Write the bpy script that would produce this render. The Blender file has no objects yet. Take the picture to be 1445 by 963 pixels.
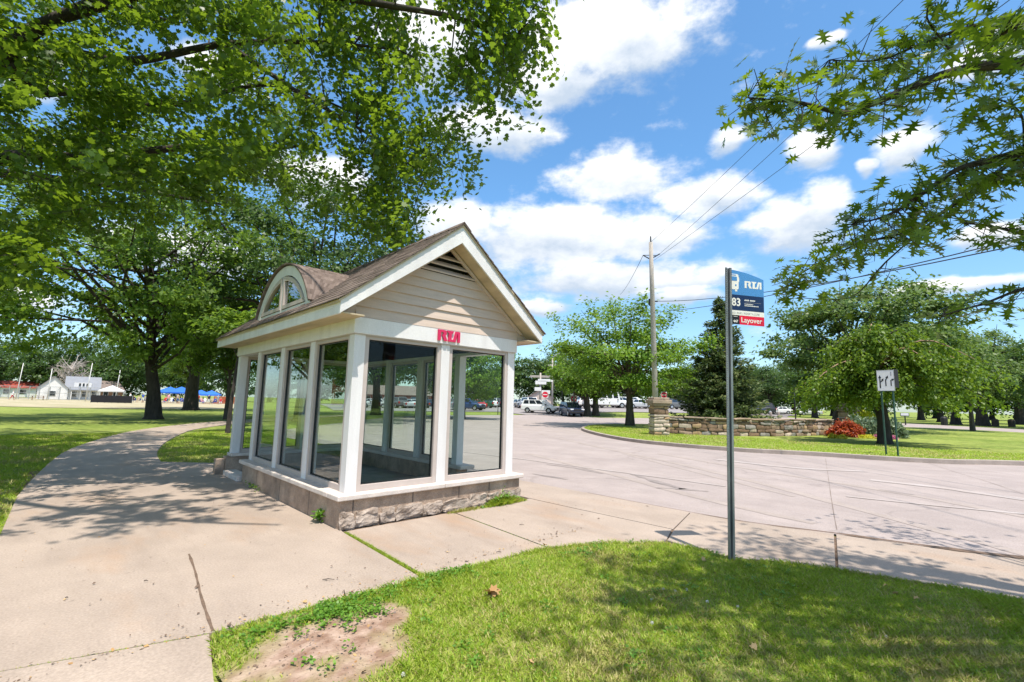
import bpy, bmesh, math, random
import numpy as np
from mathutils import Vector, Matrix, noise as mnoise

rng = np.random.default_rng(7)
random.seed(7)
scn = bpy.context.scene
COL = scn.collection
PI = math.pi

# ------------------------------------------------------------------ camera frame (metres; shelter corner post at the origin)
CAM = np.array([-2.7297, -5.8622, 1.6])
RX = np.array([0.72090, -0.69266, 0.02277])
UP = np.array([-0.10647, -0.07823, 0.99123])
FW = np.array([0.68481, 0.71701, 0.13014])
FOC = 660.7
HF = np.array([0.6904, 0.7234]); HR = np.array([0.7234, -0.6904])
SUNV = np.array([-0.13, -0.37, 1.0]); SUNV /= np.linalg.norm(SUNV)

def ray(px, py):
    return FW + RX * (px - 722.5) / FOC - UP * (py - 481.5) / FOC
def at(px, py, d):
    return CAM + d * ray(px, py)
def hgt(x, y):
    x = np.asarray(x, float); y = np.asarray(y, float)
    dx = x - CAM[0]; dy = y - CAM[1]
    u = dx * HF[0] + dy * HF[1]; w = dx * HR[0] + dy * HR[1]
    px = 722 + 661 * w / np.maximum(u, 1)
    A = np.interp(px, [300, 530, 660, 760, 875, 1000, 1200], [0, .25, .42, .85, 1.2, 1.0, 0])
    t = np.clip((u - 56) / 24, 0, 1)
    return A * t * t * (3 - 2 * t)
def gz(px, py, z=0.0):
    d = ray(px, py); t = (z - CAM[2]) / d[2]
    return CAM + t * d
def gd(px, d):
    """ground point in the direction of column px at forward distance d"""
    h = 0.0
    for _ in range(4):
        a = (px - 722.5) / FOC
        b = ((CAM[2] - h) / d + FW[2] + RX[2] * a) / UP[2]
        p = CAM + d * (FW + RX * a - UP * b)
        h = float(hgt(p[0], p[1]))
    return np.array([p[0], p[1], h])

def vnoise(x, y, s, seed=0):
    x = np.asarray(x) * s + seed * 17.3; y = np.asarray(y) * s - seed * 9.1
    xi = np.floor(x).astype(int); yi = np.floor(y).astype(int)
    fx = x - xi; fy = y - yi
    fx = fx * fx * (3 - 2 * fx); fy = fy * fy * (3 - 2 * fy)
    def hsh(a, b):
        n = (a * 374761393 + b * 668265263 + seed * 1274126177) & 0x7fffffff
        n = ((n ^ (n >> 13)) * 1274126177) & 0x7fffffff
        return ((n ^ (n >> 16)) & 0xffff) / 65535.0
    return (hsh(xi, yi) * (1 - fx) + hsh(xi + 1, yi) * fx) * (1 - fy) + (hsh(xi, yi + 1) * (1 - fx) + hsh(xi + 1, yi + 1) * fx) * fy
def fbm(x, y, s, seed=0):
    return .5 * vnoise(x, y, s, seed) + .3 * vnoise(x, y, s * 2.1, seed + 1) + .2 * vnoise(x, y, s * 4.3, seed + 2)

# ------------------------------------------------------------------ materials
def new_mat(name):
    m = bpy.data.materials.new(name); m.use_nodes = True
    nt = m.node_tree; b = nt.nodes['Principled BSDF']
    return m, nt, b
def N(nt, t, **kw):
    n = nt.nodes.new(t)
    for k, v in kw.items(): setattr(n, k, v)
    return n
def setc(sock, c): sock.default_value = (c[0], c[1], c[2], 1)
def pmat(name, col, rough=.6, var=.18, scale=6, bump=0, bscale=60, metal=0, spec=.4, col2=None, coat=0, stretch=None, fine=0):
    m, nt, b = new_mat(name); L = nt.links
    tc = N(nt, 'ShaderNodeTexCoord'); src = tc.outputs['Object']
    if stretch:
        mp = N(nt, 'ShaderNodeMapping'); mp.inputs['Scale'].default_value = stretch
        L.new(src, mp.inputs[0]); src = mp.outputs[0]
    n = N(nt, 'ShaderNodeTexNoise'); n.inputs['Scale'].default_value = scale; n.inputs['Detail'].default_value = 6; n.inputs['Roughness'].default_value = .65
    L.new(src, n.inputs['Vector'])
    r = N(nt, 'ShaderNodeValToRGB')
    c1 = [max(0, c * (1 - var)) for c in col]; c2 = col2 or [min(1, c * (1 + var)) for c in col]
    r.color_ramp.elements[0].position = .3; r.color_ramp.elements[1].position = .7
    r.color_ramp.elements[0].color = (*c1, 1); r.color_ramp.elements[1].color = (*c2, 1)
    L.new(n.outputs[0], r.inputs[0])
    out = r.outputs[0]
    if fine:
        n3 = N(nt, 'ShaderNodeTexNoise'); n3.inputs['Scale'].default_value = scale * 30; n3.inputs['Detail'].default_value = 3
        L.new(tc.outputs['Object'], n3.inputs['Vector'])
        mr = N(nt, 'ShaderNodeMapRange'); mr.inputs[1].default_value = .3; mr.inputs[2].default_value = .7; mr.inputs[3].default_value = 1 - fine; mr.inputs[4].default_value = 1 + fine
        L.new(n3.outputs[0], mr.inputs[0])
        mx = N(nt, 'ShaderNodeVectorMath', operation='SCALE'); L.new(out, mx.inputs[0]); L.new(mr.outputs[0], mx.inputs['Scale']); out = mx.outputs[0]
    L.new(out, b.inputs['Base Color'])
    b.inputs['Roughness'].default_value = rough; b.inputs['Metallic'].default_value = metal
    b.inputs['Specular IOR Level'].default_value = spec; b.inputs['Coat Weight'].default_value = coat
    if bump:
        n2 = N(nt, 'ShaderNodeTexNoise'); n2.inputs['Scale'].default_value = bscale; n2.inputs['Detail'].default_value = 5
        L.new(tc.outputs['Object'], n2.inputs['Vector'])
        bp = N(nt, 'ShaderNodeBump'); bp.inputs['Strength'].default_value = bump; bp.inputs['Distance'].default_value = .02
        L.new(n2.outputs[0], bp.inputs['Height']); L.new(bp.outputs[0], b.inputs['Normal'])
    return m
def leaf_mat(name, cols, trans, tw=.4, rough=.45, spec=.35):
    """foliage: colour varies leaf by leaf (random per island)"""
    m, nt, b = new_mat(name); L = nt.links
    g = N(nt, 'ShaderNodeNewGeometry')
    r = N(nt, 'ShaderNodeValToRGB'); cr = r.color_ramp
    while len(cr.elements) < len(cols): cr.elements.new(.5)
    for i, c in enumerate(cols):
        cr.elements[i].position = i / (len(cols) - 1); cr.elements[i].color = (*c, 1)
    L.new(g.outputs['Random Per Island'], r.inputs[0]); L.new(r.outputs[0], b.inputs['Base Color'])
    b.inputs['Roughness'].default_value = rough; b.inputs['Specular IOR Level'].default_value = spec
    t = N(nt, 'ShaderNodeBsdfTranslucent')
    mixc = N(nt, 'ShaderNodeMix', data_type='RGBA'); mixc.inputs[0].default_value = .6
    L.new(r.outputs[0], mixc.inputs[6]); mixc.inputs[7].default_value = (*trans, 1); L.new(mixc.outputs[2], t.inputs['Color'])
    ms = N(nt, 'ShaderNodeMixShader'); ms.inputs[0].default_value = tw
    L.new(b.outputs[0], ms.inputs[1]); L.new(t.outputs[0], ms.inputs[2])
    L.new(ms.outputs[0], nt.nodes['Material Output'].inputs['Surface'])
    return m
def glass_mat(name, tint=(.82, .88, .86), ior=1.5, boost=1.0):
    m, nt, b = new_mat(name); L = nt.links; nt.nodes.remove(b)
    t = N(nt, 'ShaderNodeBsdfTransparent'); setc(t.inputs[0], tint)
    g = N(nt, 'ShaderNodeBsdfGlossy'); g.inputs['Roughness'].default_value = .0; setc(g.inputs[0], (.95, .97, 1))
    f = N(nt, 'ShaderNodeLayerWeight'); f.inputs[0].default_value = .5
    pw = N(nt, 'ShaderNodeMath', operation='POWER'); pw.inputs[1].default_value = 5; L.new(f.outputs['Facing'], pw.inputs[0])
    mm = N(nt, 'ShaderNodeMath', operation='MULTIPLY_ADD', use_clamp=True); mm.inputs[1].default_value = 1.3 * boost; mm.inputs[2].default_value = .008 * boost
    L.new(pw.outputs[0], mm.inputs[0])
    ms = N(nt, 'ShaderNodeMixShader'); L.new(mm.outputs[0], ms.inputs[0]); L.new(t.outputs[0], ms.inputs[1]); L.new(g.outputs[0], ms.inputs[2])
    L.new(ms.outputs[0], nt.nodes['Material Output'].inputs['Surface'])
    return m

M = {}
M['white'] = pmat('white_paint', (.725, .69, .685), .6, .10, 2.2, .12, 55, col2=(.79, .765, .765), fine=.05, stretch=(1.6, 1.6, .35))
M['trim'] = pmat('taupe_trim', (.50, .425, .39), .55, .07, 4)
M['siding'] = pmat('beige_siding', (.55, .436, .368), .65, .09, 3, .10, 60, stretch=(1, 1, 8), fine=.05)
M['soffit'] = pmat('tan_soffit', (.50, .40, .27), .7, .2, 2.5, fine=.05, stretch=(3, .6, 1))
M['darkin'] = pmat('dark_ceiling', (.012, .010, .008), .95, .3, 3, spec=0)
M['sill'] = pmat('sill_stone', (.62, .54, .49), .75, .13, 5, .25, 80, fine=.1)
M['basecon'] = pmat('brown_concrete', (.36, .265, .20), .9, .38, 3.2, .9, 18, fine=.25)
M['rubble'] = pmat('pale_rubble', (.27, .195, .145), .9, .3, 7, .8, 30, col2=(.52, .43, .365), fine=.15)
M['glass'] = glass_mat('shelter_glass', (.86, .91, .89), 1.5, 1.25)
M['red'] = pmat('red_letters', (.62, .015, .09), .35, .1, 3, spec=.5)
M['floor'] = pmat('shelter_floor', (.30, .26, .24), .8, .2, 3)
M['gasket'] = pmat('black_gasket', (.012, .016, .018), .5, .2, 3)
M['steel'] = pmat('galvanised_steel', (.33, .335, .35), .42, .25, 14, .1, 60, metal=.75, stretch=(1, 1, .3))
M['hole'] = pmat('hole_dark', (.02, .02, .03), .8, .1, 3)
M['signblue'] = pmat('sign_blue', (.075, .26, .60), .4, .04, 4)
M['signnavy'] = pmat('sign_navy', (.008, .028, .10), .4, .1, 4)
M['signwhite'] = pmat('sign_white', (.80, .79, .78), .4, .03, 4)
M['signred'] = pmat('sign_red', (.70, .012, .05), .4, .05, 4)
M['signblack'] = pmat('sign_black', (.012, .013, .018), .45, .1, 4)
M['signgrey'] = pmat('sign_grey_ink', (.40, .40, .42), .5, .05, 4)
M['greenpost'] = pmat('green_post', (.03, .085, .06), .5, .25, 8)
M['bark'] = pmat('bark', (.085, .068, .052), .95, .5, 7, 1.0, 14, stretch=(1, 1, .25))
M['barkdark'] = pmat('bark_dark', (.045, .036, .030), .95, .5, 7, 1.0, 14, stretch=(1, 1, .25))
M['twig'] = pmat('pinkish_twig', (.34, .21, .15), .9, .25, 9)
M['polewood'] = pmat('weathered_pole', (.42, .37, .33), .9, .22, 5, .4, 20, stretch=(6, 6, .3), fine=.1)
M['wire'] = pmat('wire', (.03, .03, .035), .6, .1, 2)
M['stone'] = pmat('wall_stone', (.30, .215, .155), .92, .4, 3.2, .7, 14, fine=.2)
M['stone2'] = pmat('wall_stone_pale', (.48, .39, .31), .92, .25, 4, .7, 14, fine=.2)
M['stone3'] = pmat('wall_stone_brown', (.21, .135, .09), .92, .35, 3.2, .7, 14, fine=.2)
M['stone4'] = pmat('wall_stone_grey', (.30, .27, .25), .92, .3, 3.2, .7, 14, fine=.2)
M['stone5'] = pmat('wall_stone_ochre', (.40, .27, .155), .92, .3, 3.2, .7, 14, fine=.2)
M['tyremark'] = pmat('tyre_mark', (.325, .268, .242), .8, .12, 1.5, col2=(.375, .31, .28), fine=.1)
M['smear'] = pmat('road_smear', (.235, .20, .19), .8, .25, 2.2, col2=(.33, .275, .255), fine=.12)
M['mortar'] = pmat('mortar', (.12, .095, .08), .95, .3, 6)
M['capstone'] = pmat('capstone', (.33, .25, .185), .9, .3, 3, .5, 20, fine=.15)
M['curb'] = pmat('curb_concrete', (.33, .275, .24), .85, .2, 2, .3, 40, fine=.1)
M['jointdark'] = pmat('joint_filler', (.19, .145, .12), .9, .3, 9)
M['soil'] = pmat('soil', (.15, .10, .07), .95, .35, 9, .6, 50, fine=.2)
M['paint'] = pmat('worn_lane_paint', (.365, .30, .272), .8, .03, 1.3, col2=(.425, .375, .36), fine=.12)
M['infield'] = pmat('infield_dirt', (.33, .30, .15), .95, .2, .25, col2=(.48, .40, .28), fine=.1)
M['metalroof'] = pmat('grey_metal_roof', (.20, .21, .235), .5, .1, 1)
M['housewhite'] = pmat('white_house_wall', (.70, .68, .66), .7, .05, 1)
M['redroof'] = pmat('red_metal_roof', (.30, .05, .03), .6, .15, 1)
M['brownroof'] = pmat('brown_shingle_roof', (.20, .155, .135), .9, .25, 2)
M['brick'] = pmat('red_brick_wall', (.26, .075, .05), .85, .2, 1.5)
M['windowdark'] = pmat('dark_window', (.02, .025, .03), .1, .2, 2, spec=.8)
M['fence'] = pmat('fence_steel', (.30, .31, .31), .6, .15, 3)
M['lightpole'] = pmat('pale_steel_pole', (.62, .60, .58), .5, .1, 2)
M['blackpole'] = pmat('black_pole', (.012, .013, .014), .5, .1, 2)
M['blackfab'] = pmat('black_fabric', (.012, .012, .016), .9, .2, 2)
M['tentblue'] = pmat('blue_canopy', (.02, .13, .55), .7, .15, 1)
M['tentwhite'] = pmat('white_canopy', (.55, .54, .53), .7, .05, 1)
M['wood'] = pmat('brown_wood', (.24, .13, .07), .8, .3, 4)
M['redfence'] = pmat('red_board_fence', (.33, .055, .03), .8, .2, 2)
M['tyre'] = pmat('tyre', (.012, .012, .013), .85, .2, 6)
M['rim'] = pmat('rim', (.55, .55, .57), .35, .1, 4, metal=.8)
M['carglass'] = pmat('car_glass', (.018, .024, .032), .06, .2, 2, spec=.9)
M['lamp'] = pmat('headlamp', (.75, .76, .78), .15, .05, 3, spec=.8)
M['taillamp'] = pmat('taillamp', (.45, .01, .01), .2, .1, 3)
M['plastic'] = pmat('black_plastic', (.02, .02, .022), .6, .2, 4)
for k, c in dict(white=(.78, .78, .78), black=(.010, .011, .02), silver=(.46, .47, .49), red=(.38, .02, .02), green=(.02, .07, .045), blue=(.02, .05, .16), grey=(.12, .125, .135), tan=(.42, .36, .27), darkblue=(.012, .02, .06)).items():
    M['car_' + k] = pmat('car_paint_' + k, c, .28, .04, 2, spec=.5, coat=.6)
M['deadleaf'] = leaf_mat('dead_leaf', [(.40, .22, .08), (.55, .38, .18), (.34, .17, .06)], (.5, .3, .1), .15, .7)
M['skin'] = pmat('skin', (.50, .30, .22), .6, .1, 5)
for k, c in dict(white=(.75, .75, .75), red=(.5, .04, .05), blue=(.04, .09, .35), black=(.02, .02, .03), tan=(.45, .36, .26), grey=(.3, .3, .32), pink=(.65, .3, .35)).items():
    M['cloth_' + k] = pmat('cloth_' + k, c, .85, .1, 5)
M['hair'] = pmat('hair', (.05, .03, .02), .7, .2, 8)

# foliage
M['lf_big'] = leaf_mat('leaf_big_tree', [(.026, .060, .009), (.055, .115, .014), (.115, .195, .022), (.032, .075, .011), (.075, .145, .02), (.02, .05, .008)], (.38, .56, .025), .46, .42, .4)
M['lf_mid'] = leaf_mat('leaf_mid_tree', [(.05, .11, .015), (.10, .18, .027), (.15, .23, .04)], (.36, .54, .04), .46)
M['lf_isl'] = leaf_mat('leaf_island_tree', [(.055, .13, .012), (.12, .225, .022), (.17, .28, .03)], (.38, .58, .04), .42)
M['lf_dark'] = leaf_mat('leaf_dark_tree', [(.032, .075, .018), (.06, .115, .027), (.09, .145, .04)], (.18, .30, .04), .38)
M['lf_right'] = leaf_mat('leaf_linden', [(.05, .105, .022), (.11, .18, .045), (.19, .25, .09)], (.28, .42, .06), .38)
M['lf_weep'] = leaf_mat('leaf_weeping', [(.045, .095, .010), (.10, .175, .016), (.19, .275, .03)], (.36, .52, .03), .4)
M['lf_oak'] = leaf_mat('leaf_oak', [(.024, .062, .008), (.05, .105, .012), (.095, .17, .016), (.035, .08, .01)], (.34, .50, .015), .44, .35, .5)
M['lf_spruce'] = leaf_mat('needle_spruce', [(.045, .08, .035), (.11, .155, .06), (.24, .26, .10)], (.16, .24, .06), .3)
M['lf_grey'] = leaf_mat('leaf_sage', [(.16, .23, .14), (.24, .31, .20), (.32, .38, .27)], (.3, .4, .2), .25)
M['lf_red'] = leaf_mat('leaf_barberry', [(.20, .018, .010), (.36, .05, .014), (.48, .11, .02)], (.5, .1, .02), .3)
M['lf_yellow'] = leaf_mat('leaf_yellow', [(.50, .46, .02), (.66, .60, .03), (.42, .46, .03)], (.6, .6, .03), .3)
M['lf_pink'] = leaf_mat('petal_pink', [(.65, .09, .28), (.75, .25, .45), (.1, .2, .05)], (.6, .2, .3), .25)
M['grass'] = leaf_mat('grass_blade', [(.15, .275, .016), (.26, .40, .03), (.36, .47, .05), (.48, .50, .11)], (.52, .68, .06), .40, .5, .3)
M['grassyel'] = leaf_mat('grass_blade_dry', [(.36, .38, .09), (.48, .43, .15), (.56, .48, .23)], (.4, .38, .12), .3, .5, .3)
M['weed'] = leaf_mat('weed_leaf', [(.06, .16, .014), (.11, .25, .022), (.19, .33, .04)], (.30, .52, .04), .34, .45, .4)
M['clover'] = leaf_mat('clover_flower', [(.75, .75, .7), (.8, .78, .74), (.72, .66, .6)], (.7, .7, .7), .2)

def ground_mat():
    m, nt, b = new_mat('lawn_ground'); L = nt.links
    tc = N(nt, 'ShaderNodeTexCoord')
    def nz(s, d=5):
        n = N(nt, 'ShaderNodeTexNoise'); n.inputs['Scale'].default_value = s; n.inputs['Detail'].default_value = d; n.inputs['Roughness'].default_value = .65
        L.new(tc.outputs['Object'], n.inputs['Vector']); return n.outputs[0]
    r1 = N(nt, 'ShaderNodeValToRGB'); e = r1.color_ramp.elements
    e[0].position = .32; e[0].color = (.15, .215, .038, 1); e[1].position = .68; e[1].color = (.28, .325, .085, 1)
    L.new(nz(.22), r1.inputs[0])
    r2 = N(nt, 'ShaderNodeValToRGB'); e = r2.color_ramp.elements
    e[0].position = .3; e[0].color = (.55, .55, .5, 1); e[1].position = .7; e[1].color = (1.35, 1.3, 1.25, 1)
    L.new(nz(3.5, 8), r2.inputs[0])
    mx = N(nt, 'ShaderNodeMix', data_type='RGBA', blend_type='MULTIPLY'); mx.inputs[0].default_value = 1
    L.new(r1.outputs[0], mx.inputs[6]); L.new(r2.outputs[0], mx.inputs[7])
    L.new(mx.outputs[2], b.inputs['Base Color']); b.inputs['Roughness'].default_value = .9; b.inputs['Specular IOR Level'].default_value = .15
    bp = N(nt, 'ShaderNodeBump'); bp.inputs['Strength'].default_value = .8; bp.inputs['Distance'].default_value = .05
    L.new(nz(14, 6), bp.inputs['Height']); L.new(bp.outputs[0], b.inputs['Normal'])
    return m
M['ground'] = ground_mat()

def concrete_mat(name, base, stain, streak=(1, 1, 1), rust=0.0, crack=0.0):
    m, nt, b = new_mat(name); L = nt.links
    tc = N(nt, 'ShaderNodeTexCoord')
    def nz(s, d=6, st=None, ro=.6):
        n = N(nt, 'ShaderNodeTexNoise'); n.inputs['Scale'].default_value = s; n.inputs['Detail'].default_value = d; n.inputs['Roughness'].default_value = ro
        if st:
            mp = N(nt, 'ShaderNodeMapping'); mp.inputs['Scale'].default_value = st; L.new(tc.outputs['Object'], mp.inputs[0]); L.new(mp.outputs[0], n.inputs['Vector'])
        else: L.new(tc.outputs['Object'], n.inputs['Vector'])
        return n.outputs[0]
    def ramp(f, p0, c0, p1, c1):
        r = N(nt, 'ShaderNodeValToRGB'); e = r.color_ramp.elements
        e[0].position = p0; e[0].color = (*c0, 1); e[1].position = p1; e[1].color = (*c1, 1); L.new(f, r.inputs[0]); return r.outputs[0]
    def mix(a, c, fac, mode='MIX'):
        x = N(nt, 'ShaderNodeMix', data_type='RGBA', blend_type=mode)
        if isinstance(fac, (int, float)): x.inputs[0].default_value = fac
        else: L.new(fac, x.inputs[0])
        for s, v in ((6, a), (7, c)):
            if isinstance(v, tuple): x.inputs[s].default_value = (*v, 1)
            else: L.new(v, x.inputs[s])
        return x.outputs[2]
    col = ramp(nz(1.1, 8), .3, tuple(c * .86 for c in base), .7, tuple(c * 1.08 for c in base))
    col = mix(col, stain, ramp(nz(1.0, 8, streak, .68), .48, (0, 0, 0), .74, (.85, .85, .85)))
    if rust:
        col = mix(col, (base[0] * .98, base[1] * .78, base[2] * .60), ramp(nz(.9, 5, (1.2, .5, 1)), .55, (0, 0, 0), .75, (rust,) * 3))
    col = mix(col, ramp(nz(60, 4), .3, (.82, .82, .82), .7, (1.14, 1.14, 1.14)), 1.0, 'MULTIPLY')
    col = mix(col, tuple(c * .45 for c in base), ramp(nz(13, 2, None, .5), .70, (0, 0, 0), .76, (.55,) * 3))
    if crack:
        v = N(nt, 'ShaderNodeTexVoronoi', feature='DISTANCE_TO_EDGE'); v.inputs['Scale'].default_value = .16
        w = N(nt, 'ShaderNodeTexNoise'); w.inputs['Scale'].default_value = .9; w.inputs['Detail'].default_value = 5
        L.new(tc.outputs['Object'], w.inputs['Vector'])
        va = N(nt, 'ShaderNodeVectorMath', operation='MULTIPLY_ADD'); va.inputs[1].default_value = (1.6, 1.6, 0); L.new(w.outputs['Color'], va.inputs[0]); L.new(tc.outputs['Object'], va.inputs[2])
        L.new(va.outputs[0], v.inputs['Vector'])
        col = mix(col, tuple(c * .42 for c in base), ramp(v.outputs['Distance'], .001, (crack,) * 3, .006, (0, 0, 0)))
    L.new(col, b.inputs['Base Color']); b.inputs['Roughness'].default_value = .82; b.inputs['Specular IOR Level'].default_value = .3
    bp = N(nt, 'ShaderNodeBump'); bp.inputs['Strength'].default_value = .25; bp.inputs['Distance'].default_value = .01
    L.new(nz(45, 6), bp.inputs['Height']); L.new(bp.outputs[0], b.inputs['Normal'])
    return m
M['concrete'] = concrete_mat('sidewalk_concrete', (.382, .306, .252), (.275, .216, .177), (1.2, .35, 1), rust=.6)
M['road'] = concrete_mat('road_concrete', (.355, .296, .277), (.285, .237, .222), (.9, .16, 1), crack=.3)
M['lot'] = concrete_mat('lot_asphalt', (.28, .25, .245), (.22, .20, .195), (.3, .3, 1))

def shingle_mat():
    m, nt, b = new_mat('roof_shingles'); L = nt.links
    g = N(nt, 'ShaderNodeNewGeometry'); tc = N(nt, 'ShaderNodeTexCoord')
    n = N(nt, 'ShaderNodeTexNoise'); n.inputs['Scale'].default_value = 5; n.inputs['Detail'].default_value = 6; L.new(tc.outputs['Object'], n.inputs['Vector'])
    a = N(nt, 'ShaderNodeMath', operation='ADD'); L.new(g.outputs['Random Per Island'], a.inputs[0]); L.new(n.outputs[0], a.inputs[1])
    mu = N(nt, 'ShaderNodeMath', operation='MULTIPLY'); mu.inputs[1].default_value = .5; L.new(a.outputs[0], mu.inputs[0])
    r = N(nt, 'ShaderNodeValToRGB'); e = r.color_ramp.elements
    e[0].position = .15; e[0].color = (.095, .07, .06, 1); e[1].position = .85; e[1].color = (.235, .18, .155, 1)
    L.new(mu.outputs[0], r.inputs[0]); L.new(r.outputs[0], b.inputs['Base Color']); b.inputs['Roughness'].default_value = .92; b.inputs['Specular IOR Level'].default_value = .2
    n2 = N(nt, 'ShaderNodeTexNoise'); n2.inputs['Scale'].default_value = 160; L.new(tc.outputs['Object'], n2.inputs['Vector'])
    bp = N(nt, 'ShaderNodeBump'); bp.inputs['Strength'].default_value = .4; bp.inputs['Distance'].default_value = .01; L.new(n2.outputs[0], bp.inputs['Height']); L.new(bp.outputs[0], b.inputs['Normal'])
    return m
M['shingle'] = shingle_mat()

# ------------------------------------------------------------------ object helpers
def link(o, parent=None):
    COL.objects.link(o)
    if parent is not None: o.parent = parent
    return o
def tag(o, label=None, cat=None, group=None, kind=None):
    if label: o['label'] = label
    if cat: o['category'] = cat
    if group: o['group'] = group
    if kind: o['kind'] = kind
    return o
def empty(name, loc=(0, 0, 0), rz=0, label=None, cat=None, group=None):
    o = bpy.data.objects.new(name, None); o.empty_display_size = .2
    link(o); o.location = tuple(float(v) for v in loc); o.rotation_euler = (0, 0, rz)
    return tag(o, label, cat, group)

class MB:
    def __init__(s): s.v = []; s.f = []; s.m = []
    def quad(s, pts, mi=0):
        b = len(s.v); s.v += [tuple(map(float, p)) for p in pts]; s.f.append(tuple(range(b, b + len(pts)))); s.m.append(mi)
    def box(s, x0, x1, y0, y1, z0, z1, mi=0):
        b = len(s.v)
        s.v += [(x0, y0, z0), (x1, y0, z0), (x1, y1, z0), (x0, y1, z0), (x0, y0, z1), (x1, y0, z1), (x1, y1, z1), (x0, y1, z1)]
        for f in ((3, 2, 1, 0), (4, 5, 6, 7), (0, 1, 5, 4), (1, 2, 6, 5), (2, 3, 7, 6), (3, 0, 4, 7)):
            s.f.append(tuple(b + i for i in f)); s.m.append(mi)
    def prism(s, poly, fn0, fn1, mi=0):
        """poly of 2D points; fn0/fn1 map (a,b) to the 3D near and far outline"""
        b = len(s.v); n = len(poly)
        s.v += [tuple(map(float, fn0(*p))) for p in poly] + [tuple(map(float, fn1(*p))) for p in poly]
        s.f.append(tuple(range(b, b + n))); s.m.append(mi)
        s.f.append(tuple(range(b + 2 * n - 1, b + n - 1, -1))); s.m.append(mi)
        for i in range(n):
            j = (i + 1) % n
            s.f.append((b + j, b + i, b + n + i, b + n + j)); s.m.append(mi)
    def xprism(s, poly, x0, x1, mi=0): s.prism(poly, lambda a, c: (x0, a, c), lambda a, c: (x1, a, c), mi)
    def yprism(s, poly, y0, y1, mi=0): s.prism(poly, lambda a, c: (a, y0, c), lambda a, c: (a, y1, c), mi)
    def zprism(s, poly, z0, z1, mi=0): s.prism(poly, lambda a, c: (a, c, z0), lambda a, c: (a, c, z1), mi)
    def tube(s, path, rad, seg=8, mi=0, cap=True):
        path = [np.array(p, float) for p in path]; n = len(path); b = len(s.v)
        ref = np.array([.31, .17, .93])
        for i, p in enumerate(path):
            t = path[min(i + 1, n - 1)] - path[max(i - 1, 0)]; t /= (np.linalg.norm(t) + 1e-9)
            a = np.cross(t, ref)
            if np.linalg.norm(a) < .1: a = np.cross(t, np.array([1., 0, 0]))
            a /= np.linalg.norm(a); c = np.cross(t, a); r = rad[i] if hasattr(rad, '__len__') else rad
            for k in range(seg):
                w = 2 * PI * k / seg; s.v.append(tuple(p + r * (math.cos(w) * a + math.sin(w) * c)))
        for i in range(n - 1):
            for k in range(seg):
                k2 = (k + 1) % seg
                s.f.append((b + i * seg + k, b + i * seg + k2, b + (i + 1) * seg + k2, b + (i + 1) * seg + k)); s.m.append(mi)
        if cap:
            s.f.append(tuple(b + k for k in range(seg - 1, -1, -1))); s.m.append(mi)
            s.f.append(tuple(b + (n - 1) * seg + k for k in range(seg))); s.m.append(mi)
    def lathe(s, prof, c, seg=16, mi=0, axis='z'):
        pts = []
        b = len(s.v)
        for r, z in prof:
            for k in range(seg):
                w = 2 * PI * k / seg
                if axis == 'z': s.v.append((c[0] + r * math.cos(w), c[1] + r * math.sin(w), c[2] + z))
                else: s.v.append((c[0] + r * math.cos(w), c[1] + z, c[2] + r * math.sin(w)))
        for i in range(len(prof) - 1):
            for k in range(seg):
                k2 = (k + 1) % seg
                s.f.append((b + i * seg + k, b + i * seg + k2, b + (i + 1) * seg + k2, b + (i + 1) * seg + k)); s.m.append(mi)
        s.f.append(tuple(b + k for k in range(seg - 1, -1, -1))); s.m.append(mi)
        s.f.append(tuple(b + (len(prof) - 1) * seg + k for k in range(seg))); s.m.append(mi)
    def xform(s, fn): s.v = [tuple(map(float, fn(np.array(p)))) for p in s.v]; return s
    def build(s, name, mats, parent=None, smooth=False, bevel=0, label=None):
        me = bpy.data.meshes.new(name); me.from_pydata(s.v, [], s.f)
        if not isinstance(mats, (list, tuple)): mats = [mats]
        for m in mats: me.materials.append(m)
        me.polygons.foreach_set('material_index', s.m)
        bm = bmesh.new(); bm.from_mesh(me); bmesh.ops.recalc_face_normals(bm, faces=bm.faces); bm.to_mesh(me); bm.free()
        if smooth: me.polygons.foreach_set('use_smooth', [True] * len(me.polygons))
        me.update()
        o = bpy.data.objects.new(name, me); link(o, parent)
        if bevel:
            bv = o.modifiers.new('bevel', 'BEVEL'); bv.width = bevel; bv.segments = 2; bv.limit_method = 'ANGLE'
        if label: o['label'] = label
        return o

def blades(name, pos, nrm, tip, size, tmpl, mats, parent=None, mi=None, width=None):
    """many small one-face leaves in one mesh: pos, normal, tip direction, size"""
    n = len(pos); K = len(tmpl)
    tip = tip - nrm * np.sum(tip * nrm, 1, keepdims=True)
    tip /= (np.linalg.norm(tip, axis=1, keepdims=True) + 1e-9)
    side = np.cross(tip, nrm)
    T = np.asarray(tmpl, float); S = np.asarray(size)[:, None, None]
    Wd = S if width is None else np.asarray(width)[:, None, None]
    V = pos[:, None, :] + T[None, :, 0:1] * side[:, None, :] * Wd + T[None, :, 1:2] * tip[:, None, :] * S + T[None, :, 2:3] * nrm[:, None, :] * S
    me = bpy.data.meshes.new(name)
    me.vertices.add(n * K); me.vertices.foreach_set('co', V.astype(np.float32).ravel())
    me.loops.add(n * K); me.loops.foreach_set('vertex_index', np.arange(n * K, dtype=np.int32))
    me.polygons.add(n); me.polygons.foreach_set('loop_start', np.arange(n, dtype=np.int32) * K)
    if not isinstance(mats, (list, tuple)): mats = [mats]
    for m in mats: me.materials.append(m)
    if mi is not None: me.polygons.foreach_set('material_index', np.asarray(mi, np.int32))
    me.update(calc_edges=True)
    return link(bpy.data.objects.new(name, me), parent)

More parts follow.
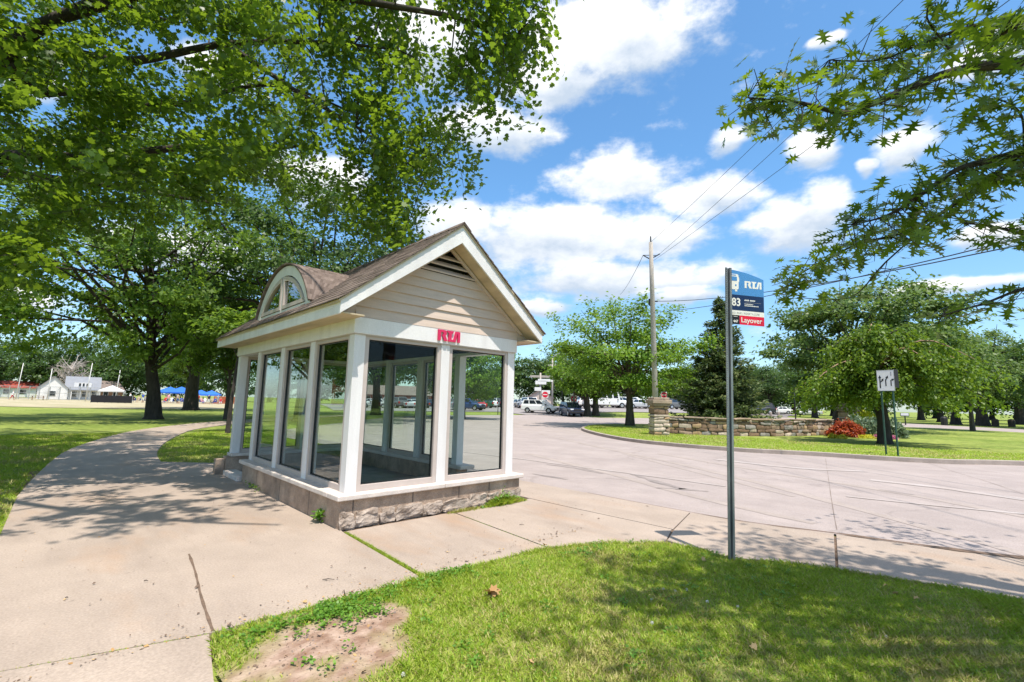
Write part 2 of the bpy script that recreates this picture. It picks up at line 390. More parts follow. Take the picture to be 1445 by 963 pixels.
def unit(a): return a / (np.linalg.norm(a, axis=-1, keepdims=True) + 1e-9)
T_DIAMOND = [(0, 0, 0), (.32, .42, .07), (.12, .8, .03), (0, 1, -.06), (-.3, .5, .07)]
T_LOBED = [(0, 0, 0), (.26, .05, .04), (.52, .30, .09), (.33, .42, .06), (.42, .75, .02), (.16, .68, .03), (0, 1, -.10), (-.16, .68, .03), (-.42, .75, .02), (-.33, .42, .06), (-.52, .30, .09), (-.26, .05, .04)]
_oh = [(.015, 0, 0), (.05, .17, .0), (.12, .17, .015), (.36, .06, .03), (.19, .25, .03), (.13, .31, .02), (.15, .36, .02), (.34, .39, .04), (.56, .36, .04), (.33, .50, .04), (.13, .53, .01), (.14, .60, .01), (.30, .70, .02), (.46, .80, .0), (.22, .80, -.01), (.11, .80, -.02), (.12, .90, -.04), (.19, 1.02, -.08), (.05, .99, -.07), (0, 1.14, -.12)]
T_OAK = _oh + [(-p[0], p[1], p[2]) for p in _oh[-2::-1]]
T_BLADE = [(-.5, 0, 0), (.5, 0, 0), (.42, .5, .08), (0, 1, .32), (-.42, .5, .08)]

def inpoly(x, y, poly):
    x = np.asarray(x); y = np.asarray(y); ins = np.zeros(x.shape, bool); n = len(poly)
    for i in range(n):
        x1, y1 = poly[i]; x2, y2 = poly[(i + 1) % n]
        c = ((y1 > y) != (y2 > y)) & (x < (x2 - x1) * (y - y1) / (y2 - y1 + 1e-12) + x1)
        ins ^= c
    return ins

def sheet(name, poly, z, mat, step=None, thick=0, kind='structure', hfun=True, parent=None):
    """a horizontal sheet with a crisp outline, draped on the terrain"""
    bm = bmesh.new(); vs = [bm.verts.new((p[0], p[1], 0)) for p in poly]; bm.faces.new(vs)
    bmesh.ops.triangulate(bm, faces=bm.faces[:])
    if step:
        xs = [p[0] for p in poly]; ys = [p[1] for p in poly]
        for ax, lo, hi in ((0, min(xs), max(xs)), (1, min(ys), max(ys))):
            k = lo + step
            while k < hi:
                co = [0, 0, 0]; no = [0, 0, 0]; co[ax] = k; no[ax] = 1
                bmesh.ops.bisect_plane(bm, geom=bm.verts[:] + bm.edges[:] + bm.faces[:], plane_co=co, plane_no=no); k += step
    for v in bm.verts: v.co.z = z + (float(hgt(v.co.x, v.co.y)) if hfun else 0)
    if thick:
        r = bmesh.ops.extrude_face_region(bm, geom=bm.faces[:])
        for g in r['geom']:
            if isinstance(g, bmesh.types.BMVert): g.co.z -= thick
    bmesh.ops.recalc_face_normals(bm, faces=bm.faces)
    if not thick:
        for f in bm.faces:
            if f.normal.z < 0: f.normal_flip()
    me = bpy.data.meshes.new(name); bm.to_mesh(me); bm.free(); me.materials.append(mat)
    o = link(bpy.data.objects.new(name, me), parent)
    if kind: o['kind'] = kind
    return o

def smooth_line(pts, n=6, closed=False):
    P = [np.array(p, float) for p in pts]; out = []
    m = len(P)
    rngi = range(m if closed else m - 1)
    for i in rngi:
        p0 = P[(i - 1) % m] if (closed or i > 0) else P[i]; p1 = P[i]; p2 = P[(i + 1) % m]; p3 = P[(i + 2) % m] if (closed or i + 2 < m) else P[min(i + 1, m - 1)]
        for k in range(n):
            t = k / n
            out.append(.5 * ((2 * p1) + (-p0 + p2) * t + (2 * p0 - 5 * p1 + 4 * p2 - p3) * t * t + (-p0 + 3 * p1 - 3 * p2 + p3) * t ** 3))
    if not closed: out.append(P[-1])
    return out

def dup(root, loc=None, rz=None, sc=None, label=None, group=None):
    r = root.copy(); COL.objects.link(r)
    if loc is not None: r.location = tuple(float(v) for v in loc)
    if rz is not None: r.rotation_euler = (0, 0, rz)
    if sc is not None: r.scale = (sc, sc, sc) if not hasattr(sc, '__len__') else sc
    if label: r['label'] = label
    if group: r['group'] = group
    for ch in list(root.children):
        c = ch.copy(); COL.objects.link(c); c.parent = r
        for g in list(ch.children):
            d = g.copy(); COL.objects.link(d); d.parent = c
    return r
def subcube(bm, n):
    """unit cube with n x n faces on every side; returns its vertices"""
    V = {}
    def g(i, j, k):
        q = (i, j, k)
        if q not in V: V[q] = bm.verts.new((i / n - .5, j / n - .5, k / n - .5))
        return V[q]
    for a in range(n):
        for b in range(n):
            for s in (0, n):
                for F in (lambda u, v: g(s, u, v), lambda u, v: g(u, s, v), lambda u, v: g(u, v, s)):
                    bm.faces.new((F(a, b), F(a + 1, b), F(a + 1, b + 1), F(a, b + 1)))
    return list(V.values())
# ================================================================== GROUND
def proj(P):
    d = P - CAM; z = d @ FW
    zz = np.where(z > .05, z, .05)
    return 722.5 + FOC * (d @ RX) / zz, 481.5 - FOC * (d @ UP) / zz, z

def build_ground():
    rs = [0.0] + list(np.concatenate([np.geomspace(2, 40, 24)[:-1], np.arange(40, 110, 2.0), np.geomspace(110, 1500, 22)]))
    seg = 360; v = []; f = []
    v.append((CAM[0], CAM[1], -.03))
    for r in rs[1:]:
        off = -.03 - .03 * min(1, max(0, (r - 35) / 20))
        a = np.arange(seg) * 2 * PI / seg
        x = CAM[0] + r * np.cos(a); y = CAM[1] + r * np.sin(a); h = hgt(x, y) + off
        v += list(zip(x.tolist(), y.tolist(), h.tolist()))
    for k in range(seg): f.append((0, 1 + k, 1 + (k + 1) % seg))
    for i in range(len(rs) - 2):
        b0 = 1 + i * seg; b1 = b0 + seg
        for k in range(seg):
            k2 = (k + 1) % seg; f.append((b0 + k, b1 + k, b1 + k2, b0 + k2))
    me = bpy.data.meshes.new('ground'); me.from_pydata(v, [], f); me.materials.append(M['ground'])
    me.polygons.foreach_set('use_smooth', [True] * len(f))
    o = link(bpy.data.objects.new('ground', me)); o['kind'] = 'structure'
build_ground()

NEAR_CURB = [(9.5, -14), (6.4, -8.6), (5.26, -5.88), (4.97, -5.04), (4.76, -4.2), (4.50, -3.4), (4.40, -2.5), (4.38, -.5), (4.36, 2), (4.35, 6)]
road_poly = NEAR_CURB + [(4.2, 11), (4.0, 15), (5.8, 19.5), (10, 24), (15.2, 29.5), (21, 35), (26.7, 38.2), (34.7, 38.2)] + \
    [tuple(gd(742, 60)[:2]), tuple(gd(755, 60.5)[:2]), tuple(gd(820, 60)[:2]), tuple(gd(845, 57)[:2]), (51, 25), (60, 21), (76, 17.8), (83, 10), (80, 2), (72, -7), (60, -18), (50, -28), (38, -36), (20, -30)]
sheet('road', road_poly, -.012, M['road'], step=3)

ISL = smooth_line([(19.46, -6.15), (17.87, -4.69), (16.99, -3.05), (16.5, -1.13), (15.6, .86), (15.3, 3.5), (16.0, 6.23), (18.6, 10.0), (21.9, 13.2), (27, 15.6), (31.5, 14.6), (36, 11.2), (43, 7.9), (51, 5), (56, 1.2), (56.5, -3), (53, -8), (46, -15), (36, -19), (26, -14)], 5, closed=True)
def offset_in(P, d):
    out = []; n = len(P)
    for i in range(n):
        t = P[(i + 1) % n] - P[i - 1]; t /= np.linalg.norm(t); out.append(P[i] + d * np.array([t[1], -t[0]]))
    return out
# outline runs clockwise seen from above here, so the inside lies to its right
area = sum(ISL[i][0] * ISL[(i + 1) % len(ISL)][1] - ISL[(i + 1) % len(ISL)][0] * ISL[i][1] for i in range(len(ISL)))
sgn = 1 if area < 0 else -1
IN = offset_in(ISL, sgn * .17)
mb = MB(); n = len(ISL)
for i in range(n):
    j = (i + 1) % n
    a, b, c, d = ISL[i], ISL[j], IN[j], IN[i]
    mb.quad([(*a, -.03), (*b, -.03), (*b, .12), (*a, .12)]); mb.quad([(*a, .12), (*b, .12), (*c, .13), (*d, .13)]); mb.quad([(*d, .13), (*c, .13), (*c, .02), (*d, .02)])
o = mb.build('kerb', M['curb']); o['kind'] = 'structure'
sheet('island_lawn', [tuple(p) for p in IN], .118, M['ground'], step=4, hfun=False)

lot_poly = [tuple(gd(*p)[:2]) for p in ((470, 62), (560, 64), (660, 66), (705, 66), (728, 62), (742, 60.2), (820, 60.2), (828, 66), (900, 68), (1010, 70), (1110, 72), (1130, 112), (900, 125), (700, 140), (450, 118))]
sheet('parking_lot', lot_poly, .012, M['lot'], step=3)

infield = [tuple(gd(*p)[:2]) for p in ((-120, 50), (60, 49), (200, 52), (330, 58), (345, 110), (200, 130), (-120, 110))]
sheet('ball_field', infield, -.018, M['infield'], step=12)

# soil under the slabs, seen in the joints
sheet('soil_bed', [(-3.0, -8.9), (-1.98, -8.9), (-1.92, -2.4), (-1.5, -2.0), (1.4, -2.2), (2.4, -2.9), (3.2, -5), (5, -6.5), (4.34, -2), (4.3, 8.2), (.1, 7.2), (-.9, 8.2), (-3, 8)], -.016, M['soil'], hfun=False)

PATH_L = [(-3.04, -1.68), (-3.04, 1.85), (-3.03, 4.78), (-2.9, 7.06), (-2.52, 11.43), (-1.9, 14.77), (-.37, 20.2), (2.2, 25.2), (6.0, 30), (11, 34.5), (18, 40)]
PATH_R = [(19, 38.8), (12.2, 33), (7.4, 28.5), (4.3, 24.6), (2.0, 20.6), (.34, 15.2), (-.55, 10.9), (-.80, 8.27)]
pl = [tuple(p) for p in smooth_line(PATH_L[3:], 4)]; pr = [tuple(p) for p in smooth_line(PATH_R, 4)]
sheet('sidewalk', PATH_L[:3] + pl + pr + [(.15, 7.35), (.02, 5.75), (-.02, .2), (-.085, -.25), (-.175, -2.06), (-.7, -2.07), (-1.1, -2.04), (-1.49, -2.0), (-1.815, -2.0)], 0, M['concrete'], thick=.1, hfun=False)
sheet('sidewalk', [(-3.04, -1.70), (-1.83, -2.03), (-1.93, -2.65), (-1.97, -9), (-3.12, -9)], .006, M['concrete'], thick=.1, hfun=False)
sheet('sidewalk', [(-.035, -.2), (1.565, -.2), (1.385, -2.19), (.68, -2.13), (-.115, -2.09)], 0, M['concrete'], thick=.1, hfun=False)
sheet('sidewalk', [(1.585, -.2), (3.17, -.2), (3.185, -1.2), (3.24, -2.72), (2.72, -2.92), (2.56, -2.92), (2.01, -2.5), (1.405, -2.20)], .002, M['concrete'], thick=.1, hfun=False)
sheet('sidewalk', [(3.19, 6.9), (3.19, -.2), (3.2, -1.2), (3.255, -2.73), (4.385, -2.42), (4.36, 2), (4.33, 8)], .004, M['concrete'], thick=.1, hfun=False)
sheet('sidewalk', [(2.715, -2.94), (3.25, -2.752), (4.385, -2.438), (4.48, -3.4), (4.72, -4.2), (3.13, -4.55), (2.93, -4.09), (2.66, -3.7), (2.66, -3.3)], .003, M['concrete'], thick=.1, hfun=False)
sheet('sidewalk', [(3.14, -4.575), (4.73, -4.225), (4.94, -5.04), (5.23, -5.88), (6.35, -8.6), (4.5, -9), (3.9, -7), (3.53, -5.88), (3.34, -5.19)], .001, M['concrete'], thick=.1, hfun=False)
def strip(pts, w, z, name, mat, wob=.0):
    L_ = []; R_ = []
    P = [np.array(p, float) for p in pts]
    for i, p in enumerate(P):
        t = P[min(i + 1, len(P) - 1)] - P[max(i - 1, 0)]; t /= np.linalg.norm(t); nn = np.array([-t[1], t[0]])
        ww = (w[i] if hasattr(w, '__len__') else w) * (1 + wob * (random.random() - .5)); L_.append(tuple(p + nn * ww / 2)); R_.append(tuple(p - nn * ww / 2))
    return sheet(name, L_ + R_[::-1], z, mat, step=None, hfun=True)
strip(smooth_line([(-1.80, -1.99), (-1.74, -1.3), (-1.66, -.6), (-1.61, -.02)], 5), .022, .0045, 'joint_seal', M['soil'], .8)
strip(smooth_line(NEAR_CURB[1:8], 4), [.13] * 4 + [.12] * 4 + [.095] * 4 + [.06] * 4 + [.035] * 4 + [.02] * 9, .008, 'gutter_joint', M['soil'], .5)
# cracks across the pavement of the road
for pts in ([tuple(gz(*q)[:2]) for q in ((1181, 747), (1175, 715), (1169, 675), (1165, 647))], [tuple(gz(*q)[:2]) for q in ((1309, 653), (1345, 665), (1395, 680), (1445, 697))]):
    strip(smooth_line(pts, 6), .008, -.006, 'joint_seal', M['jointdark'], 1.2)
def gxy(px, py): return tuple(gz(px, py)[:2])
for pl_, w in (([(760, 612), (860, 634), (960, 655), (1075, 682), (1200, 715), (1330, 750), (1480, 790)], .22), ([(745, 640), (860, 668), (1000, 705), (1150, 738)], .2), ([(930, 640), (1060, 662), (1250, 692), (1480, 735)], .24), ([(880, 640), (990, 668), (1120, 700)], .14)):
    strip(smooth_line([gxy(*p) for p in pl_], 5), w, -.0082, 'tyre_marks', M['tyremark'], .5)
for pl_, w in (([(890, 668), (925, 679), (965, 690)], .16), ([(925, 688), (965, 690), (1000, 693)], .12), ([(770, 655), (812, 660), (850, 668)], .13), ([(750, 668), (800, 676)], .10), ([(1240, 690), (1290, 698)], .10)):
    strip(smooth_line([gxy(*p) for p in pl_], 6), [.015] + [w] * 20, -.0066, 'tyre_marks', M['smear'], 1.3)
def gxy_(px, py): return tuple(gz(px, py)[:2])
for pl_, w in (([(640, 636), (724, 646), (790, 655), (860, 664), (905, 670), (1024, 686)], .10), ([(1194, 700), (1320, 713), (1470, 727)], .12), ([(1228, 677), (1320, 687), (1385, 696), (1470, 708)], .34), ([(1010, 648), (1120, 660), (1220, 665)], .3)):
    strip(smooth_line([gxy(*p) for p in pl_], 4), w, -.004, 'lane_marking', M['paint'], .3)

# seeds, grit and dry bits lying on the concrete
nb_ = 1500; x = rng.uniform(-3.0, 4.3, nb_); y = rng.uniform(-3.5, 6, nb_)
ok = (y > -2.05) & ~((x > -.25) & (x < 3.1) & (y > -.2)); x, y = x[ok], y[ok]
x = np.concatenate([x, rng.uniform(-2.9, 2.4, 700)]); y = np.concatenate([y, -2.0 + rng.exponential(.10, 700)]); a = rng.uniform(0, 6.28, len(x))
o = blades('litter', np.stack([x, y, np.full(len(x), .011)], 1), unit(np.stack([rng.normal(0, .25, len(x)), rng.normal(0, .25, len(x)), np.ones(len(x))], 1)), np.stack([np.cos(a), np.sin(a), np.zeros(len(x))], 1), rng.exponential(.008, len(x)) + .004, T_DIAMOND, [M['deadleaf'], M['soil']], mi=(rng.uniform(0, 1, len(x)) < .6).astype(int)); o['kind'] = 'stuff'

# clods and dry bits on the bare soil
nb_ = 1300; x = rng.uniform(-1.9, -.5, nb_); y = rng.uniform(-3.3, -2.05, nb_)
SOILBITS = (x, y)

# ------------------------------------------------------------------ near lawn: soil sheet, blades, weeds
NL = [(-1.83, -2.05), (-1.49, -2.02), (-1.1, -2.06), (-.7, -2.09), (-.14, -2.1), (.68, -2.14), (1.27, -2.19), (2.01, -2.52), (2.55, -2.94), (2.65, -3.32), (2.65, -3.72), (2.91, -4.1), (3.1, -4.58), (3.33, -5.2), (3.52, -5.88), (3.9, -7), (4.5, -9), (-1.96, -9), (-1.92, -2.65)]
def edge_dist(x, y, poly):
    d = np.full(x.shape, 9.)
    for i in range(len(poly)):
        a = np.array(poly[i]); b = np.array(poly[(i + 1) % len(poly)]); ab = b - a
        t = np.clip(((x - a[0]) * ab[0] + (y - a[1]) * ab[1]) / (ab @ ab), 0, 1)
        d = np.minimum(d, np.hypot(x - a[0] - t * ab[0], y - a[1] - t * ab[1]))
    return d
def soilmask(x, y):
    e = ((x + 1.36) / .60) ** 2 + ((y + 2.72) / .50) ** 2
    e2 = ((x + .82) / .17) ** 2 + ((y + 2.55) / .30) ** 2
    e3 = ((x - 2.75) / .3) ** 2 + ((y + 3.85) / .22) ** 2
    n = fbm(x, y, 5.0, 3)
    return np.clip(np.maximum(np.maximum(1.25 - e, 1.1 - e2), .8 - e3) + (n - .5) * 1.7, 0, 1)
def lawn_h(x, y):
    ed = edge_dist(x, y, NL)
    return .004 + .03 * np.clip(ed / .5, 0, 1) + .03 * (fbm(x, y, 1.6, 5) - .5)
step = .05
xs = np.arange(-2, 4.6, step); ys = np.arange(-9, -2, step)
GX, GY = np.meshgrid(xs, ys, indexing='ij')
inside = inpoly(GX, GY, NL)
idx = -np.ones(GX.shape, int); keep = np.zeros(GX.shape, bool)
cell = inside[:-1, :-1] & inside[1:, :-1] & inside[1:, 1:] & inside[:-1, 1:]
for a, b in ((0, 0), (1, 0), (1, 1), (0, 1)): keep[a:GX.shape[0] - 1 + a, b:GX.shape[1] - 1 + b] |= cell
idx[keep] = np.arange(keep.sum())
vx, vy = GX[keep], GY[keep]; vz = lawn_h(vx, vy); sm = soilmask(vx, vy)
ci, cj = np.nonzero(cell)
faces = np.stack([idx[ci, cj], idx[ci + 1, cj], idx[ci + 1, cj + 1], idx[ci, cj + 1]], 1).tolist()
me = bpy.data.meshes.new('lawn'); me.from_pydata(np.stack([vx, vy, vz], 1).tolist(), [], faces)
at_ = me.attributes.new('bare', 'FLOAT', 'POINT'); at_.data.foreach_set('value', sm.astype(np.float32))
me.polygons.foreach_set('use_smooth', [True] * len(faces))
m, nt, b = new_mat('lawn_soil'); L = nt.links
an = N(nt, 'ShaderNodeAttribute'); an.attribute_name = 'bare'
tc = N(nt, 'ShaderNodeTexCoord')
def _nz(s):
    q = N(nt, 'ShaderNodeTexNoise'); q.inputs['Scale'].default_value = s; q.inputs['Detail'].default_value = 7; L.new(tc.outputs['Object'], q.inputs['Vector']); return q.outputs[0]
def _rp(f, p0, c0, p1, c1):
    r = N(nt, 'ShaderNodeValToRGB'); e = r.color_ramp.elements; e[0].position = p0; e[0].color = (*c0, 1); e[1].position = p1; e[1].color = (*c1, 1); L.new(f, r.inputs[0]); return r.outputs[0]
soilc = _rp(_nz(9), .35, (.25, .155, .11), .65, (.43, .31, .245)); thatch = _rp(_nz(12), .3, (.16, .19, .04), .7, (.28, .28, .09))
mx = N(nt, 'ShaderNodeMix', data_type='RGBA'); L.new(an.outputs['Fac'], mx.inputs[0]); L.new(thatch, mx.inputs[6]); L.new(soilc, mx.inputs[7]); L.new(mx.outputs[2], b.inputs['Base Color']); b.inputs['Roughness'].default_value = .95; b.inputs['Specular IOR Level'].default_value = .1
bp = N(nt, 'ShaderNodeBump'); bp.inputs['Strength'].default_value = .9; bp.inputs['Distance'].default_value = .02; L.new(_nz(40), bp.inputs['Height']); L.new(bp.outputs[0], b.inputs['Normal'])
me.materials.append(m); o = link(bpy.data.objects.new('lawn', me)); o['kind'] = 'structure'

x, y = SOILBITS; ok = inpoly(x, y, NL) & (soilmask(x, y) > .35); x, y = x[ok], y[ok]; a = rng.uniform(0, 6.28, len(x)); s_ = rng.exponential(.004, len(x)) + .003
o = blades('soil_crumbs', np.stack([x, y, lawn_h(x, y) + .003], 1), unit(np.stack([rng.normal(0, .6, len(x)), rng.normal(0, .6, len(x)), np.ones(len(x))], 1)), np.stack([np.cos(a), np.sin(a), rng.uniform(-.2, .6, len(x))], 1), s_ * 1.4, T_LOBED, [M['soil'], M['jointdark'], M['deadleaf']], mi=rng.integers(0, 3, len(x)), width=s_ * rng.uniform(.5, 1.6, len(x))); o['kind'] = 'stuff'
def grass_field(name, x, y, z, length, width, dry=.12, mats=('grass', 'grassyel'), lean=.9):
    n = len(x); a = rng.uniform(0, 2 * PI, n)
    tip = np.stack([np.cos(a) * lean * rng.uniform(.2, 1.3, n), np.sin(a) * lean * rng.uniform(.2, 1.3, n), np.ones(n)], 1)
    nr = np.stack([np.cos(a), np.sin(a), -.3 * np.ones(n)], 1)
    tip = unit(tip); nr = unit(nr - tip * np.sum(nr * tip, 1, keepdims=True))
    dn = fbm(x, y, 1.1, 11)
    mi = (rng.uniform(0, 1, n) < np.clip((dn - .47) * 3.4, 0, .72) + dry * .6).astype(int)
    o = blades(name, np.stack([x, y, z], 1), nr, tip, length, T_BLADE, [M[mats[0]], M[mats[1]]], mi=mi, width=width)
    o['kind'] = 'stuff'; return o

nt_ = 520000
x = rng.uniform(-1.95, 4.5, nt_); y = rng.uniform(-8.8, -2.0, nt_)
ok = inpoly(x, y, NL); x, y = x[ok], y[ok]
z = lawn_h(x, y); px, py, dz = proj(np.stack([x, y, z], 1))
dist = np.hypot(x - CAM[0], y - CAM[1])
sm = soilmask(x, y); ed = edge_dist(x, y, NL)
pk = np.clip(1.05 - sm * 1.6, 0, 1) * (.55 + .45 * vnoise(x, y, 9, 21))
ok = (px > -300) & (px < 2100) & (py < 1400) & (dz > .3) & (rng.uniform(0, 1, len(x)) < .75) & (rng.uniform(0, 1, len(x)) < pk)
x, y, z, ed = x[ok], y[ok], z[ok], ed[ok]
ln = rng.uniform(.02, .06, len(x)) * (.5 + 1.0 * fbm(x, y, 2.2, 31)); ln *= np.where(ed < .12, 1.15, 1)
grass_field('grass', x, y, z - .003, ln, rng.uniform(.0035, .0075, len(x)))

def weeds(x, y, z, s0, s1, up=.5, name='weeds', mat='weed', tm=T_DIAMOND):
    n = len(x); a = rng.uniform(0, 2 * PI, n); e = rng.uniform(.05, up, n)
    tip = np.stack([np.cos(a), np.sin(a), e], 1); nr = np.stack([-np.cos(a) * e, -np.sin(a) * e, np.ones(n)], 1) + rng.normal(0, .25, (n, 3))
    o = blades(name, np.stack([x, y, z], 1), unit(nr), unit(tip), rng.uniform(s0, s1, n), tm, M[mat]); o['kind'] = 'stuff'; return o
# broad-leaved weeds along the slab edge and round the bare patch
cx = np.concatenate([rng.uniform(-1.75, .3, 85), rng.normal(-1.02, .13, 60), rng.uniform(1.2, 2.6, 30), rng.uniform(-1.85, 3.2, 60)])
cy = np.concatenate([np.full(85, -2.14) - rng.exponential(.14, 85), rng.normal(-2.33, .12, 60), rng.uniform(-2.75, -2.5, 30), rng.uniform(-4.5, -2.2, 60)])
ok = inpoly(cx, cy, NL); cx, cy = cx[ok], cy[ok]
k = 20; x = np.repeat(cx, k) + rng.normal(0, .03, len(cx) * k); y = np.repeat(cy, k) + rng.normal(0, .03, len(cx) * k)
ok = inpoly(x, y, NL); x, y = x[ok], y[ok]
weeds(x, y, lawn_h(x, y) + rng.uniform(.004, .04, len(x)), .016, .036)
# round-leaved clover patches spread through the turf
cx = rng.uniform(-1.8, 3.6, 170); cy = rng.uniform(-6, -2.2, 170); k = 34
x = np.repeat(cx, k) + rng.normal(0, .075, 170 * k); y = np.repeat(cy, k) + rng.normal(0, .075, 170 * k); ok = inpoly(x, y, NL) & (soilmask(x, y) < .4); x, y = x[ok], y[ok]
weeds(x, y, lawn_h(x, y) + rng.uniform(.008, .034, len(x)), .009, .018, .35)
# grass in the joint between the slabs and weeds at the foot of the shelter base
t = rng.uniform(0, 1, 1500) ** .8; x = -.055 - .09 * t + rng.normal(0, .011, 1500); y = -.22 - 1.86 * t
grass_field('grass', x, y, np.full(1500, -.012), rng.uniform(.02, .045, 1500), rng.uniform(.003, .006, 1500), 0)
t = rng.uniform(0, 1, 500); t = t[vnoise(t, t * 0, 9, 3) > .45]; grass_field('grass', 1.57 - .185 * t, -.4 - 1.8 * t + rng.normal(0, .01, len(t)), np.full(len(t), -.012), rng.uniform(.012, .03, len(t)), rng.uniform(.003, .005, len(t)), .1)
t = rng.uniform(0, 1, 900); t = t[vnoise(t, t * 0, 7, 5) > .5]; grass_field('grass', -1.83 - 1.2 * t, -2.02 + .33 * t + rng.normal(0, .006, len(t)), np.full(len(t), -.012), rng.uniform(.012, .03, len(t)), rng.uniform(.003, .005, len(t)), .1)
n_ = 260; x = np.clip(rng.normal(2.55, .22, n_), 1.9, 2.95); y = -.22 - np.abs(rng.normal(0, .05, n_)); weeds(x, y, np.abs(rng.normal(0, .09, n_)) * np.exp(-((x - 2.55) / .3) ** 2), .03, .065, 1.2)
n_ = 2200; x = np.clip(rng.normal(2.55, .24, n_), 1.95, 3.0); y = -.22 - np.abs(rng.normal(0, .04, n_)); grass_field('grass', x, y, np.zeros(n_), rng.uniform(.04, .17, n_) * np.exp(-((x - 2.55) / .35) ** 2) + .02, rng.uniform(.004, .007, n_), .05)
n_ = 700; x = np.clip(rng.normal(1.75, .13, n_), 1.45, 2.1); y = -.22 - np.abs(rng.normal(0, .03, n_)); grass_field('grass', x, y, np.zeros(n_), rng.uniform(.02, .07, n_), rng.uniform(.003, .006, n_), .2)
n_ = 40; weeds(rng.normal(-.13, .035, n_), rng.normal(.42, .05, n_), rng.uniform(.01, .13, n_), .05, .10, .9)
n_ = 60; weeds(rng.normal(-.12, .03, n_), rng.normal(3.3, .25, n_), rng.uniform(.01, .08, n_), .03, .06, .9)

# blades on the lawns further off: left lawn, patch behind the plaza, island verge
def far_grass(poly, n, l0, l1, w0, w1, zf, dry=.1):
    xs = [p[0] for p in poly]; ys = [p[1] for p in poly]
    x = rng.uniform(min(xs), max(xs), n); y = rng.uniform(min(ys), max(ys), n); ok = inpoly(x, y, poly); x, y = x[ok], y[ok]
    px, py, dz = proj(np.stack([x, y, np.full(len(x), 0.)], 1)); ok = (px > -80) & (px < 1520) & (dz > 0); x, y = x[ok], y[ok]
    grass_field('grass', x, y, np.full(len(x), zf), rng.uniform(l0, l1, len(x)), rng.uniform(w0, w1, len(x)), dry)
far_grass([(-5.5, 1.0), (-3.05, 1.5), (-3.05, 4.8), (-2.92, 7.0), (-2.55, 11.4), (-1.95, 14.7), (-.6, 19.5), (-6, 19.5)], 60000, .05, .10, .008, .016, -.03, .02)
far_grass([(-.85, 8.35), (.1, 7.5), (4.1, 7.5), (4.0, 15), (5, 19), (2.2, 20.2), (.4, 15.2), (-.5, 10.9)], 40000, .04, .09, .008, .016, -.03, .02)
far_grass([tuple(p) for p in IN[:45]] + [(23, 7), (22, 0), (24, -8)], 60000, .04, .09, .012, .024, .115, .12)

# dead leaves, twigs, clover flowers
def leaf_thing(x, y, z, s, label, n=1):
    pos = np.array([[x, y, z + .012]] * n) + rng.normal(0, .012, (n, 3)) * (1, 1, .4)
    a = rng.uniform(0, 6.28, n); tip = np.stack([np.cos(a), np.sin(a), rng.uniform(-.1, .5, n)], 1); nr = unit(np.stack([rng.normal(0, .5, n), rng.normal(0, .5, n), np.ones(n)], 1))
    tm = [(p[0] * 1.15, p[1], p[2] * 2.5 + .25 * abs(p[0])) for p in T_LOBED]
    o = blades('dead_leaf', pos, nr, tip, np.full(n, s), tm, M['deadleaf']); return tag(o, label, 'leaf', 'dead leaves lying on the lawn')
p = gz(690, 852); leaf_thing(p[0], p[1], .05, .09, 'largest curled tan dead leaf on the sunlit lawn', 4)
for (px_, py_, lab) in ((745, 940, 'small tan dead leaf low in the lawn near the bottom edge'), (770, 777, 'pale dry leaf at the slab corner where the joint meets the lawn'), (1265, 843, 'tan dead leaf in the shaded lawn beside the right sidewalk'), (1290, 853, 'orange dead leaf in shaded lawn furthest to the right'), (1252, 832, 'grey brown dead leaf at the shaded lawn edge'), (1072, 925, 'brown dead leaf in the dappled part of the lawn'), (990, 793, 'brown dead leaf beside the foot of the bus stop post')):
    p = gz(px_, py_, .02); leaf_thing(p[0], p[1], .045, .05, lab)
for i, (px_, py_, an, ln_, lab) in enumerate(((455, 820, .3, .11, 'longest dark twig lying on the middle concrete slab'), (487, 845, 1.4, .07, 'dark twig standing up at the lawn edge of the slab'), (700, 781, -.3, .06, 'short twig on the slab right of the grassy joint'), (203, 822, .2, .035, 'tiny dark twig on the left slab near the long joint'), (92, 846, .8, .03, 'tiny brown twig on the leftmost part of the slab'), (733, 742, .0, .06, 'thin twig on the slab in front of the shelter corner'))):
    p = gz(px_, py_); mb = MB(); c_, s_ = math.cos(an), math.sin(an)
    zz = .012 if i != 1 else .0
    e = np.array([.73 * c_, -.69 * c_, .02]) * ln_ if i != 1 else np.array([-.2 * ln_, 0, ln_])
    mb.tube([p + (0, 0, zz), p + e * .5 + (0, 0, zz + .006), p + e + (0, 0, zz)], [.0035, .004, .002], 6)
    tag(mb.build('twig', M['barkdark']), lab, 'twig', 'twigs on the concrete')
cl = [(917, 793, 'white clover flower nearest the slab corner'), (936, 832, 'white clover flower in a row of three, left one'), (953, 835, 'white clover flower in a row of three, middle one'), (969, 833, 'white clover flower in a row of three, right one'), (998, 850, 'white clover flower alone right of the row of three'), (919, 848, 'white clover flower just below the row of three'), (1251, 900, 'white clover flower in deep shade on the right lawn'), (569, 953, 'white clover flower at the bottom edge near the bare soil'), (920, 880, 'white clover flower low in the middle of the lawn'), (1041, 857, 'white clover flower right of centre in dappled shade')]
for px_, py_, lab in cl:
    p = gz(px_, py_, .05); n_ = 40; d_ = unit(rng.normal(0, 1, (n_, 3)))
    o = blades('clover_flower', np.array([p[0], p[1], .055]) + d_ * .006, unit(d_ + rng.normal(0, .6, (n_, 3))), d_, np.full(n_, .009), T_DIAMOND, M['clover']); tag(o, lab, 'flower', 'clover flowers in the lawn')
# ================================================================== BUS SHELTER
W, LEN = 2.944, 5.6
Z0, Z1, ZB, ZT = .344, .41, 2.463, 2.684
EX, EY = .358, .317
SH = empty('bus_shelter', (0, 0, 0), 0, 'white gabled bus shelter with glass walls and arched dormer beside the road', 'bus shelter')
PW = .155
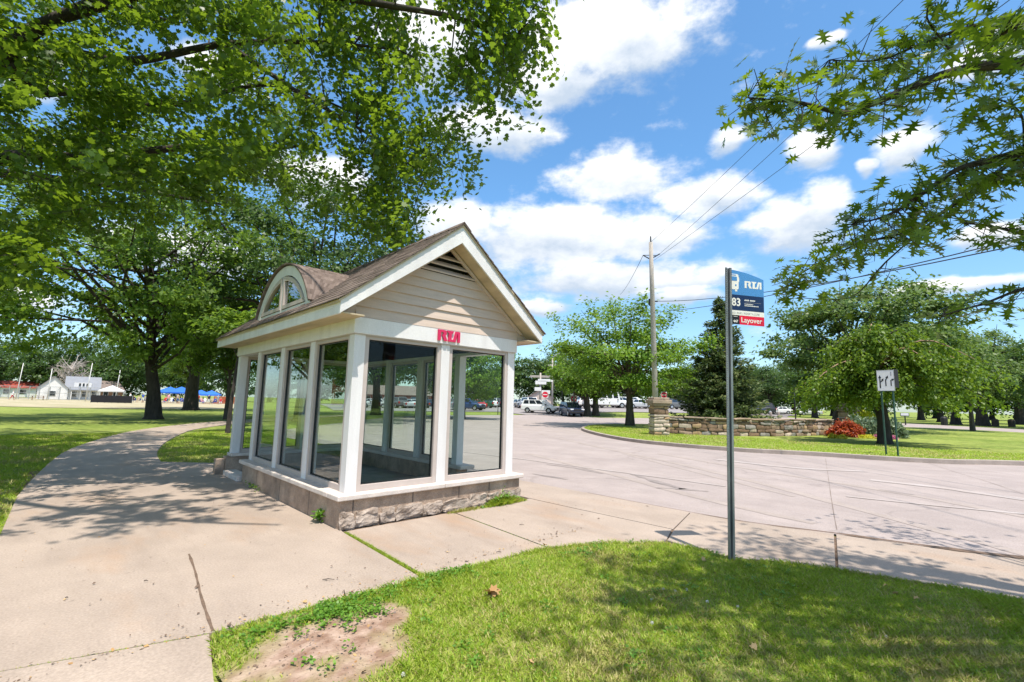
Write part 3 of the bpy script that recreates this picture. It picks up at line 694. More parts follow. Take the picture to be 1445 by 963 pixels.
# base: smooth brown concrete band over a rough rubble foot
mb = MB()
B0, B1 = -.085, W + .085
def base_run(mb, x0, x1, y0, y1): mb.box(x0, x1, y0, y1, -.05, Z0 - .001)
base_run(mb, B0, B1, -.085, .16)                     # front
base_run(mb, B0, .16, .16, 4.2)                      # left up to the doorway
base_run(mb, W - .16, B1, 1.33, LEN + .085)          # right from the doorway on
base_run(mb, B0, W - .16, LEN - .16, LEN + .085)     # back
for yy in (.9, 2.1, 3.3): mb.box(B0 - .0025, B0 + .02, yy, yy + .007, 0, Z0 - .004, 1)
for xx in (.08, .95, 1.75, 2.35): mb.box(xx, xx + .012, -.09, -.06, .17, Z0 - .004, 1)
mb.build('base_wall', [M['basecon'], M['mortar']], SH)
def lumpy(mb_bm, c, s, seed):
    allv = subcube(mb_bm, 6)
    for v in allv:
        p = v.co.copy()
        q = Vector((p.x * s[0], p.y * s[1], p.z * s[2]))
        r_ = 1 - .16 * (max(0, abs(p.x) * 2 - .7) + max(0, abs(p.z) * 2 - .6))
        q = Vector((q.x * r_, q.y * r_, q.z * r_))
        w = mnoise.noise_vector(q * 7 + Vector((seed * 3.1, seed, 0))) * .035 + mnoise.noise_vector(q * 24 + Vector((seed, 0, 4))) * .013
        v.co = Vector(c) + q + w
bm = bmesh.new(); xx = -.10; i = 0
while xx < W + .05:
    w_ = random.uniform(.14, .52); w_ = min(w_, W + .11 - xx)
    hh = random.uniform(.09, .18)
    lumpy(bm, (xx + w_ / 2, -.072 - random.uniform(0, .012), hh / 2 + .005), (w_ * 1.02, random.uniform(.09, .12), hh * 1.1), i)
    if hh < .15: lumpy(bm, (xx + w_ / 2, -.07, hh + .03), (w_ * .8, .10, .07), i + 50)
    if random.random() < .5: lumpy(bm, (xx + w_ * .5, -.10, .03), (w_ * .75, .1, .07), i + 90)
    xx += w_; i += 1
me = bpy.data.meshes.new('foundation_rubble'); bmesh.ops.recalc_face_normals(bm, faces=bm.faces); bm.to_mesh(me); bm.free(); me.materials.append(M['rubble'])
link(bpy.data.objects.new('foundation_rubble', me), SH)
# sill ledge
mb = MB(); SO = .143
mb.box(-SO, 1.46, -SO, .2, Z0, Z1); mb.box(1.464, W + SO, -SO, .2, Z0, Z1)
mb.box(-SO, .2, .203, 4.27, Z0, Z1); mb.box(W - .2, W + SO, 1.17, LEN - .203, Z0, Z1); mb.box(-.01, W + SO, LEN - .2, LEN + SO, Z0, Z1)
mb.build('sill', M['sill'], SH, bevel=.012)
# doorway jamb block and step at the back left
mb = MB(); mb.box(-.26, -.09, LEN - .12, LEN + .05, -.05, .30); mb.build('door_block', M['basecon'], SH, bevel=.01)
mb = MB(); mb.box(-.14, .1, 4.3, 5.35, -.05, .09); mb.build('door_step', M['sill'], SH, bevel=.01)
mb = MB(); mb.box(0.06, W - .06, .1, LEN - .1, -.04, .035); mb.build('floor', M['floor'], SH)
# posts
xs_f = (0, 1.3925, W - PW); ys_l = (1.345, 2.69, 4.035); ys_r = (1.36, 2.71, 4.06)
for x_ in xs_f:
    for y_ in (0, LEN - PW):
        mb = MB(); mb.box(x_, x_ + PW, y_, y_ + PW, Z1, ZB); mb.build('post', M['white'], SH, bevel=.006)
for y_ in ys_l:
    mb = MB(); mb.box(0, PW, y_, y_ + PW, Z1, ZB); mb.build('post', M['white'], SH, bevel=.006)
for y_ in ys_r:
    mb = MB(); mb.box(W - PW, W, y_, y_ + PW, Z1, ZB); mb.build('post', M['white'], SH, bevel=.006)
# windows
def window(axis, k, a0, a1, out):
    """frame and pane in the plane axis=k between a0..a1; out = direction of outside"""
    def bx(mb, p0, p1, q0, q1, d0, d1, mi=0):
        d0, d1 = sorted((k + out * d0, k + out * d1))
        if axis == 'y': mb.box(p0, p1, d0, d1, q0, q1, mi)
        else: mb.box(d0, d1, p0, p1, q0, q1, mi)
    fr = MB(); w = .062
    bx(fr, a0, a0 + w, Z1, ZB, -.012, -.10); bx(fr, a1 - w, a1, Z1, ZB, -.012, -.10)
    bx(fr, a0 + w, a1 - w, Z1, Z1 + .08, -.014, -.10); bx(fr, a0 + w, a1 - w, ZB - .06, ZB, -.014, -.10)
    f = fr.build('window', M['trim'], SH, bevel=.004)
    g = MB(); t = .014
    i0, i1, j0, j1 = a0 + w, a1 - w, Z1 + .08, ZB - .06
    bx(g, i0, i0 + t, j0, j1, -.05, -.085); bx(g, i1 - t, i1, j0, j1, -.05, -.085); bx(g, i0 + t, i1 - t, j0, j0 + t, -.05, -.085); bx(g, i0 + t, i1 - t, j1 - t, j1, -.05, -.085)
    g.build('gasket', M['gasket'], f)
    p = MB(); bx(p, i0 + .004, i1 - .004, j0 + .004, j1 - .004, -.062, -.070); p.build('pane', M['glass'], f)
for y_, o_ in ((0, -1), (LEN, 1)):
    window('y', y_, PW + .001, 1.3915, o_); window('y', y_, 1.3925 + PW + .001, W - PW - .001, o_)
for a, b_ in ((PW, ys_l[0]), (ys_l[0] + PW, ys_l[1]), (ys_l[1] + PW, ys_l[2])): window('x', 0, a + .001, b_ - .001, -1)
for a, b_ in ((ys_r[0] + PW, ys_r[1]), (ys_r[1] + PW, ys_r[2]), (ys_r[2] + PW, LEN - PW)): window('x', W, a + .001, b_ - .001, 1)
# header beam
OB = .027; mb = MB()
mb.box(-OB, W + OB, -OB, .15, ZB + .001, ZT); mb.box(-OB, W + OB, LEN - .15, LEN + OB, ZB + .001, ZT); mb.box(-OB, .15, .15, LEN - .15, ZB + .001, ZT); mb.box(W - .15, W + OB, .15, LEN - .15, ZB + .001, ZT)
mb.build('header_beam', M['white'], SH, bevel=.006)
mb = MB(); mb.box(-OB + .012, W + OB - .012, -OB + .012, -.002, ZB - .012, ZB); mb.box(-OB + .012, -.002, -OB + .014, LEN, ZB - .012, ZB); mb.build('drip_edge', M['trim'], SH)
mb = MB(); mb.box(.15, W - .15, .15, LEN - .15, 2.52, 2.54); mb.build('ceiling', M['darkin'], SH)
# gable walls, siding
RB, RT = 2.639, 2.831; AB, AT = 4.001, 4.287; XM = W / 2
sb = (AB - RB) / (XM + EX); st = (AT - RT) / (XM + EX)
def xlo(z): return (z - RB) / sb - EX          # inner face of the left rake at height z
for y_, o_ in ((0, -1), (LEN, 1)):
    mb = MB(); z = ZT + .001; e = .145; VZ = 3.545
    while z < VZ - .02:
        z1 = min(z + e, VZ)
        a0 = max(-.02, xlo(z)); a1 = max(-.02, xlo(z1))
        poly0 = [(a0, z), (W - a0, z), (W - a1, z1), (a1, z1)]
        b = len(mb.v)
        yo0, yo1 = y_ + o_ * .030, y_ + o_ * .008
        mb.v += [(a0, yo0, z), (W - a0, yo0, z), (W - a1, yo1, z1), (a1, yo1, z1), (a0, y_ - o_ * .02, z), (W - a0, y_ - o_ * .02, z), (W - a1, y_ - o_ * .02, z1), (a1, y_ - o_ * .02, z1)]
        for f in ((0, 1, 2, 3), (7, 6, 5, 4), (0, 4, 5, 1), (1, 5, 6, 2), (2, 6, 7, 3), (3, 7, 4, 0)): mb.f.append(tuple(b + i for i in f)); mb.m.append(0)
        z = z1
    mb.build('siding', M['siding'], SH)
    # louvred vent: dark recess, slats and a trim on the slopes
    mb = MB(); v0 = xlo(VZ) + .02
    mb.yprism([(v0, VZ), (W - v0, VZ), (XM, AB - .03)], y_ + o_ * -.10, y_ + o_ * -.12)
    vent = mb.build('gable_vent', M['gasket'], SH)
    mb = MB()
    zz = VZ + .005
    while zz < AB - .12:
        a0 = xlo(zz) + .03
        b = len(mb.v)
        mb.v += [(a0, y_ + o_ * .03, zz), (W - a0, y_ + o_ * .03, zz), (W - a0, y_ + o_ * .03, zz + .022), (a0, y_ + o_ * .03, zz + .022), (a0, y_ - o_ * .06, zz + .075), (W - a0, y_ - o_ * .06, zz + .075), (W - a0, y_ - o_ * .06, zz + .097), (a0, y_ - o_ * .06, zz + .097)]
        for f in ((0, 1, 2, 3), (7, 6, 5, 4), (0, 4, 5, 1), (1, 5, 6, 2), (2, 6, 7, 3), (3, 7, 4, 0)): mb.f.append(tuple(b + i for i in f)); mb.m.append(0)
        zz += .115
    mb.build('slat', M['siding'], vent)
    mb = MB()
    for s_ in (1, -1):
        q = lambda x_: x_ if s_ == 1 else W - x_
        mb.yprism([(q(xlo(ZT + .1) + .0), ZT + .1), (q(xlo(ZT + .1) + .075), ZT + .1), (q(XM), AB - .055), (q(XM), AB - .002)], y_ + o_ * .045, y_ + o_ * .005)
    mb.build('vent_trim', M['siding'], SH)
    # rake fascia with a plumb cut at the eave
    mb = MB()
    for s_ in (1, -1):
        q = lambda x_: x_ if s_ == 1 else W - x_
        mb.yprism([(q(-EX), RB), (q(-EX), RT), (q(XM), AT), (q(XM), AB)], y_ + o_ * EY, y_ + o_ * (EY - .03))
    mb.build('rake_fascia', M['white'], SH, bevel=.003)
    # soffit under the rake
    mb = MB()
    for s_ in (1, -1):
        q = lambda x_: x_ if s_ == 1 else W - x_
        mb.yprism([(q(-EX + .03), RB + .04), (q(XM), AB + .02), (q(XM), AB + .06), (q(-EX + .03), RB + .08)], y_ + o_ * (EY - .031), y_ - o_ * .04)
    mb.build('soffit', M['soffit'], SH)
for x0, x1 in ((-EX, -EX + .028), (W + EX - .028, W + EX)):
    mb = MB(); mb.box(x0, x1, -EY + .031, LEN + EY - .031, RB, RT + .012); mb.build('eave_fascia', M['white'], SH, bevel=.003)
for x0, x1 in ((-EX + .029, -.02), (W + .02, W + EX - .029)):
    mb = MB(); mb.box(x0, x1, -EY + .032, LEN + EY - .032, RB + .012, RB + .03); mb.build('eave_soffit', M['soffit'], SH)
for y_, o_ in ((0, -1), (LEN, 1)):
    for s_ in (1, -1):
        mb = MB()
        q = lambda x_: x_ if s_ == 1 else W - x_
        mb.yprism([(q(-EX + .029), RB + .031), (q(-.021), RB + .031), (q(-.021), RB + sb * (EX - .021) + .05), (q(-EX + .029), RB + .055)], y_ + o_ * .012, y_ - o_ * .01)
        mb.build('eave_return', M['siding'], SH)
# stepped shingle courses (each tab its own island, slightly uneven)
mb = MB(); exp_ = .135; sl = math.hypot(XM + EX + .05, st * (XM + EX + .05)); nc = int(sl / exp_) + 1
ux = (XM + EX + .05) / sl; uz = st * ux
y0_, y1_ = -EY - .035, LEN + EY + .035
for s_ in (1, -1):
    for c_ in range(nc):
        d0 = c_ * exp_; d1 = min(d0 + exp_ * 1.35, sl)
        yy = y0_ - random.uniform(0, .25)
        while yy < y1_:
            ye = yy + random.uniform(.16, .36); ya, yb = max(yy, y0_), min(ye, y1_)
            yy = ye
            if yb - ya < .02: continue
            lift = random.uniform(.016, .024); jj = random.uniform(-.006, .006)
            pts = []
            for d_, hh in ((d0 + jj - .01, lift), (d1, .004)):
                px_ = -EX - .05 + ux * d_ - uz * hh * .0; pz_ = RT - .05 * st + uz * d_ + .012 + hh
                pts.append((px_, pz_))
            (xa, za), (xb, zb_) = pts
            X = lambda v_: v_ if s_ == 1 else W - v_
            b = len(mb.v)
            mb.v += [(X(xa), ya, za), (X(xa), yb - .004, za), (X(xb), yb - .004, zb_), (X(xb), ya, zb_), (X(xa), ya, za - .014), (X(xa), yb - .004, za - .014), (X(xb), yb - .004, zb_ - .014), (X(xb), ya, zb_ - .014)]
            for f in ((0, 1, 2, 3), (7, 6, 5, 4), (0, 4, 5, 1), (1, 5, 6, 2), (2, 6, 7, 3), (3, 7, 4, 0)): mb.f.append(tuple(b + i for i in f)); mb.m.append(0)
for k in range(int((y1_ - y0_) / .2) + 1):
    ya = y0_ + k * .2; yb = min(ya + .24, y1_)
    mb.yprism([(XM - .14, AT - .14 * st + .045), (XM, AT + .05), (XM + .14, AT - .14 * st + .045), (XM + .14, AT - .14 * st + .03), (XM, AT + .03), (XM - .14, AT - .14 * st + .03)], ya, yb)
mb.build('roof', M['shingle'], SH)
mb = MB()
for s_ in (1, -1):
    X = lambda v_: v_ if s_ == 1 else W - v_
    mb.yprism([(X(-EX - .03), RT - .03 * st), (X(XM), AT), (X(XM), AT - .03), (X(-EX - .03), RT - .03 * st - .03)], y0_ + .02, y1_ - .02)
mb.build('roof_deck', M['soffit'], SH)
# arched dormer on the left slope
DY, DA, DB, DZ, DX = 2.74, 1.33, .775, 3.0, -.10
def rz_(x_): return RT + st * (x_ + EX)
def arch(a, b_, n_=28):
    R0 = (a * a + b_ * b_) / (2 * b_); t0 = math.asin(a / R0)
    return [(DY + R0 * math.sin(-t0 + 2 * t0 * i / n_), R0 * math.cos(-t0 + 2 * t0 * i / n_) - R0 + b_) for i in range(n_ + 1)]
DM = MB()
o_, i_ = arch(DA, DB), arch(DA - .20, DB - .17)
for k in range(28):
    DM.xprism([(o_[k][0], DZ + .10 + o_[k][1]), (o_[k + 1][0], DZ + .10 + o_[k + 1][1]), (i_[k + 1][0], DZ + .10 + i_[k + 1][1]), (i_[k][0], DZ + .10 + i_[k][1])], DX, DX + .05)
DM.box(DX, DX + .05, DY - DA, DY + DA, DZ - .06, DZ + .099); DM.box(DX + .003, DX + .05, DY - .035, DY + .035, DZ + .10, DZ + DB - .05)
dorm = DM.build('dormer', M['white'], SH)
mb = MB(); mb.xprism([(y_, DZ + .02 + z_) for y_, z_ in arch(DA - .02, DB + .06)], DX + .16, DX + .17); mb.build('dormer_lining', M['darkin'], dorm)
for s_ in (-1, 1):
    fr = MB(); ao, bo = DA - .235, DB - .20; ai, bi = DA - .31, DB - .275
    def qa(a, b_, n_=14):
        R0 = (a * a + b_ * b_) / (2 * b_)
        return [(.045 + (a - .045) * math.cos(PI / 2 * i / n_), math.sqrt(max(0, R0 * R0 - (.045 + (a - .045) * math.cos(PI / 2 * i / n_)) ** 2)) - R0 + b_) for i in range(n_ + 1)]
    qo = qa(ao, bo); qi = [(max(.10, p[0]), max(.06, p[1])) for p in qa(ai, bi)]
    for k in range(14): fr.xprism([(DY + s_ * qo[k][0], DZ + .11 + qo[k][1]), (DY + s_ * qo[k + 1][0], DZ + .11 + qo[k + 1][1]), (DY + s_ * qi[k + 1][0], DZ + .11 + qi[k + 1][1]), (DY + s_ * qi[k][0], DZ + .11 + qi[k][1])], DX - .012, DX + .04)
    a_, b2 = sorted((DY + s_ * .045, DY + s_ * ao)); fr.box(DX - .012, DX + .04, a_, b2, DZ + .105, DZ + .17)
    a_, b2 = sorted((DY + s_ * .045, DY + s_ * .10)); fr.box(DX - .013, DX + .04, a_, b2, DZ + .17, DZ + .11 + bo)
    fr.build('window_frame', M['trim'], dorm)
    pn = MB(); pn.xprism([(DY + s_ * p[0], DZ + .11 + p[1]) for p in qi] + [(DY + s_ * .10, DZ + .17)], DX + .022, DX + .026); pn.build('pane', M['glass'], dorm)
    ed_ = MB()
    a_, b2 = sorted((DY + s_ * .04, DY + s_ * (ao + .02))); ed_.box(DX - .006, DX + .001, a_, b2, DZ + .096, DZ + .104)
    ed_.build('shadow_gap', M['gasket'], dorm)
mb = MB(); N_ = 30
ro = arch(DA + .035, DB + .04, N_)
def xin(z): return (z - RT) / st - EX + .03
nseg = 14
for k in range(N_):
    (ya, za), (yb, zb_) = ro[k], ro[k + 1]; za += DZ + .10; zb_ += DZ + .10
    for j in range(nseg):
        qa_ = []
        for (yy, zz) in ((ya, za), (yb, zb_)):
            x0, x1 = DX - .045, max(xin(zz), DX - .03)
            qa_.append((x0 + (x1 - x0) * j / nseg, x0 + (x1 - x0) * (j + 1) / nseg, yy, zz))
        (a0, a1, yA, zA), (c0, c1, yB, zB) = qa_
        b = len(mb.v); lf = random.uniform(0, .006); cz = lambda yy: (yy - DY) / DA * .02
        mb.v += [(a0, yA, zA + lf), (a1, yA, zA), (c1, yB, zB), (c0, yB, zB + lf), (a0, yA - cz(yA), zA - .022), (a1, yA - cz(yA), zA - .022), (c1, yB - cz(yB), zB - .022), (c0, yB - cz(yB), zB - .022)]
        for f in ((0, 1, 2, 3), (7, 6, 5, 4), (0, 4, 5, 1), (1, 5, 6, 2), (2, 6, 7, 3), (3, 7, 4, 0)): mb.f.append(tuple(b + i for i in f)); mb.m.append(0)
mb.build('dormer_roof', M['shingle'], SH)
# logo letters  (unit height glyphs)
GLY = [
    [(0, 0), (0, 1), (.78, 1), (.90, .92), (.93, .62), (.82, .50), (1.06, 0), (.70, 0), (.46, .50), (.58, .60), (.58, .74), (.50, .80), (.30, .80), (.30, 0)],
    [(.98, 1), (1.78, 1), (1.66, .80), (1.53, .76), (1.50, .20), (1.78, .20), (1.66, 0), (1.15, 0), (1.20, .76), (1.09, .80)],
    [(1.70, 0), (1.98, 1), (2.50, 1), (2.50, 0), (2.22, 0), (2.22, .78), (2.17, .80), (1.98, 0)]]
for g_ in GLY:
    mb = MB(); h_ = .165; mb.yprism([(1.285 + p[0] * h_, 2.505 + p[1] * h_) for p in g_], -OB - .026, -OB - .003); mb.build('letter', M['red'], SH)
# ================================================================== BUS STOP SIGN
ev = np.array([.36, -.235]); ang = math.atan2(ev[1], ev[0])
BS = empty('bus_stop_sign', (2.525, -3.757, 0), ang, 'bus stop sign with blue route plate 83 on a perforated galvanised post in the lawn', 'bus stop sign')
BS.rotation_euler = (Matrix.Rotation(.026, 3, Vector((HF[0], HF[1], 0))) @ Matrix.Rotation(ang, 3, 'Z')).to_euler()   # the post leans a little
mb = MB()      # channel: left flange punched through with holes, recessed web, plain right flange
H_ = 3.17
mb.zprism([(-.024, -.012), (-.024, .018), (.018, .018), (.018, -.012), (.036, -.012), (.036, -.018), (.012, -.018), (.012, .012), (-.018, .012), (-.018, -.012)], -.3, H_)
mb.box(-.042, -.0355, -.018, -.012, -.3, H_); mb.box(-.0265, -.018, -.018, -.0122, -.3, H_)
z = .04; mb.box(-.0355, -.0265, -.018, -.012, -.3, z)
while z < H_ - .03:
    mb.box(-.0355, -.0265, -.018, -.012, z + .011, min(z + .0254, H_)); z += .0254
mb.build('post', M['steel'], BS)
def plate(poly, y0, y1, mat, name, parent, bevel=0):
    m_ = MB(); m_.yprism([(p[0] + .03, p[1]) for p in poly], y0, y1); return m_.build(name, mat, parent, bevel=bevel)
Y0, Y1 = .0135, .0175
top = [(-.03 + .47 * i / 10, 3.165 - .075 * (i / 10) ** 2 - .012 * (i / 10)) for i in range(11)]
pan = plate([(-.03, 2.875), (.44, 2.875)] + top[::-1], Y0 + .006, Y1 + .006, M['signblue'], 'logo_panel', BS)
nav = plate([(-.03, 2.695), (.44, 2.695), (.44, 2.8745), (-.03, 2.8745)], Y0 + .006, Y1 + .006, M['signnavy'], 'route_panel', BS)
inf = plate([(-.03, 2.64), (.44, 2.64), (.44, 2.6945), (-.03, 2.6945)], Y0 + .006, Y1 + .006, M['signwhite'], 'information_strip', BS)
blk = plate([(-.03, 2.535), (.125, 2.535), (.125, 2.6395), (-.03, 2.6395)], Y0 + .006, Y1 + .006, M['signblack'], 'stop_number_panel', BS)
lay = plate([(.1255, 2.535), (.44, 2.535), (.44, 2.6395), (.1255, 2.6395)], Y0 + .006, Y1 + .006, M['signred'], 'layover_panel', BS)
YF0, YF1 = Y0 + .0049, Y0 + .0058
for g_ in GLY:
    h_ = .082; plate([(.195 + p[0] * h_ * 1.06, 2.963 + p[1] * h_) for p in g_], YF0, YF1, M['signwhite'], 'letter', pan)
# bus pictogram, its left half hidden by the post
def rrect(x0, x1, z0, z1, r):
    out = []
    for cx, cz, a in ((x1 - r, z0 + r, -90), (x1 - r, z1 - r, 0), (x0 + r, z1 - r, 90), (x0 + r, z0 + r, 180)):
        for k in range(5): w_ = math.radians(a + 90 * k / 4); out.append((cx + r * math.cos(w_), cz + r * math.sin(w_)))
    return out
plate(rrect(-.03, .118, 2.935, 3.115, .02), YF0, YF1, M['signwhite'], 'bus_emblem', pan)
plate(rrect(-.025, .098, 3.035, 3.085, .008), YF0 - .0012, YF0 - .0003, M['signblue'], 'emblem_windscreen', pan)
plate(rrect(.0, .085, 3.097, 3.107, .004), YF0 - .0012, YF0 - .0003, M['signblue'], 'emblem_destination', pan)
plate(rrect(.072, .092, 2.975, 2.995, .0095), YF0 - .0012, YF0 - .0003, M['signblue'], 'emblem_headlamp', pan)
plate(rrect(.072, .10, 2.912, 2.94, .006), YF0, YF1, M['signwhite'], 'emblem_wheel', pan)
plate([(.118, 3.02), (.126, 3.03), (.126, 3.075), (.118, 3.085)], YF0, YF1, M['signwhite'], 'emblem_mirror', pan)
def text(s, size, x, z, mat, parent, name='lettering', bold=0.0, sx=1.0):
    cu = bpy.data.curves.new('tmp', 'FONT'); cu.body = s; cu.size = size; cu.offset = bold; cu.resolution_u = 4
    t = bpy.data.objects.new('tmp', cu); COL.objects.link(t); dg = bpy.context.evaluated_depsgraph_get()
    me = bpy.data.meshes.new_from_object(t.evaluated_get(dg)); COL.objects.unlink(t); bpy.data.objects.remove(t)
    me.transform(Matrix(((sx, 0, 0, x + .03), (0, 0, -1, YF0), (0, 1, 0, z), (0, 0, 0, 1)))); me.materials.clear(); me.materials.append(mat); me.name = name
    return link(bpy.data.objects.new(name, me), parent)
text('83', .125, .028, 2.748, M['signwhite'], nav, 'route_number', .003, .92)
text('Layover', .083, .142, 2.563, M['signwhite'], lay, 'lettering', .001, 1.0)
text('621-9500 | RIDERTA.COM', .031, .035, 2.655, M['signgrey'], inf, 'lettering', .0004, 1.0)
text('447', .04, .045, 2.556, M['signwhite'], blk, 'lettering', .001)
def fine_lines(rows, mat, parent):
    for (x0, x1, z, h_) in rows:
        m_ = MB(); x_ = x0
        while x_ < x1:
            w_ = random.uniform(.006, .014); m_.box(x_ + .03, min(x_ + w_, x1) + .03, YF0, YF1, z, z + h_ * random.uniform(.7, 1)); x_ += w_ + .0035
        m_.build('fine_print', mat, parent)
fine_lines([(.19, .25, 2.812, .017), (.262, .325, 2.812, .017), (.19, .30, 2.772, .010), (.19, .37, 2.752, .011)], M['signwhite'], nav)
m_ = MB(); m_.box(.22, .43, YF0, YF1, 2.795, 2.797); m_.build('rule_line', M['signgrey'], nav)
fine_lines([(.05, .10, 2.62, .008)], M['signwhite'], blk)

# ================================================================== LANE USE SIGN
g0 = gz(1253, 641, .12); g1 = gz(1265.5, 645, .12)
cmid = (g0 + g1) / 2; e2 = g1 - g0; e2[2] = 0; wd = np.linalg.norm(e2); e2 /= wd; hw = .165
_vr = ray(1255, 560); LS = empty('lane_sign', (cmid[0], cmid[1], .115), math.atan2(_vr[1], _vr[0]) - PI / 2 - .35, 'white lane arrow sign on two thin green posts by the far kerb', 'road sign')
fd = float((cmid - CAM) @ FW)
zt0 = float((at(1243, 521, fd) - cmid)[2]) + 0; zb0 = float((at(1243, 551, fd) - cmid)[2])
for sx in (-hw, hw):
    mb = MB(); mb.box(sx - .022, sx + .022, -.02, .02, -.2, zb0 + .3); mb.box(sx - .004, sx + .004, -.034, -.02, -.2, zb0 + .3); mb.build('post', M['greenpost'], LS)
px2m = fd / FOC
wpan = 22.0 * px2m * .95
mb = MB(); xa, xb = -hw - .17 * wpan, -hw - .17 * wpan + wpan
mb.box(xa, xb, -.04, -.034, zb0, zt0); lp = mb.build('sign_panel', M['signwhite'], LS, bevel=.002)
mb = MB(); t_ = .02 * wpan
for b_ in ((xa, xb, zb0, zb0 + t_), (xa, xb, zt0 - t_, zt0), (xa, xa + t_, zb0, zt0), (xb - t_, xb, zb0, zt0)): mb.box(b_[0] + .012, b_[1] - .012, -.0425, -.0405, b_[2] + .012, b_[3] - .012)
mb.build('border', M['signgrey'], lp)
hp = zt0 - zb0
def arrow(pts, name='arrow', w_=.05):
    m_ = MB(); P = [np.array([xa + p[0] * wpan, zb0 + p[1] * hp]) for p in pts]; w_ *= wpan
    for i in range(len(P) - 1):
        t = P[i + 1] - P[i]; t /= np.linalg.norm(t); nn = np.array([-t[1], t[0]]) * w_ / 2; ee = t * w_ * .2
        m_.yprism([tuple(P[i] - nn - ee), tuple(P[i] + nn - ee), tuple(P[i + 1] + nn), tuple(P[i + 1] - nn)], -.0425 - .0004 * i, -.0404)
    t = P[-1] - P[-2]; t /= np.linalg.norm(t); nn = np.array([-t[1], t[0]])
    m_.yprism([tuple(P[-1] + nn * w_ * 1.35), tuple(P[-1] - nn * w_ * 1.35), tuple(P[-1] + t * w_ * 2.8)], -.044, -.0404)
    m_.build(name, M['signblack'], lp)
arrow([(.17, .14), (.17, .62)], w_=.07); arrow([(.17, .42), (.27, .46), (.30, .50)], w_=.06)
arrow([(.50, .24), (.50, .52), (.57, .62)], w_=.065); arrow([(.80, .24), (.80, .50), (.86, .52)], w_=.06)
mb = MB(); mb.box(.78 * wpan + xa, .86 * wpan + xa, -.042, -.0404, zb0 + .72 * hp, zb0 + .92 * hp); mb.build('border', M['signgrey'], lp)
# second plate, seen from behind at a steep angle
mb = MB(); q_ = np.array([.10, .98]) * wpan * .8; mb.zprism([(xb + .004, -.03), (xb + .012, -.03), (xb + .012 + q_[0] * -.9, -.03 + q_[1]), (xb + .004 + q_[0] * -.9, -.03 + q_[1])], zb0 + .16 * hp, zt0 + .03); mb.build('back_plate', M['blackfab'], LS)

# ================================================================== UTILITY POLE AND WIRES
PD = 30.5
pb = gd(926, PD); pt = at(918.3, 342, PD - 1.0)
UPL = empty('utility_pole', pb, 0, 'tall leaning grey wooden utility pole behind the stone pillar', 'utility pole')
v_ = pt - pb
mb = MB(); mb.tube([(0, 0, -.3), tuple(v_ * .25), tuple(v_ * .5), tuple(v_ * .75), tuple(v_)], [.195, .18, .16, .14, .12], 14); mb.build('pole', M['polewood'], UPL, smooth=True)
mb = MB(); mb.tube([tuple(v_ * .97), tuple(v_ * 1.03)], [.05, .035], 8); mb.build('top_pin', M['wire'], UPL)
def rel(px, py): return at(px, py, PD - .6) - pb
ins = {'L': rel(907.5, 360.5), 'R': rel(931, 358.5), 'M': rel(917, 425.5), 'M2': rel(926, 425.5)}
mb = MB(); mb.tube([ins['L'], rel(911, 362.5), rel(917.5, 366)], .035, 6); mb.tube([rel(918, 360.5), ins['L']], .02, 6); mb.tube([rel(919, 365), rel(925, 362), ins['R']], .035, 6); mb.tube([rel(919, 360.5), rel(927, 361)], .02, 6); mb.build('insulator_bracket', M['wire'], UPL)
mb = MB(); mb.tube([rel(915.5, 425.5), rel(928, 425.5)], .045, 8); mb.tube([rel(916.5, 422), rel(916.5, 430)], .06, 8); mb.tube([rel(915.8, 430), rel(921, 435)], .025, 6); mb.build('cable_bracket', M['wire'], UPL)
def wire(p0, p1, label, sag=.15, r=.014, n_=14):
    p0 = np.array(p0); p1 = np.array(p1)
    pts = [p0 + (p1 - p0) * t - np.array([0, 0, sag * 4 * t * (1 - t)]) for t in np.linspace(0, 1, n_)]
    m_ = MB(); m_.tube(pts, r * .8, 5); return tag(m_.build('overhead_wire', M['wire']), label, 'wire', 'overhead wires from the leaning pole')
def through(p0, px, py, z, k=2.0):
    d = ray(px, py); t = (z - CAM[2]) / d[2]; p = CAM + t * d; return p0 + (p - p0) * k
wire(pt, through(pt, 1262, 2, 11.2, 1.5), 'topmost overhead wire running from the pole tip to the upper right', .2, .011)
wire(pb + ins['R'], through(pb + ins['R'], 1190, 112, 10.6, 2.0), 'overhead wire from the right insulator arm to the upper right', .2, .011)
wire(pb + rel(921, 369), through(pb + rel(921, 369), 1150, 195, 10.2, 2.6), 'overhead wire just below the insulator arms, to the upper right', .2, .011)
wire(pb + ins['L'], at(875, 416, 60), 'overhead wire going down left from the left insulator arm', .3, .02)
wire(pb + ins['M2'], through(pb + ins['M2'], 1120, 375, 6.9, 2.6), 'upper thick cable running right behind the bus stop sign', .9, .02)
wire(pb + rel(921, 441), through(pb + rel(921, 441), 1120, 381, 6.5, 2.6), 'lower cable running right behind the bus stop sign', .8, .018)
wire(pb + ins['M'], at(893, 460, 60), 'short cable going down left from the middle bracket', .3, .018)

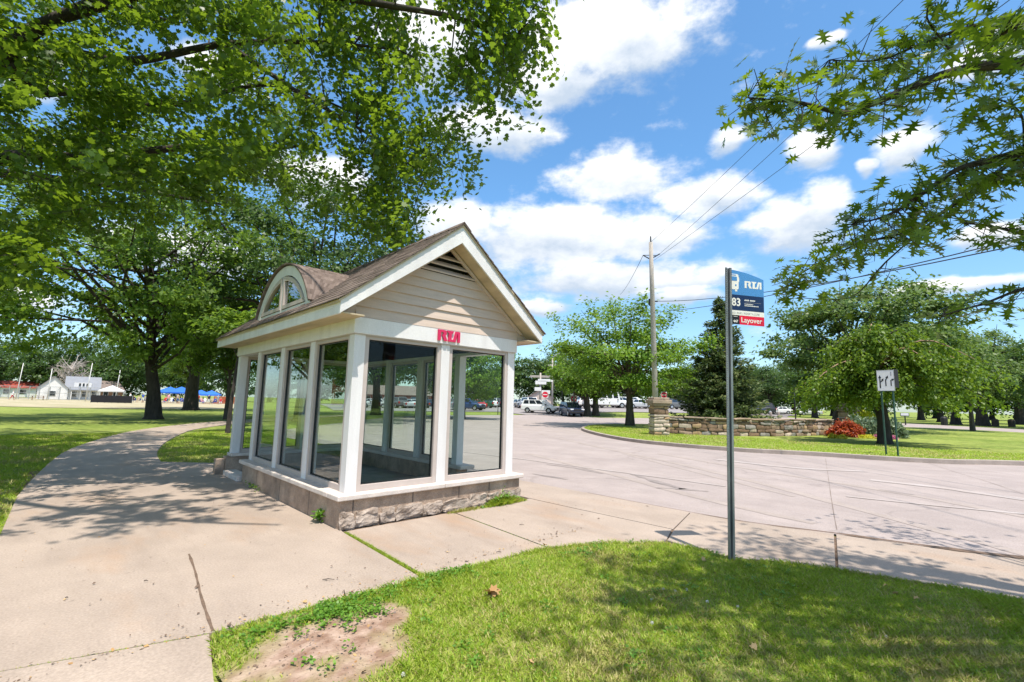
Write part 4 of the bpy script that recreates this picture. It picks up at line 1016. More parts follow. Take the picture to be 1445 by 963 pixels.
# ================================================================== STONE WALL, PILLARS
def stone_run(path, h0, h1, thick, parent, base_z, matlist, sd, row=(.13, .24), lens=(.25, .75)):
    """dry-laid courses along a polyline"""
    rnd = random.Random(sd)
    P = [np.array(p, float) for p in path]; seg = [np.linalg.norm(P[i + 1] - P[i]) for i in range(len(P) - 1)]; tot = sum(seg)
    def pos(s):
        for i, l_ in enumerate(seg):
            if s <= l_ or i == len(seg) - 1:
                t = (P[i + 1] - P[i]) / l_; return P[i] + t * s, t
            s -= l_
    bm = bmesh.new(); z = 0.0; fi = []
    while z < h0 - .05:
        hh = min(rnd.uniform(*row), h0 - z); s = 0.0
        while s < tot:
            l_ = min(rnd.uniform(*lens), tot - s)
            if l_ < .08: break
            (p, t) = pos(s + l_ / 2)
            nn = np.array([-t[1], t[0]])
            allv = subcube(bm, 3)
            dz_ = rnd.uniform(-.035, .035); jz = rnd.uniform(-.02, .02); mi = rnd.randrange(len(matlist)); sdv = Vector((rnd.uniform(0, 99), 0, 0)); tl = rnd.uniform(-.05, .05)
            for v in allv:
                c = v.co; rr = 1 - .12 * max(0, abs(c.x) * 2 - .6) - .12 * max(0, abs(c.z) * 2 - .6)
                a = c.x * (l_ - .012) * rr; b_ = c.y * (thick + dz_ * 2) * (1 if abs(c.y) < .49 else rr); h_ = c.z * (hh - .008) * rr + c.x * tl
                w = mnoise.noise_vector(Vector((a * 4, b_ * 4, h_ * 4)) + sdv) * .035
                q = p + t * a + nn * b_
                v.co = Vector((q[0] + w.x, q[1] + w.y, base_z + z + hh / 2 + jz + h_ + w.z * .5))
            for f in {f for v in allv for f in v.link_faces}: f.material_index = mi
            s += l_
        z += hh
    bmesh.ops.recalc_face_normals(bm, faces=bm.faces); me = bpy.data.meshes.new('stone_courses'); bm.to_mesh(me); bm.free()
    for m_ in matlist: me.materials.append(m_)
    return link(bpy.data.objects.new('stone_courses', me), parent)
ST = [M['stone'], M['stone2'], M['stone3'], M['stone4'], M['stone5'], M['stone3']]
wp = [(21.35, 7.0), (21.9, 5.9), (22.9, 4.6), (24.2, 3.55), (25.8, 2.75), (27.6, 2.2), (29.4, 1.8), (31.0, 1.5)]
wp = [tuple(p) for p in smooth_line(wp, 3)]
SW = empty('stone_wall', (0, 0, 0), 0, 'low curved wall of rough brown stone with flat coping on the grass island', 'stone wall')
mb = MB()
for i in range(len(wp) - 1):
    a, b_ = np.array(wp[i]), np.array(wp[i + 1]); t = (b_ - a) / np.linalg.norm(b_ - a); nn = np.array([-t[1], t[0]]) * .15
    mb.zprism([tuple(a - nn), tuple(b_ - nn), tuple(b_ + nn), tuple(a + nn)], 0, .86)
mb.build('core', M['mortar'], SW)
stone_run(wp, .84, .84, .42, SW, .11, ST, 5)
o = stone_run(wp, .10, .10, .54, SW, .95, [M['capstone'], M['stone']], 9, (.09, .11), (.6, 1.4)); o.name = 'coping'
def pillar(c, w_, h_, label, sd, capstyle):
    PL = empty('stone_pillar', (c[0], c[1], .11), math.atan2(HR[1], HR[0]) + .1, label, 'stone pillar')
    hw_ = w_ / 2
    mb = MB(); mb.box(-hw_ * .8, hw_ * .8, -hw_ * .8, hw_ * .8, 0, h_ * .8); mb.build('core', M['mortar'], PL)
    stone_run([(-hw_, 0), (hw_, 0)], h_ * .46, 0, w_, PL, 0, [M['stone2'], M['stone5'], M['stone2'], M['stone']], sd, (.16, .3), (.35, .95))
    m_ = MB(); m_.box(-hw_ * .98, hw_ * .98, -hw_ * .98, hw_ * .98, h_ * .47, h_ * .52); m_.build('ledge', M['stone2'], PL, bevel=.02)
    o_ = stone_run([(-hw_ * .97, 0), (hw_ * .97, 0)], h_ * .22, 0, w_ * .97, PL, h_ * .52, [M['stone5'], M['stone3']], sd + 1, (.3, .4), (.5, .95)); o_.name = 'upper_block'
    m_ = MB(); m_.box(-hw_ * 1.05, hw_ * 1.05, -hw_ * 1.05, hw_ * 1.05, h_ * .745, h_ * .80); m_.box(-hw_ * 1.22, hw_ * 1.22, -hw_ * 1.22, hw_ * 1.22, h_ * .802, h_ * .90); m_.box(-hw_ * 1.0, hw_ * 1.0, -hw_ * 1.0, hw_ * 1.0, h_ * .902, h_ * .96)
    if capstyle:
        b = len(m_.v); a_ = hw_ * 1.0; t_ = hw_ * .55
        m_.v += [(-a_, -a_, h_ * .961), (a_, -a_, h_ * .961), (a_, a_, h_ * .961), (-a_, a_, h_ * .961), (-t_, -t_, h_ * 1.16), (t_, -t_, h_ * 1.16), (t_, t_, h_ * 1.16), (-t_, t_, h_ * 1.16)]
        for f in ((3, 2, 1, 0), (4, 5, 6, 7), (0, 1, 5, 4), (1, 2, 6, 5), (2, 3, 7, 6), (3, 0, 4, 7)): m_.f.append(tuple(b + i for i in f)); m_.m.append(0)
    m_.build('cap', M['capstone'], PL, bevel=.025)
pillar(gz(930, 614, .11), .84, 2.0, 'square stone pillar with moulded cap at the left end of the wall', 31, False)
pillar(gd(1199, 34), .95, 1.9, 'stone pillar with sloped cap behind the flower bed', 47, True)

# ================================================================== DO NOT ENTER SIGNS, FAR POLES
def dne(px, py, d, s, label, wood=False):
    b_ = gd(px, d); c_ = at(px, py, d)
    R_ = empty('do_not_enter_sign', b_, math.atan2(HR[1], HR[0]), label, 'road sign', 'do not enter signs')
    h_ = c_[2] - b_[2]
    m_ = MB(); m_.box(-.03, .03, .0, .05, -.2, h_ + s * .5); m_.build('post', M['greenpost'], R_)
    m_ = MB(); m_.box(-s / 2, s / 2, -.012, -.001, h_ - s / 2, h_ + s / 2); p_ = m_.build('sign_panel', M['signwhite'], R_)
    m_ = MB(); m_.lathe([(s * .46, -.018), (s * .46, -.0125)], (0, 0, h_), 24, 0, 'y'); m_.build('disc', M['signred'], p_)
    m_ = MB(); m_.box(-s * .34, s * .34, -.022, -.0185, h_ - s * .07, h_ + s * .07); m_.build('bar', M['signwhite'], p_)
dne(769, 557, 68, .92, 'red and white do not enter sign above the white minivan')
dne(809.5, 563, 63, .84, 'red and white do not enter sign in front of the dark crossover')
dne(938, 557.5, 34, .46, 'red and white road sign just right of the stone pillar cap')
def simple_pole(px, ytop, d, r, mat, label, name, cat, extra=None, lean=0):
    b_ = gd(px, d); t_ = at(px + lean, ytop, d)
    R_ = empty(name, b_, math.atan2(HR[1], HR[0]), label, cat)
    h_ = t_[2] - b_[2]; lx = lean * d / FOC
    m_ = MB(); m_.tube([(0, 0, -.2), (lx * .5, 0, h_ * .5), (lx, 0, h_)], [r, r * .85, r * .65], 10); m_.build('pole', mat, R_, smooth=True)
    if extra: extra(R_, h_, lx)
    return R_
def ex_signs(R_, h_, lx):
    m_ = MB(); m_.box(-1.6, 1.6, -.08, .08, h_ * .87, h_ * .93); m_.build('crossarm', M['polewood'], R_)
    for (x0, x1, z0, z1) in ((-.8, .9, .68, .78), (-.4, 1.9, .76, .83), (-.9, .1, .50, .60), (.2, 1.5, .42, .52)):
        m_ = MB(); m_.box(x0, x1, -.30, -.26, h_ * z0, h_ * z1); m_.build('sign_panel', M['signwhite'], R_)
simple_pole(762, 526, 72, .2, M['polewood'], 'wooden pole with a crossarm and stacked white signs beyond the minivan', 'utility_pole', 'utility pole', ex_signs)
def ex_arm(R_, h_, lx):
    m_ = MB(); m_.tube([(0, 0, h_ - .1), (.5, 0, h_ + .5), (1.5, 0, h_ + .8), (2.6, 0, h_ + .7)], .07, 6); m_.build('lamp_arm', M['fence'], R_)
    m_ = MB(); m_.box(2.4, 3.3, -.15, .15, h_ + .55, h_ + .75); m_.build('lamp_head', M['fence'], R_, bevel=.04)
    m_ = MB(); m_.box(-.8, 1.1, -.05, .05, h_ * .83, h_ * .86); m_.build('crossarm', M['polewood'], R_)
simple_pole(779, 504, 85, .2, M['polewood'], 'tall pole with a curved street lamp arm left of the island tree', 'street_lamp', 'street lamp', ex_arm)
simple_pole(810, 538, 63, .17, M['polewood'], 'short wooden pole standing behind the dark crossover', 'utility_pole', 'utility pole')
def ex_cap(R_, h_, lx):
    m_ = MB(); m_.lathe([(.10, 0), (.2, .15), (.2, .55), (.05, .75)], (0, 0, h_), 10); m_.build('lantern', M['signwhite'], R_)
simple_pole(793, 540, 70, .07, M['blackpole'], 'black lamp post with a small white lantern left of the island tree', 'street_lamp', 'street lamp', ex_cap)
simple_pole(1123, 545, 62, .09, M['blackpole'], 'black lamp post standing on the far verge beyond the wall', 'street_lamp', 'street lamp')
for i, (px, yt, d, ln_, nm) in enumerate(((22, 512, 92, 3, 'leftmost'), (66, 520, 90, 1, 'second'), (120, 512, 88, 3, 'third'), (162, 520, 95, 2, 'rightmost'))):
    o = simple_pole(px, yt, d, .085, M['lightpole'], ('leaning pale pole in front of the backstop fence, leftmost of the four', 'pale pole standing before the gable of the white pavilion', 'pale pole standing before the dormer windows of the white pavilion', 'pale pole behind the black screen, rightmost of the four')[i], 'field_pole', 'pole', None, ln_); o['group'] = 'pale poles round the ball field'
# ================================================================== TREES
def leaf_normals(out, n, up=.8, rnd=.6): return unit(out * .5 + np.array([0, 0, up]) + rng.normal(0, rnd, (n, 3)))
def make_tree(name, base, H, cr, zb, tr, nl, nleaf, ls, mat, bark, label, group=None, flat=.62, tmpl=T_DIAMOND, sub=12, csig=.42, lean=(0, 0), droop=0.0, squash=(1, 1), cat='tree', inner=.25, lobe=.34, top=1.0, spiky=0.0, rz=0, seg=10, upl=.8):
    R_ = empty(name, base, rz, label, cat, group)
    cz = (zb + H) / 2; hz = (H - zb) / 2
    d = unit(rng.normal(0, 1, (nl, 3))); r = rng.uniform(inner, 1, nl) ** (1 / 2.2) * (1 - lobe * .75)
    # spread the lobes with a little repulsion so the outline is uneven but full
    C = d * r[:, None]
    for _ in range(25):
        D = C[:, None] - C[None]; dist = np.linalg.norm(D, axis=2) + 1e-6
        F = (D / dist[..., None] * np.clip(.55 - dist, 0, 1)[..., None]).sum(1) * .12; C = C + F
        nn = np.linalg.norm(C, axis=1); C = np.where((nn > .9)[:, None], C / nn[:, None] * .9, C)
    C[:, 2] *= top
    sc = np.array([cr * squash[0], cr * squash[1], hz])
    lob = C * sc + np.array([lean[0], lean[1], cz])
    mb = MB(); topz = zb + (H - zb) * .72
    bend = rng.normal(0, .2 * tr, 2)
    tpath = [(0, 0, -.25), (0, 0, .12 * tr * 4), (bend[0] * .2 + lean[0] * .1, bend[1] * .2 + lean[1] * .1, zb * .55), (bend[0] + lean[0] * .3, bend[1] + lean[1] * .3, zb * 1.02), (bend[0] * 1.5 + lean[0] * .6, bend[1] * 1.5 + lean[1] * .6, (zb + topz) / 2), (lean[0] * .9, lean[1] * .9, topz)]
    mb.tube(tpath, [tr * 2.0, tr * 1.35, tr, tr * .88, tr * .5, tr * .14], seg)
    tp = [np.array(p) for p in tpath]
    for i in range(nl):
        t = rng.uniform(.0, 1); za = zb * .85 + t * (topz - zb) * .8; za = min(za, lob[i][2] - .02 * H) if lob[i][2] > zb * .7 else zb * .8
        za = max(za, zb * .6)
        for k in range(len(tp) - 1):
            if tp[k][2] <= za <= tp[k + 1][2]: s_ = tp[k] + (tp[k + 1] - tp[k]) * ((za - tp[k][2]) / (tp[k + 1][2] - tp[k][2] + 1e-6)); break
        else: s_ = tp[3]
        m_ = s_ + (lob[i] - s_) * .5 + np.array([0, 0, .07 * cr]) + rng.normal(0, .05 * cr, 3)
        rr = tr * rng.uniform(.28, .42)
        mb.tube([s_, m_, lob[i], lob[i] + (lob[i] - m_) * .45], [rr, rr * .62, rr * .3, rr * .08], 6, cap=False)
    mb.build('trunk', bark, R_, smooth=True)
    # leaf clusters on every lobe
    lr = lobe * cr
    per = rng.uniform(.6, 1.4, nl)
    dd = unit(rng.normal(0, 1, (nl, sub, 3)) + np.array([0, 0, .25])); rr = rng.uniform(.35, 1, (nl, sub, 1))
    cl = (lob[:, None] + dd * rr * lr * per[:, None, None] * np.array([1, 1, flat])).reshape(-1, 3)
    if spiky:
        nsp = int(nl * 3); ii = rng.integers(0, len(cl), nsp); outd = unit(cl[ii] - np.array([lean[0], lean[1], cz])); outd[:, 2] += .5
        ks = 5; ext = (cl[ii][:, None] + unit(outd)[:, None] * np.linspace(.2, 1, ks)[None, :, None] * spiky * rng.uniform(.4, 1, (nsp, 1, 1))).reshape(-1, 3); cl = np.concatenate([cl, ext])
    k = max(1, nleaf // len(cl)); n_ = len(cl) * k
    pos = np.repeat(cl, k, 0) + rng.normal(0, 1, (n_, 3)) * csig * np.array([1, 1, .45]) * rng.uniform(.5, 1.3, (n_, 1))
    if droop: pos[:, 2] -= rng.exponential(droop, n_)
    out = unit(pos - np.array([lean[0], lean[1], cz]))
    nr = leaf_normals(out, n_, upl); tip = out * .7 + rng.normal(0, .7, (n_, 3)) + np.array([0, 0, -.3])
    blades('crown', pos, nr, unit(tip), rng.uniform(.7, 1.3, n_) * ls, tmpl, mat, R_)
    return R_

# --- trees on and beyond the island
make_tree('island_tree', gd(889, 34.5) + (0, 0, .1), 9.0, 5.8, 2.0, .27, 30, 21000, .24, M['lf_isl'], M['bark'], 'spreading bright green tree on the grass island left of the utility pole', flat=.28, sub=14, csig=.42, lobe=.30, spiky=1.5, squash=(1.0, .9), upl=1.2, top=.92)
make_tree('island_tree', gd(1180, 35) + (0, 0, .1), 11.2, 6.0, 2.3, .32, 40, 38000, .29, M['lf_right'], M['bark'], 'large rounded green tree behind the right end of the stone wall', flat=.5, sub=14, csig=.45, lean=(1.8, -1.8), spiky=.6)
# weeping tree
def weeping(base, label):
    R_ = empty('weeping_tree', base, 0, label, 'tree')
    mb = MB(); tw = MB()
    mb.tube([(0, 0, -.2), (0, 0, .15), (.05, 0, 1.0), (.0, .1, 2.0), (-.05, .1, 3.3), (0, 0, 4.3)], [.42, .30, .24, .22, .16, .06], 10)
    P_, T_ = [], []
    for i in range(38):
        a = rng.uniform(0, 2 * PI); z0 = rng.uniform(2.2, 4.3); L_ = rng.uniform(1.6, 3.6) * (1 if z0 < 3.6 else .75)
        dx, dy = math.cos(a), math.sin(a); rise = rng.uniform(.3, 1.3) * (1.15 if z0 > 3 else .9)
        pts = []
        for t in np.linspace(0, 1, 9):
            pts.append(np.array([dx * L_ * t, dy * L_ * t, z0 + rise * math.sin(min(1, t * 1.25) * PI * .62) - (L_ * .33) * t ** 2.6]))
        (mb if i % 2 else tw).tube(pts, [.075, .065, .055, .045, .035, .028, .02, .014, .008], 6, cap=False)
        for t in np.linspace(.25, 1, 15):
            k = t * 8; j = min(int(k), 7); p = pts[j] + (pts[j + 1] - pts[j]) * (k - j)
            for _ in range(3):
                p2 = p + rng.normal(0, .25, 3) * (1, 1, .4); hang = rng.uniform(.3, 1.0)
                for s_ in np.linspace(0, 1, 6):
                    P_.append(p2 + np.array([dx * .25 * s_, dy * .25 * s_, -hang * s_])); T_.append((dx * .35 + rng.normal(0, .4), dy * .35 + rng.normal(0, .4), -.8))
    mb.build('trunk', M['barkdark'], R_, smooth=True); tw.build('bare_branches', M['twig'], R_, smooth=True)
    P_ = np.array(P_); T_ = np.array(T_); kp = P_[:, 2] > 1.55 + .25 * rng.normal(0, 1, len(P_)); P_, T_ = P_[kp], T_[kp]; rep = 3; P_ = np.repeat(P_, rep, 0) + rng.normal(0, .07, (len(P_) * rep, 3)); T_ = np.repeat(T_, rep, 0) + rng.normal(0, .3, (len(T_) * rep, 3))
    nr = unit(np.cross(T_, rng.normal(0, 1, P_.shape)) + np.array([0, 0, .5]))
    blades('crown', P_, nr, unit(T_), rng.uniform(.10, .21, len(P_)), T_DIAMOND, M['lf_weep'], R_)
weeping(gz(1249, 627, .11), 'low weeping tree with drooping yellow green branches on the island by the lane sign')
# spruce
def spruce(base, H, R0, label, group=None):
    R_ = empty('spruce_tree', base, 0, label, 'tree', group)
    mb = MB(); mb.tube([(0, 0, -.2), (0, 0, H * .5), (0, 0, H)], [.22, .12, .02], 8)
    P_, T_ = [], []
    z = .35
    while z < H - .25:
        f = (1 - z / H); rad = R0 * (f ** .82) * rng.uniform(.85, 1.1); nb = max(5, int(13 * f + 4))
        for i in range(nb):
            a = rng.uniform(0, 2 * PI); L_ = rad * rng.uniform(.75, 1.12); dx, dy = math.cos(a), math.sin(a)
            if i % 3 == 0: mb.tube([(0, 0, z), (dx * L_ * .6, dy * L_ * .6, z - .12 * L_), (dx * L_, dy * L_, z - .05 * L_)], [.03, .02, .006], 4, cap=False)
            for t in np.linspace(.15, 1, max(4, int(L_ * 7))):
                wd = .38 * (1.1 - t) * L_ * .6 + .06
                for s_ in (-1, 1, 0):
                    o_ = rng.uniform(.2, 1) * wd * s_
                    P_.append((dx * L_ * t - dy * o_, dy * L_ * t + dx * o_, z - .16 * L_ * math.sin(t * 2.4) + rng.normal(0, .04))); T_.append((dx - dy * s_ * .8, dy + dx * s_ * .8, -.15 + .35 * t))
        z += .20 + .12 * f
    for k in range(50): P_.append((rng.normal(0, .06), rng.normal(0, .06), H - rng.uniform(0, .6))); T_.append((rng.normal(0, .5), rng.normal(0, .5), .8))
    mb.build('trunk', M['barkdark'], R_, smooth=True)
    P_ = np.array(P_); T_ = np.array(T_); P_ = np.repeat(P_, 3, 0) + rng.normal(0, .06, (len(P_) * 3, 3)); T_ = np.repeat(T_, 3, 0) + rng.normal(0, .35, (len(P_), 3))
    nr = unit(np.array([0, 0, 1.]) + rng.normal(0, .45, P_.shape))
    tn = [(0, 0, 0), (.22, .35, .02), (.10, .8, 0), (0, 1, -.02), (-.22, .4, .02)]
    blades('crown', P_, nr, unit(T_), rng.uniform(.16, .34, len(P_)), tn, M['lf_spruce'], R_)
    return R_
sp0 = spruce(gd(1021, 33) + (0, 0, .1), 9.4, 3.5, 'dark blue green spruce directly behind the stone wall and bus stop post')

# --- left park: mid-distance trees along the path
make_tree('park_tree', gd(216, 31), 17.0, 10.0, 3.4, .37, 48, 44000, .27, M['lf_mid'], M['barkdark'], 'big park tree with a flared dark trunk left of the curving path', flat=.42, sub=16, csig=.5, spiky=1.0, lean=(-1.5, 0), seg=14, top=.95)
t2 = make_tree('park_tree', gd(269, 52), 15, 8.0, 4.2, .55, 30, 17000, .34, M['lf_mid'], M['barkdark'], 'park tree with a dark trunk right behind the flared trunk, before the blue canopies', flat=.5, sub=14, csig=.6, seg=12)
make_tree('park_tree', gd(530, 50), 16, 8.0, 3.6, .40, 34, 22000, .32, M['lf_dark'], M['barkdark'], 'dark park tree showing above the shelter roof ridge', flat=.5, sub=15, csig=.6)
t3 = make_tree('park_tree', gd(425, 33), 17, 8.8, 3.2, .40, 44, 40000, .27, M['lf_dark'], M['barkdark'], 'dark dense park tree standing behind the shelter dormer', flat=.5, sub=15, csig=.5)
make_tree('young_tree', gd(321, 20.5), 5.5, 1.7, 3.0, .075, 10, 2600, .2, M['lf_mid'], M['barkdark'], 'young tree with a thin dark trunk at the back left corner post', lean=(.4, .2), sub=10, csig=.25)
make_tree('young_tree', gd(318.5, 33), 6.5, 2.4, 2.5, .13, 12, 3500, .22, M['lf_mid'], M['bark'], 'young tree with a thin grey trunk on the lawn left of the shelter', sub=10, csig=.3, group=None)
make_tree('young_tree', gd(261, 60), 7, 2.5, 3, .2, 12, 3000, .3, M['lf_mid'], M['bark'], 'young tree with a pale trunk close left of the dark second park trunk', sub=10, csig=.35)
make_tree('park_tree', gd(590, 46), 8.5, 5.4, 2.6, .26, 24, 12000, .28, M['lf_isl'], M['bark'], 'bright green tree seen through the left front window of the shelter', flat=.4, sub=12, csig=.5, spiky=.8)
make_tree('park_tree', gd(652, 44), 7.6, 4.4, 1.9, .25, 24, 12000, .26, M['lf_isl'], M['bark'], 'bright green tree seen through the right front window of the shelter', flat=.4, sub=12, csig=.45, spiky=.8)
# trees behind the island tree
make_tree('verge_tree', gd(828.5, 61), 9.5, 5.0, 2.2, .42, 22, 9000, .34, M['lf_isl'], M['bark'], 'dark trunked tree on the far verge behind the crossover, left one of two', 'pair of trees on the far verge', flat=.45, csig=.5)
make_tree('verge_tree', gd(840.5, 62), 8.5, 4.6, 2.2, .38, 22, 8000, .34, M['lf_mid'], M['bark'], 'dark trunked tree on the far verge beside the white bus, right one of two', 'pair of trees on the far verge', flat=.45, csig=.5)
make_tree('verge_tree', gd(973, 60), 6, 2.6, 2.0, .11, 14, 3500, .3, M['lf_mid'], M['bark'], 'slender young tree on the far verge left of the spruce', flat=.5, csig=.35)

# --- right park
make_tree('park_tree', gd(1387, 62), 12.5, 6.6, 3.2, .55, 30, 17000, .33, M['lf_right'], M['barkdark'], 'broad dark trunked tree at the right edge of the park', flat=.32, sub=14, csig=.55, seg=12, spiky=.6)
make_tree('park_tree', gd(1373, 39), 8.0, 3.4, 2.6, .15, 18, 9000, .24, M['lf_right'], M['bark'], 'slim trunked tree in front of the broad dark tree by the right road', flat=.45, csig=.35)
tb = make_tree('park_tree', gd(1349, 66), 10, 5.2, 2.9, .45, 24, 10000, .34, M['lf_dark'], M['barkdark'], 'dark park tree behind the slim trunk, standing left of the broad dark tree', flat=.5, csig=.5)
dup(tb, gd(1328, 80), 2.1, .9, 'dark park tree further back, behind the drooping right side of the weeping tree')
dup(tb, gd(1440, 75), 4.0, 1.25, 'tall dark park tree cut by the right edge of the picture')
dup(tb, gd(1300, 95), .8, 1.05, 'distant dark park tree straight behind the weeping tree trunk')
dup(tb, gd(1215, 85), 5.1, .95, 'distant dark park tree behind the sloped pillar cap')
dup(tb, gd(1150, 78), 1.4, .85, 'distant dark park tree right of the black lamp post on the far verge')
dup(tb, gd(1088, 88), 3.3, .95, 'distant dark park tree left of the black lamp post on the far verge')
dup(tb, gd(1510, 52), 2.7, 1.1, 'park tree just beyond the right edge of the picture')
tb['group'] = 'dark trees of the right park'
for o in list(bpy.data.objects):
    if o.get('category') == 'tree' and 'dark park tree' in o.get('label', ''): o['group'] = 'dark trees of the right park'

# --- far tree lines
f0 = make_tree('far_tree', gd(0, 152), 19, 10, 1.5, .6, 26, 9000, .75, M['lf_dark'], M['barkdark'], 'tall dark tree of the far wood above the red roofed building', 'trees of the far wood', flat=.7, csig=.9, lobe=.4, inner=.05, sub=13)
f1 = make_tree('far_tree', gd(62, 135), 15, 8, 1.0, .6, 24, 8000, .75, M['lf_dark'], M['barkdark'], 'dark tree of the far wood directly behind the white pavilion gable', 'trees of the far wood', flat=.75, csig=.9, lobe=.42, inner=.05, sub=13)
f2 = make_tree('far_tree', gd(758, 120), 13, 7.5, .6, .5, 24, 8000, .65, M['lf_dark'], M['barkdark'], 'dark tree of the far wood right of the shelter corner post', 'trees of the far wood', flat=.75, csig=.8, lobe=.42, inner=.05, sub=13)
far = [(f1, -70, 120, 1.1, 'dark tree of the far wood beyond the left edge of the picture'), (f0, 115, 140, .95, 'dark tree of the far wood behind the dormer windows of the pavilion'), (f1, 165, 130, .95, 'dark tree of the far wood behind the small brown roofed house'), (f0, 215, 150, .9, 'dark tree of the far wood behind the flared trunk'), (f1, 265, 145, .9, 'dark tree of the far wood above the largest blue canopy'), (f0, 320, 140, .85, 'dark tree of the far wood left of the shelter back post'),
       (f1, 380, 140, .9, 'dark tree of the far wood hidden partly behind the side windows, left'), (f2, 450, 130, .9, 'dark tree of the far wood hidden partly behind the side windows, right'), (f2, 540, 135, .75, 'dark tree of the far wood above the long brown roof, left'), (f0, 610, 140, .6, 'dark tree of the far wood above the long brown roof, right'), (f2, 668, 125, .75, 'dark tree of the far wood seen through the right front window'), (f1, 705, 120, .8, 'dark tree of the far wood behind the front right corner post'),
       (f0, 795, 128, .8, 'dark tree of the far wood behind the curved street lamp'), (f2, 835, 130, .9, 'dark tree of the far wood behind the left half of the island tree'), (f1, 885, 125, .7, 'dark tree of the far wood behind the trunk of the island tree'), (f2, 940, 120, .75, 'dark tree of the far wood behind the leaning utility pole'), (f0, 985, 118, .6, 'dark tree of the far wood left of the spruce'), (f1, 1050, 112, .75, 'dark tree of the far wood right of the spruce'), (f2, 1075, 105, .8, 'dark tree of the far wood between spruce and black lamp post'), (f1, 1120, 110, .8, 'dark tree of the far wood behind the black lamp post'), (f0, 1175, 115, .8, 'dark tree of the far wood behind the large rounded tree'), (f2, 1240, 120, .9, 'dark tree of the far wood behind the lane sign'), (f1, 1320, 125, .95, 'dark tree of the far wood between the right park trunks, left'), (f0, 1400, 120, .95, 'dark tree of the far wood between the right park trunks, right'), (f2, 1470, 110, 1.0, 'dark tree of the far wood beyond the right edge of the picture')]
for i, (src, px, d, s_, lab) in enumerate(far): dup(src, gd(px, d) - (0, 0, .1), i * 1.37, s_, lab, 'trees of the far wood')
# bare grey tree behind the pavilion
R_ = empty('bare_tree', gd(95, 118), 0, 'leafless grey branched tree behind the white pavilion roof', 'tree')
mb = MB(); mb.tube([(0, 0, -.2), (0, 0, 4), (.2, 0, 8)], [.4, .3, .1], 8)
for i in range(70):
    a = rng.uniform(0, 6.28); z0 = rng.uniform(2, 7.5); L_ = rng.uniform(2, 4.5); e = np.array([math.cos(a) * L_, math.sin(a) * L_, rng.uniform(.5, 4)]); s_ = np.array([0, 0, z0])
    mb.tube([s_, s_ + e * .5 + rng.normal(0, .3, 3), s_ + e], [.13, .08, .02], 5, cap=False)
    for _ in range(4): q = s_ + e * rng.uniform(.4, .9); mb.tube([q, q + rng.normal(0, .8, 3)], [.05, .015], 4, cap=False)
mb.build('trunk', M['polewood'], R_)

# --- bushes and flower bed
def px_seed(s_): return sum(map(ord, s_)) % 37
def bush(name, base, rx, ry, h, n_, ls, mat, label, cat='shrub', tmpl=T_DIAMOND, spike=0, group=None, core=True):
    R_ = empty(name, base, math.atan2(HR[1], HR[0]), label, cat, group)
    d = unit(rng.normal(0, 1, (n_, 3))); d[:, 2] = np.abs(d[:, 2])
    bump = .45 + .95 * fbm(d[:, 0] * 3 + 5 + px_seed(label), d[:, 1] * 3 + d[:, 2] * 2, 1.5, 13)
    rr = rng.uniform(.5, 1, n_) ** .4 * bump
    pos = d * rr[:, None] * np.array([rx, ry, h])
    if spike: tip = d * .35 + np.array([0, 0, 1.]) + rng.normal(0, .25, (n_, 3)); nr = unit(rng.normal(0, 1, (n_, 3)))
    else: tip = d + rng.normal(0, .6, (n_, 3)); nr = unit(d * .6 + np.array([0, 0, .6]) + rng.normal(0, .5, (n_, 3)))
    if core:
        m_ = MB()
        for k in range(9): a = k * .7; m_.tube([(0, 0, -.05), (math.cos(a) * rx * .35, math.sin(a) * ry * .35, h * .4), (math.cos(a) * rx * .6, math.sin(a) * ry * .6, h * .7)], [.02, .014, .006], 5, cap=False)
        m_.build('stem', M['barkdark'], R_)
    blades('foliage', pos, nr, unit(tip), rng.uniform(.6, 1.3, n_) * ls, tmpl, mat, R_); return R_
def gi(px, d): return gd(px, d) + (0, 0, .11)
bush('barberry_bush', gi(1192, 26.2), .98, .7, .92, 4200, .11, M['lf_red'], 'dark red barberry bush at the right end of the stone wall')
bush('sage_clump', gi(1207, 29.0), .7, .5, 1.05, 1500, .24, M['lf_grey'], 'grey green leafy clump directly behind the red barberry bush', spike=1, group='grey green clumps in the flower bed')
bush('sage_clump', gi(1226, 27.4), .75, .5, .95, 1700, .24, M['lf_grey'], 'grey green leafy clump just left of the weeping tree trunk', spike=1, group='grey green clumps in the flower bed')
bush('sage_clump', gi(1240, 27.6), .6, .5, .95, 1200, .24, M['lf_grey'], 'grey green leafy clump half hidden behind the weeping tree trunk', spike=1, group='grey green clumps in the flower bed')
bush('sage_clump', gi(1263, 26.2), .55, .5, .9, 1200, .22, M['lf_grey'], 'grey green leafy clump right of the weeping tree trunk', spike=1, group='grey green clumps in the flower bed')
bush('yellow_shrub', gi(1223, 31.5), .75, .6, 1.55, 1500, .2, M['lf_yellow'], 'tall yellow shrub behind the grey green clumps', spike=1)
bush('red_shrub', gi(1204, 32), .5, .4, 1.15, 900, .14, M['lf_red'], 'small red shrub in front of the sloped stone pillar')
for px, d, rx, h, m_, lab in ((1175, 24.6, .24, .26, 'lf_yellow', 'yellow flower mound at the foot of the barberry bush, left one'), (1188, 24.4, .30, .22, 'lf_yellow', 'yellow flower mound at the foot of the barberry bush, right one'), (1223, 25.2, .42, .22, 'lf_yellow', 'pale yellow flower mound right of the barberry bush'), (1239, 25.2, .30, .25, 'lf_pink', 'pink flowers just left of the weeping tree trunk'), (1260, 24.9, .24, .22, 'lf_pink', 'pink flowers just right of the weeping tree trunk')):
    bush('flower_mound', gi(px, d), rx, rx * .8, h, 700, .06, M[m_], lab, 'flowers', group='flower mounds', core=False)

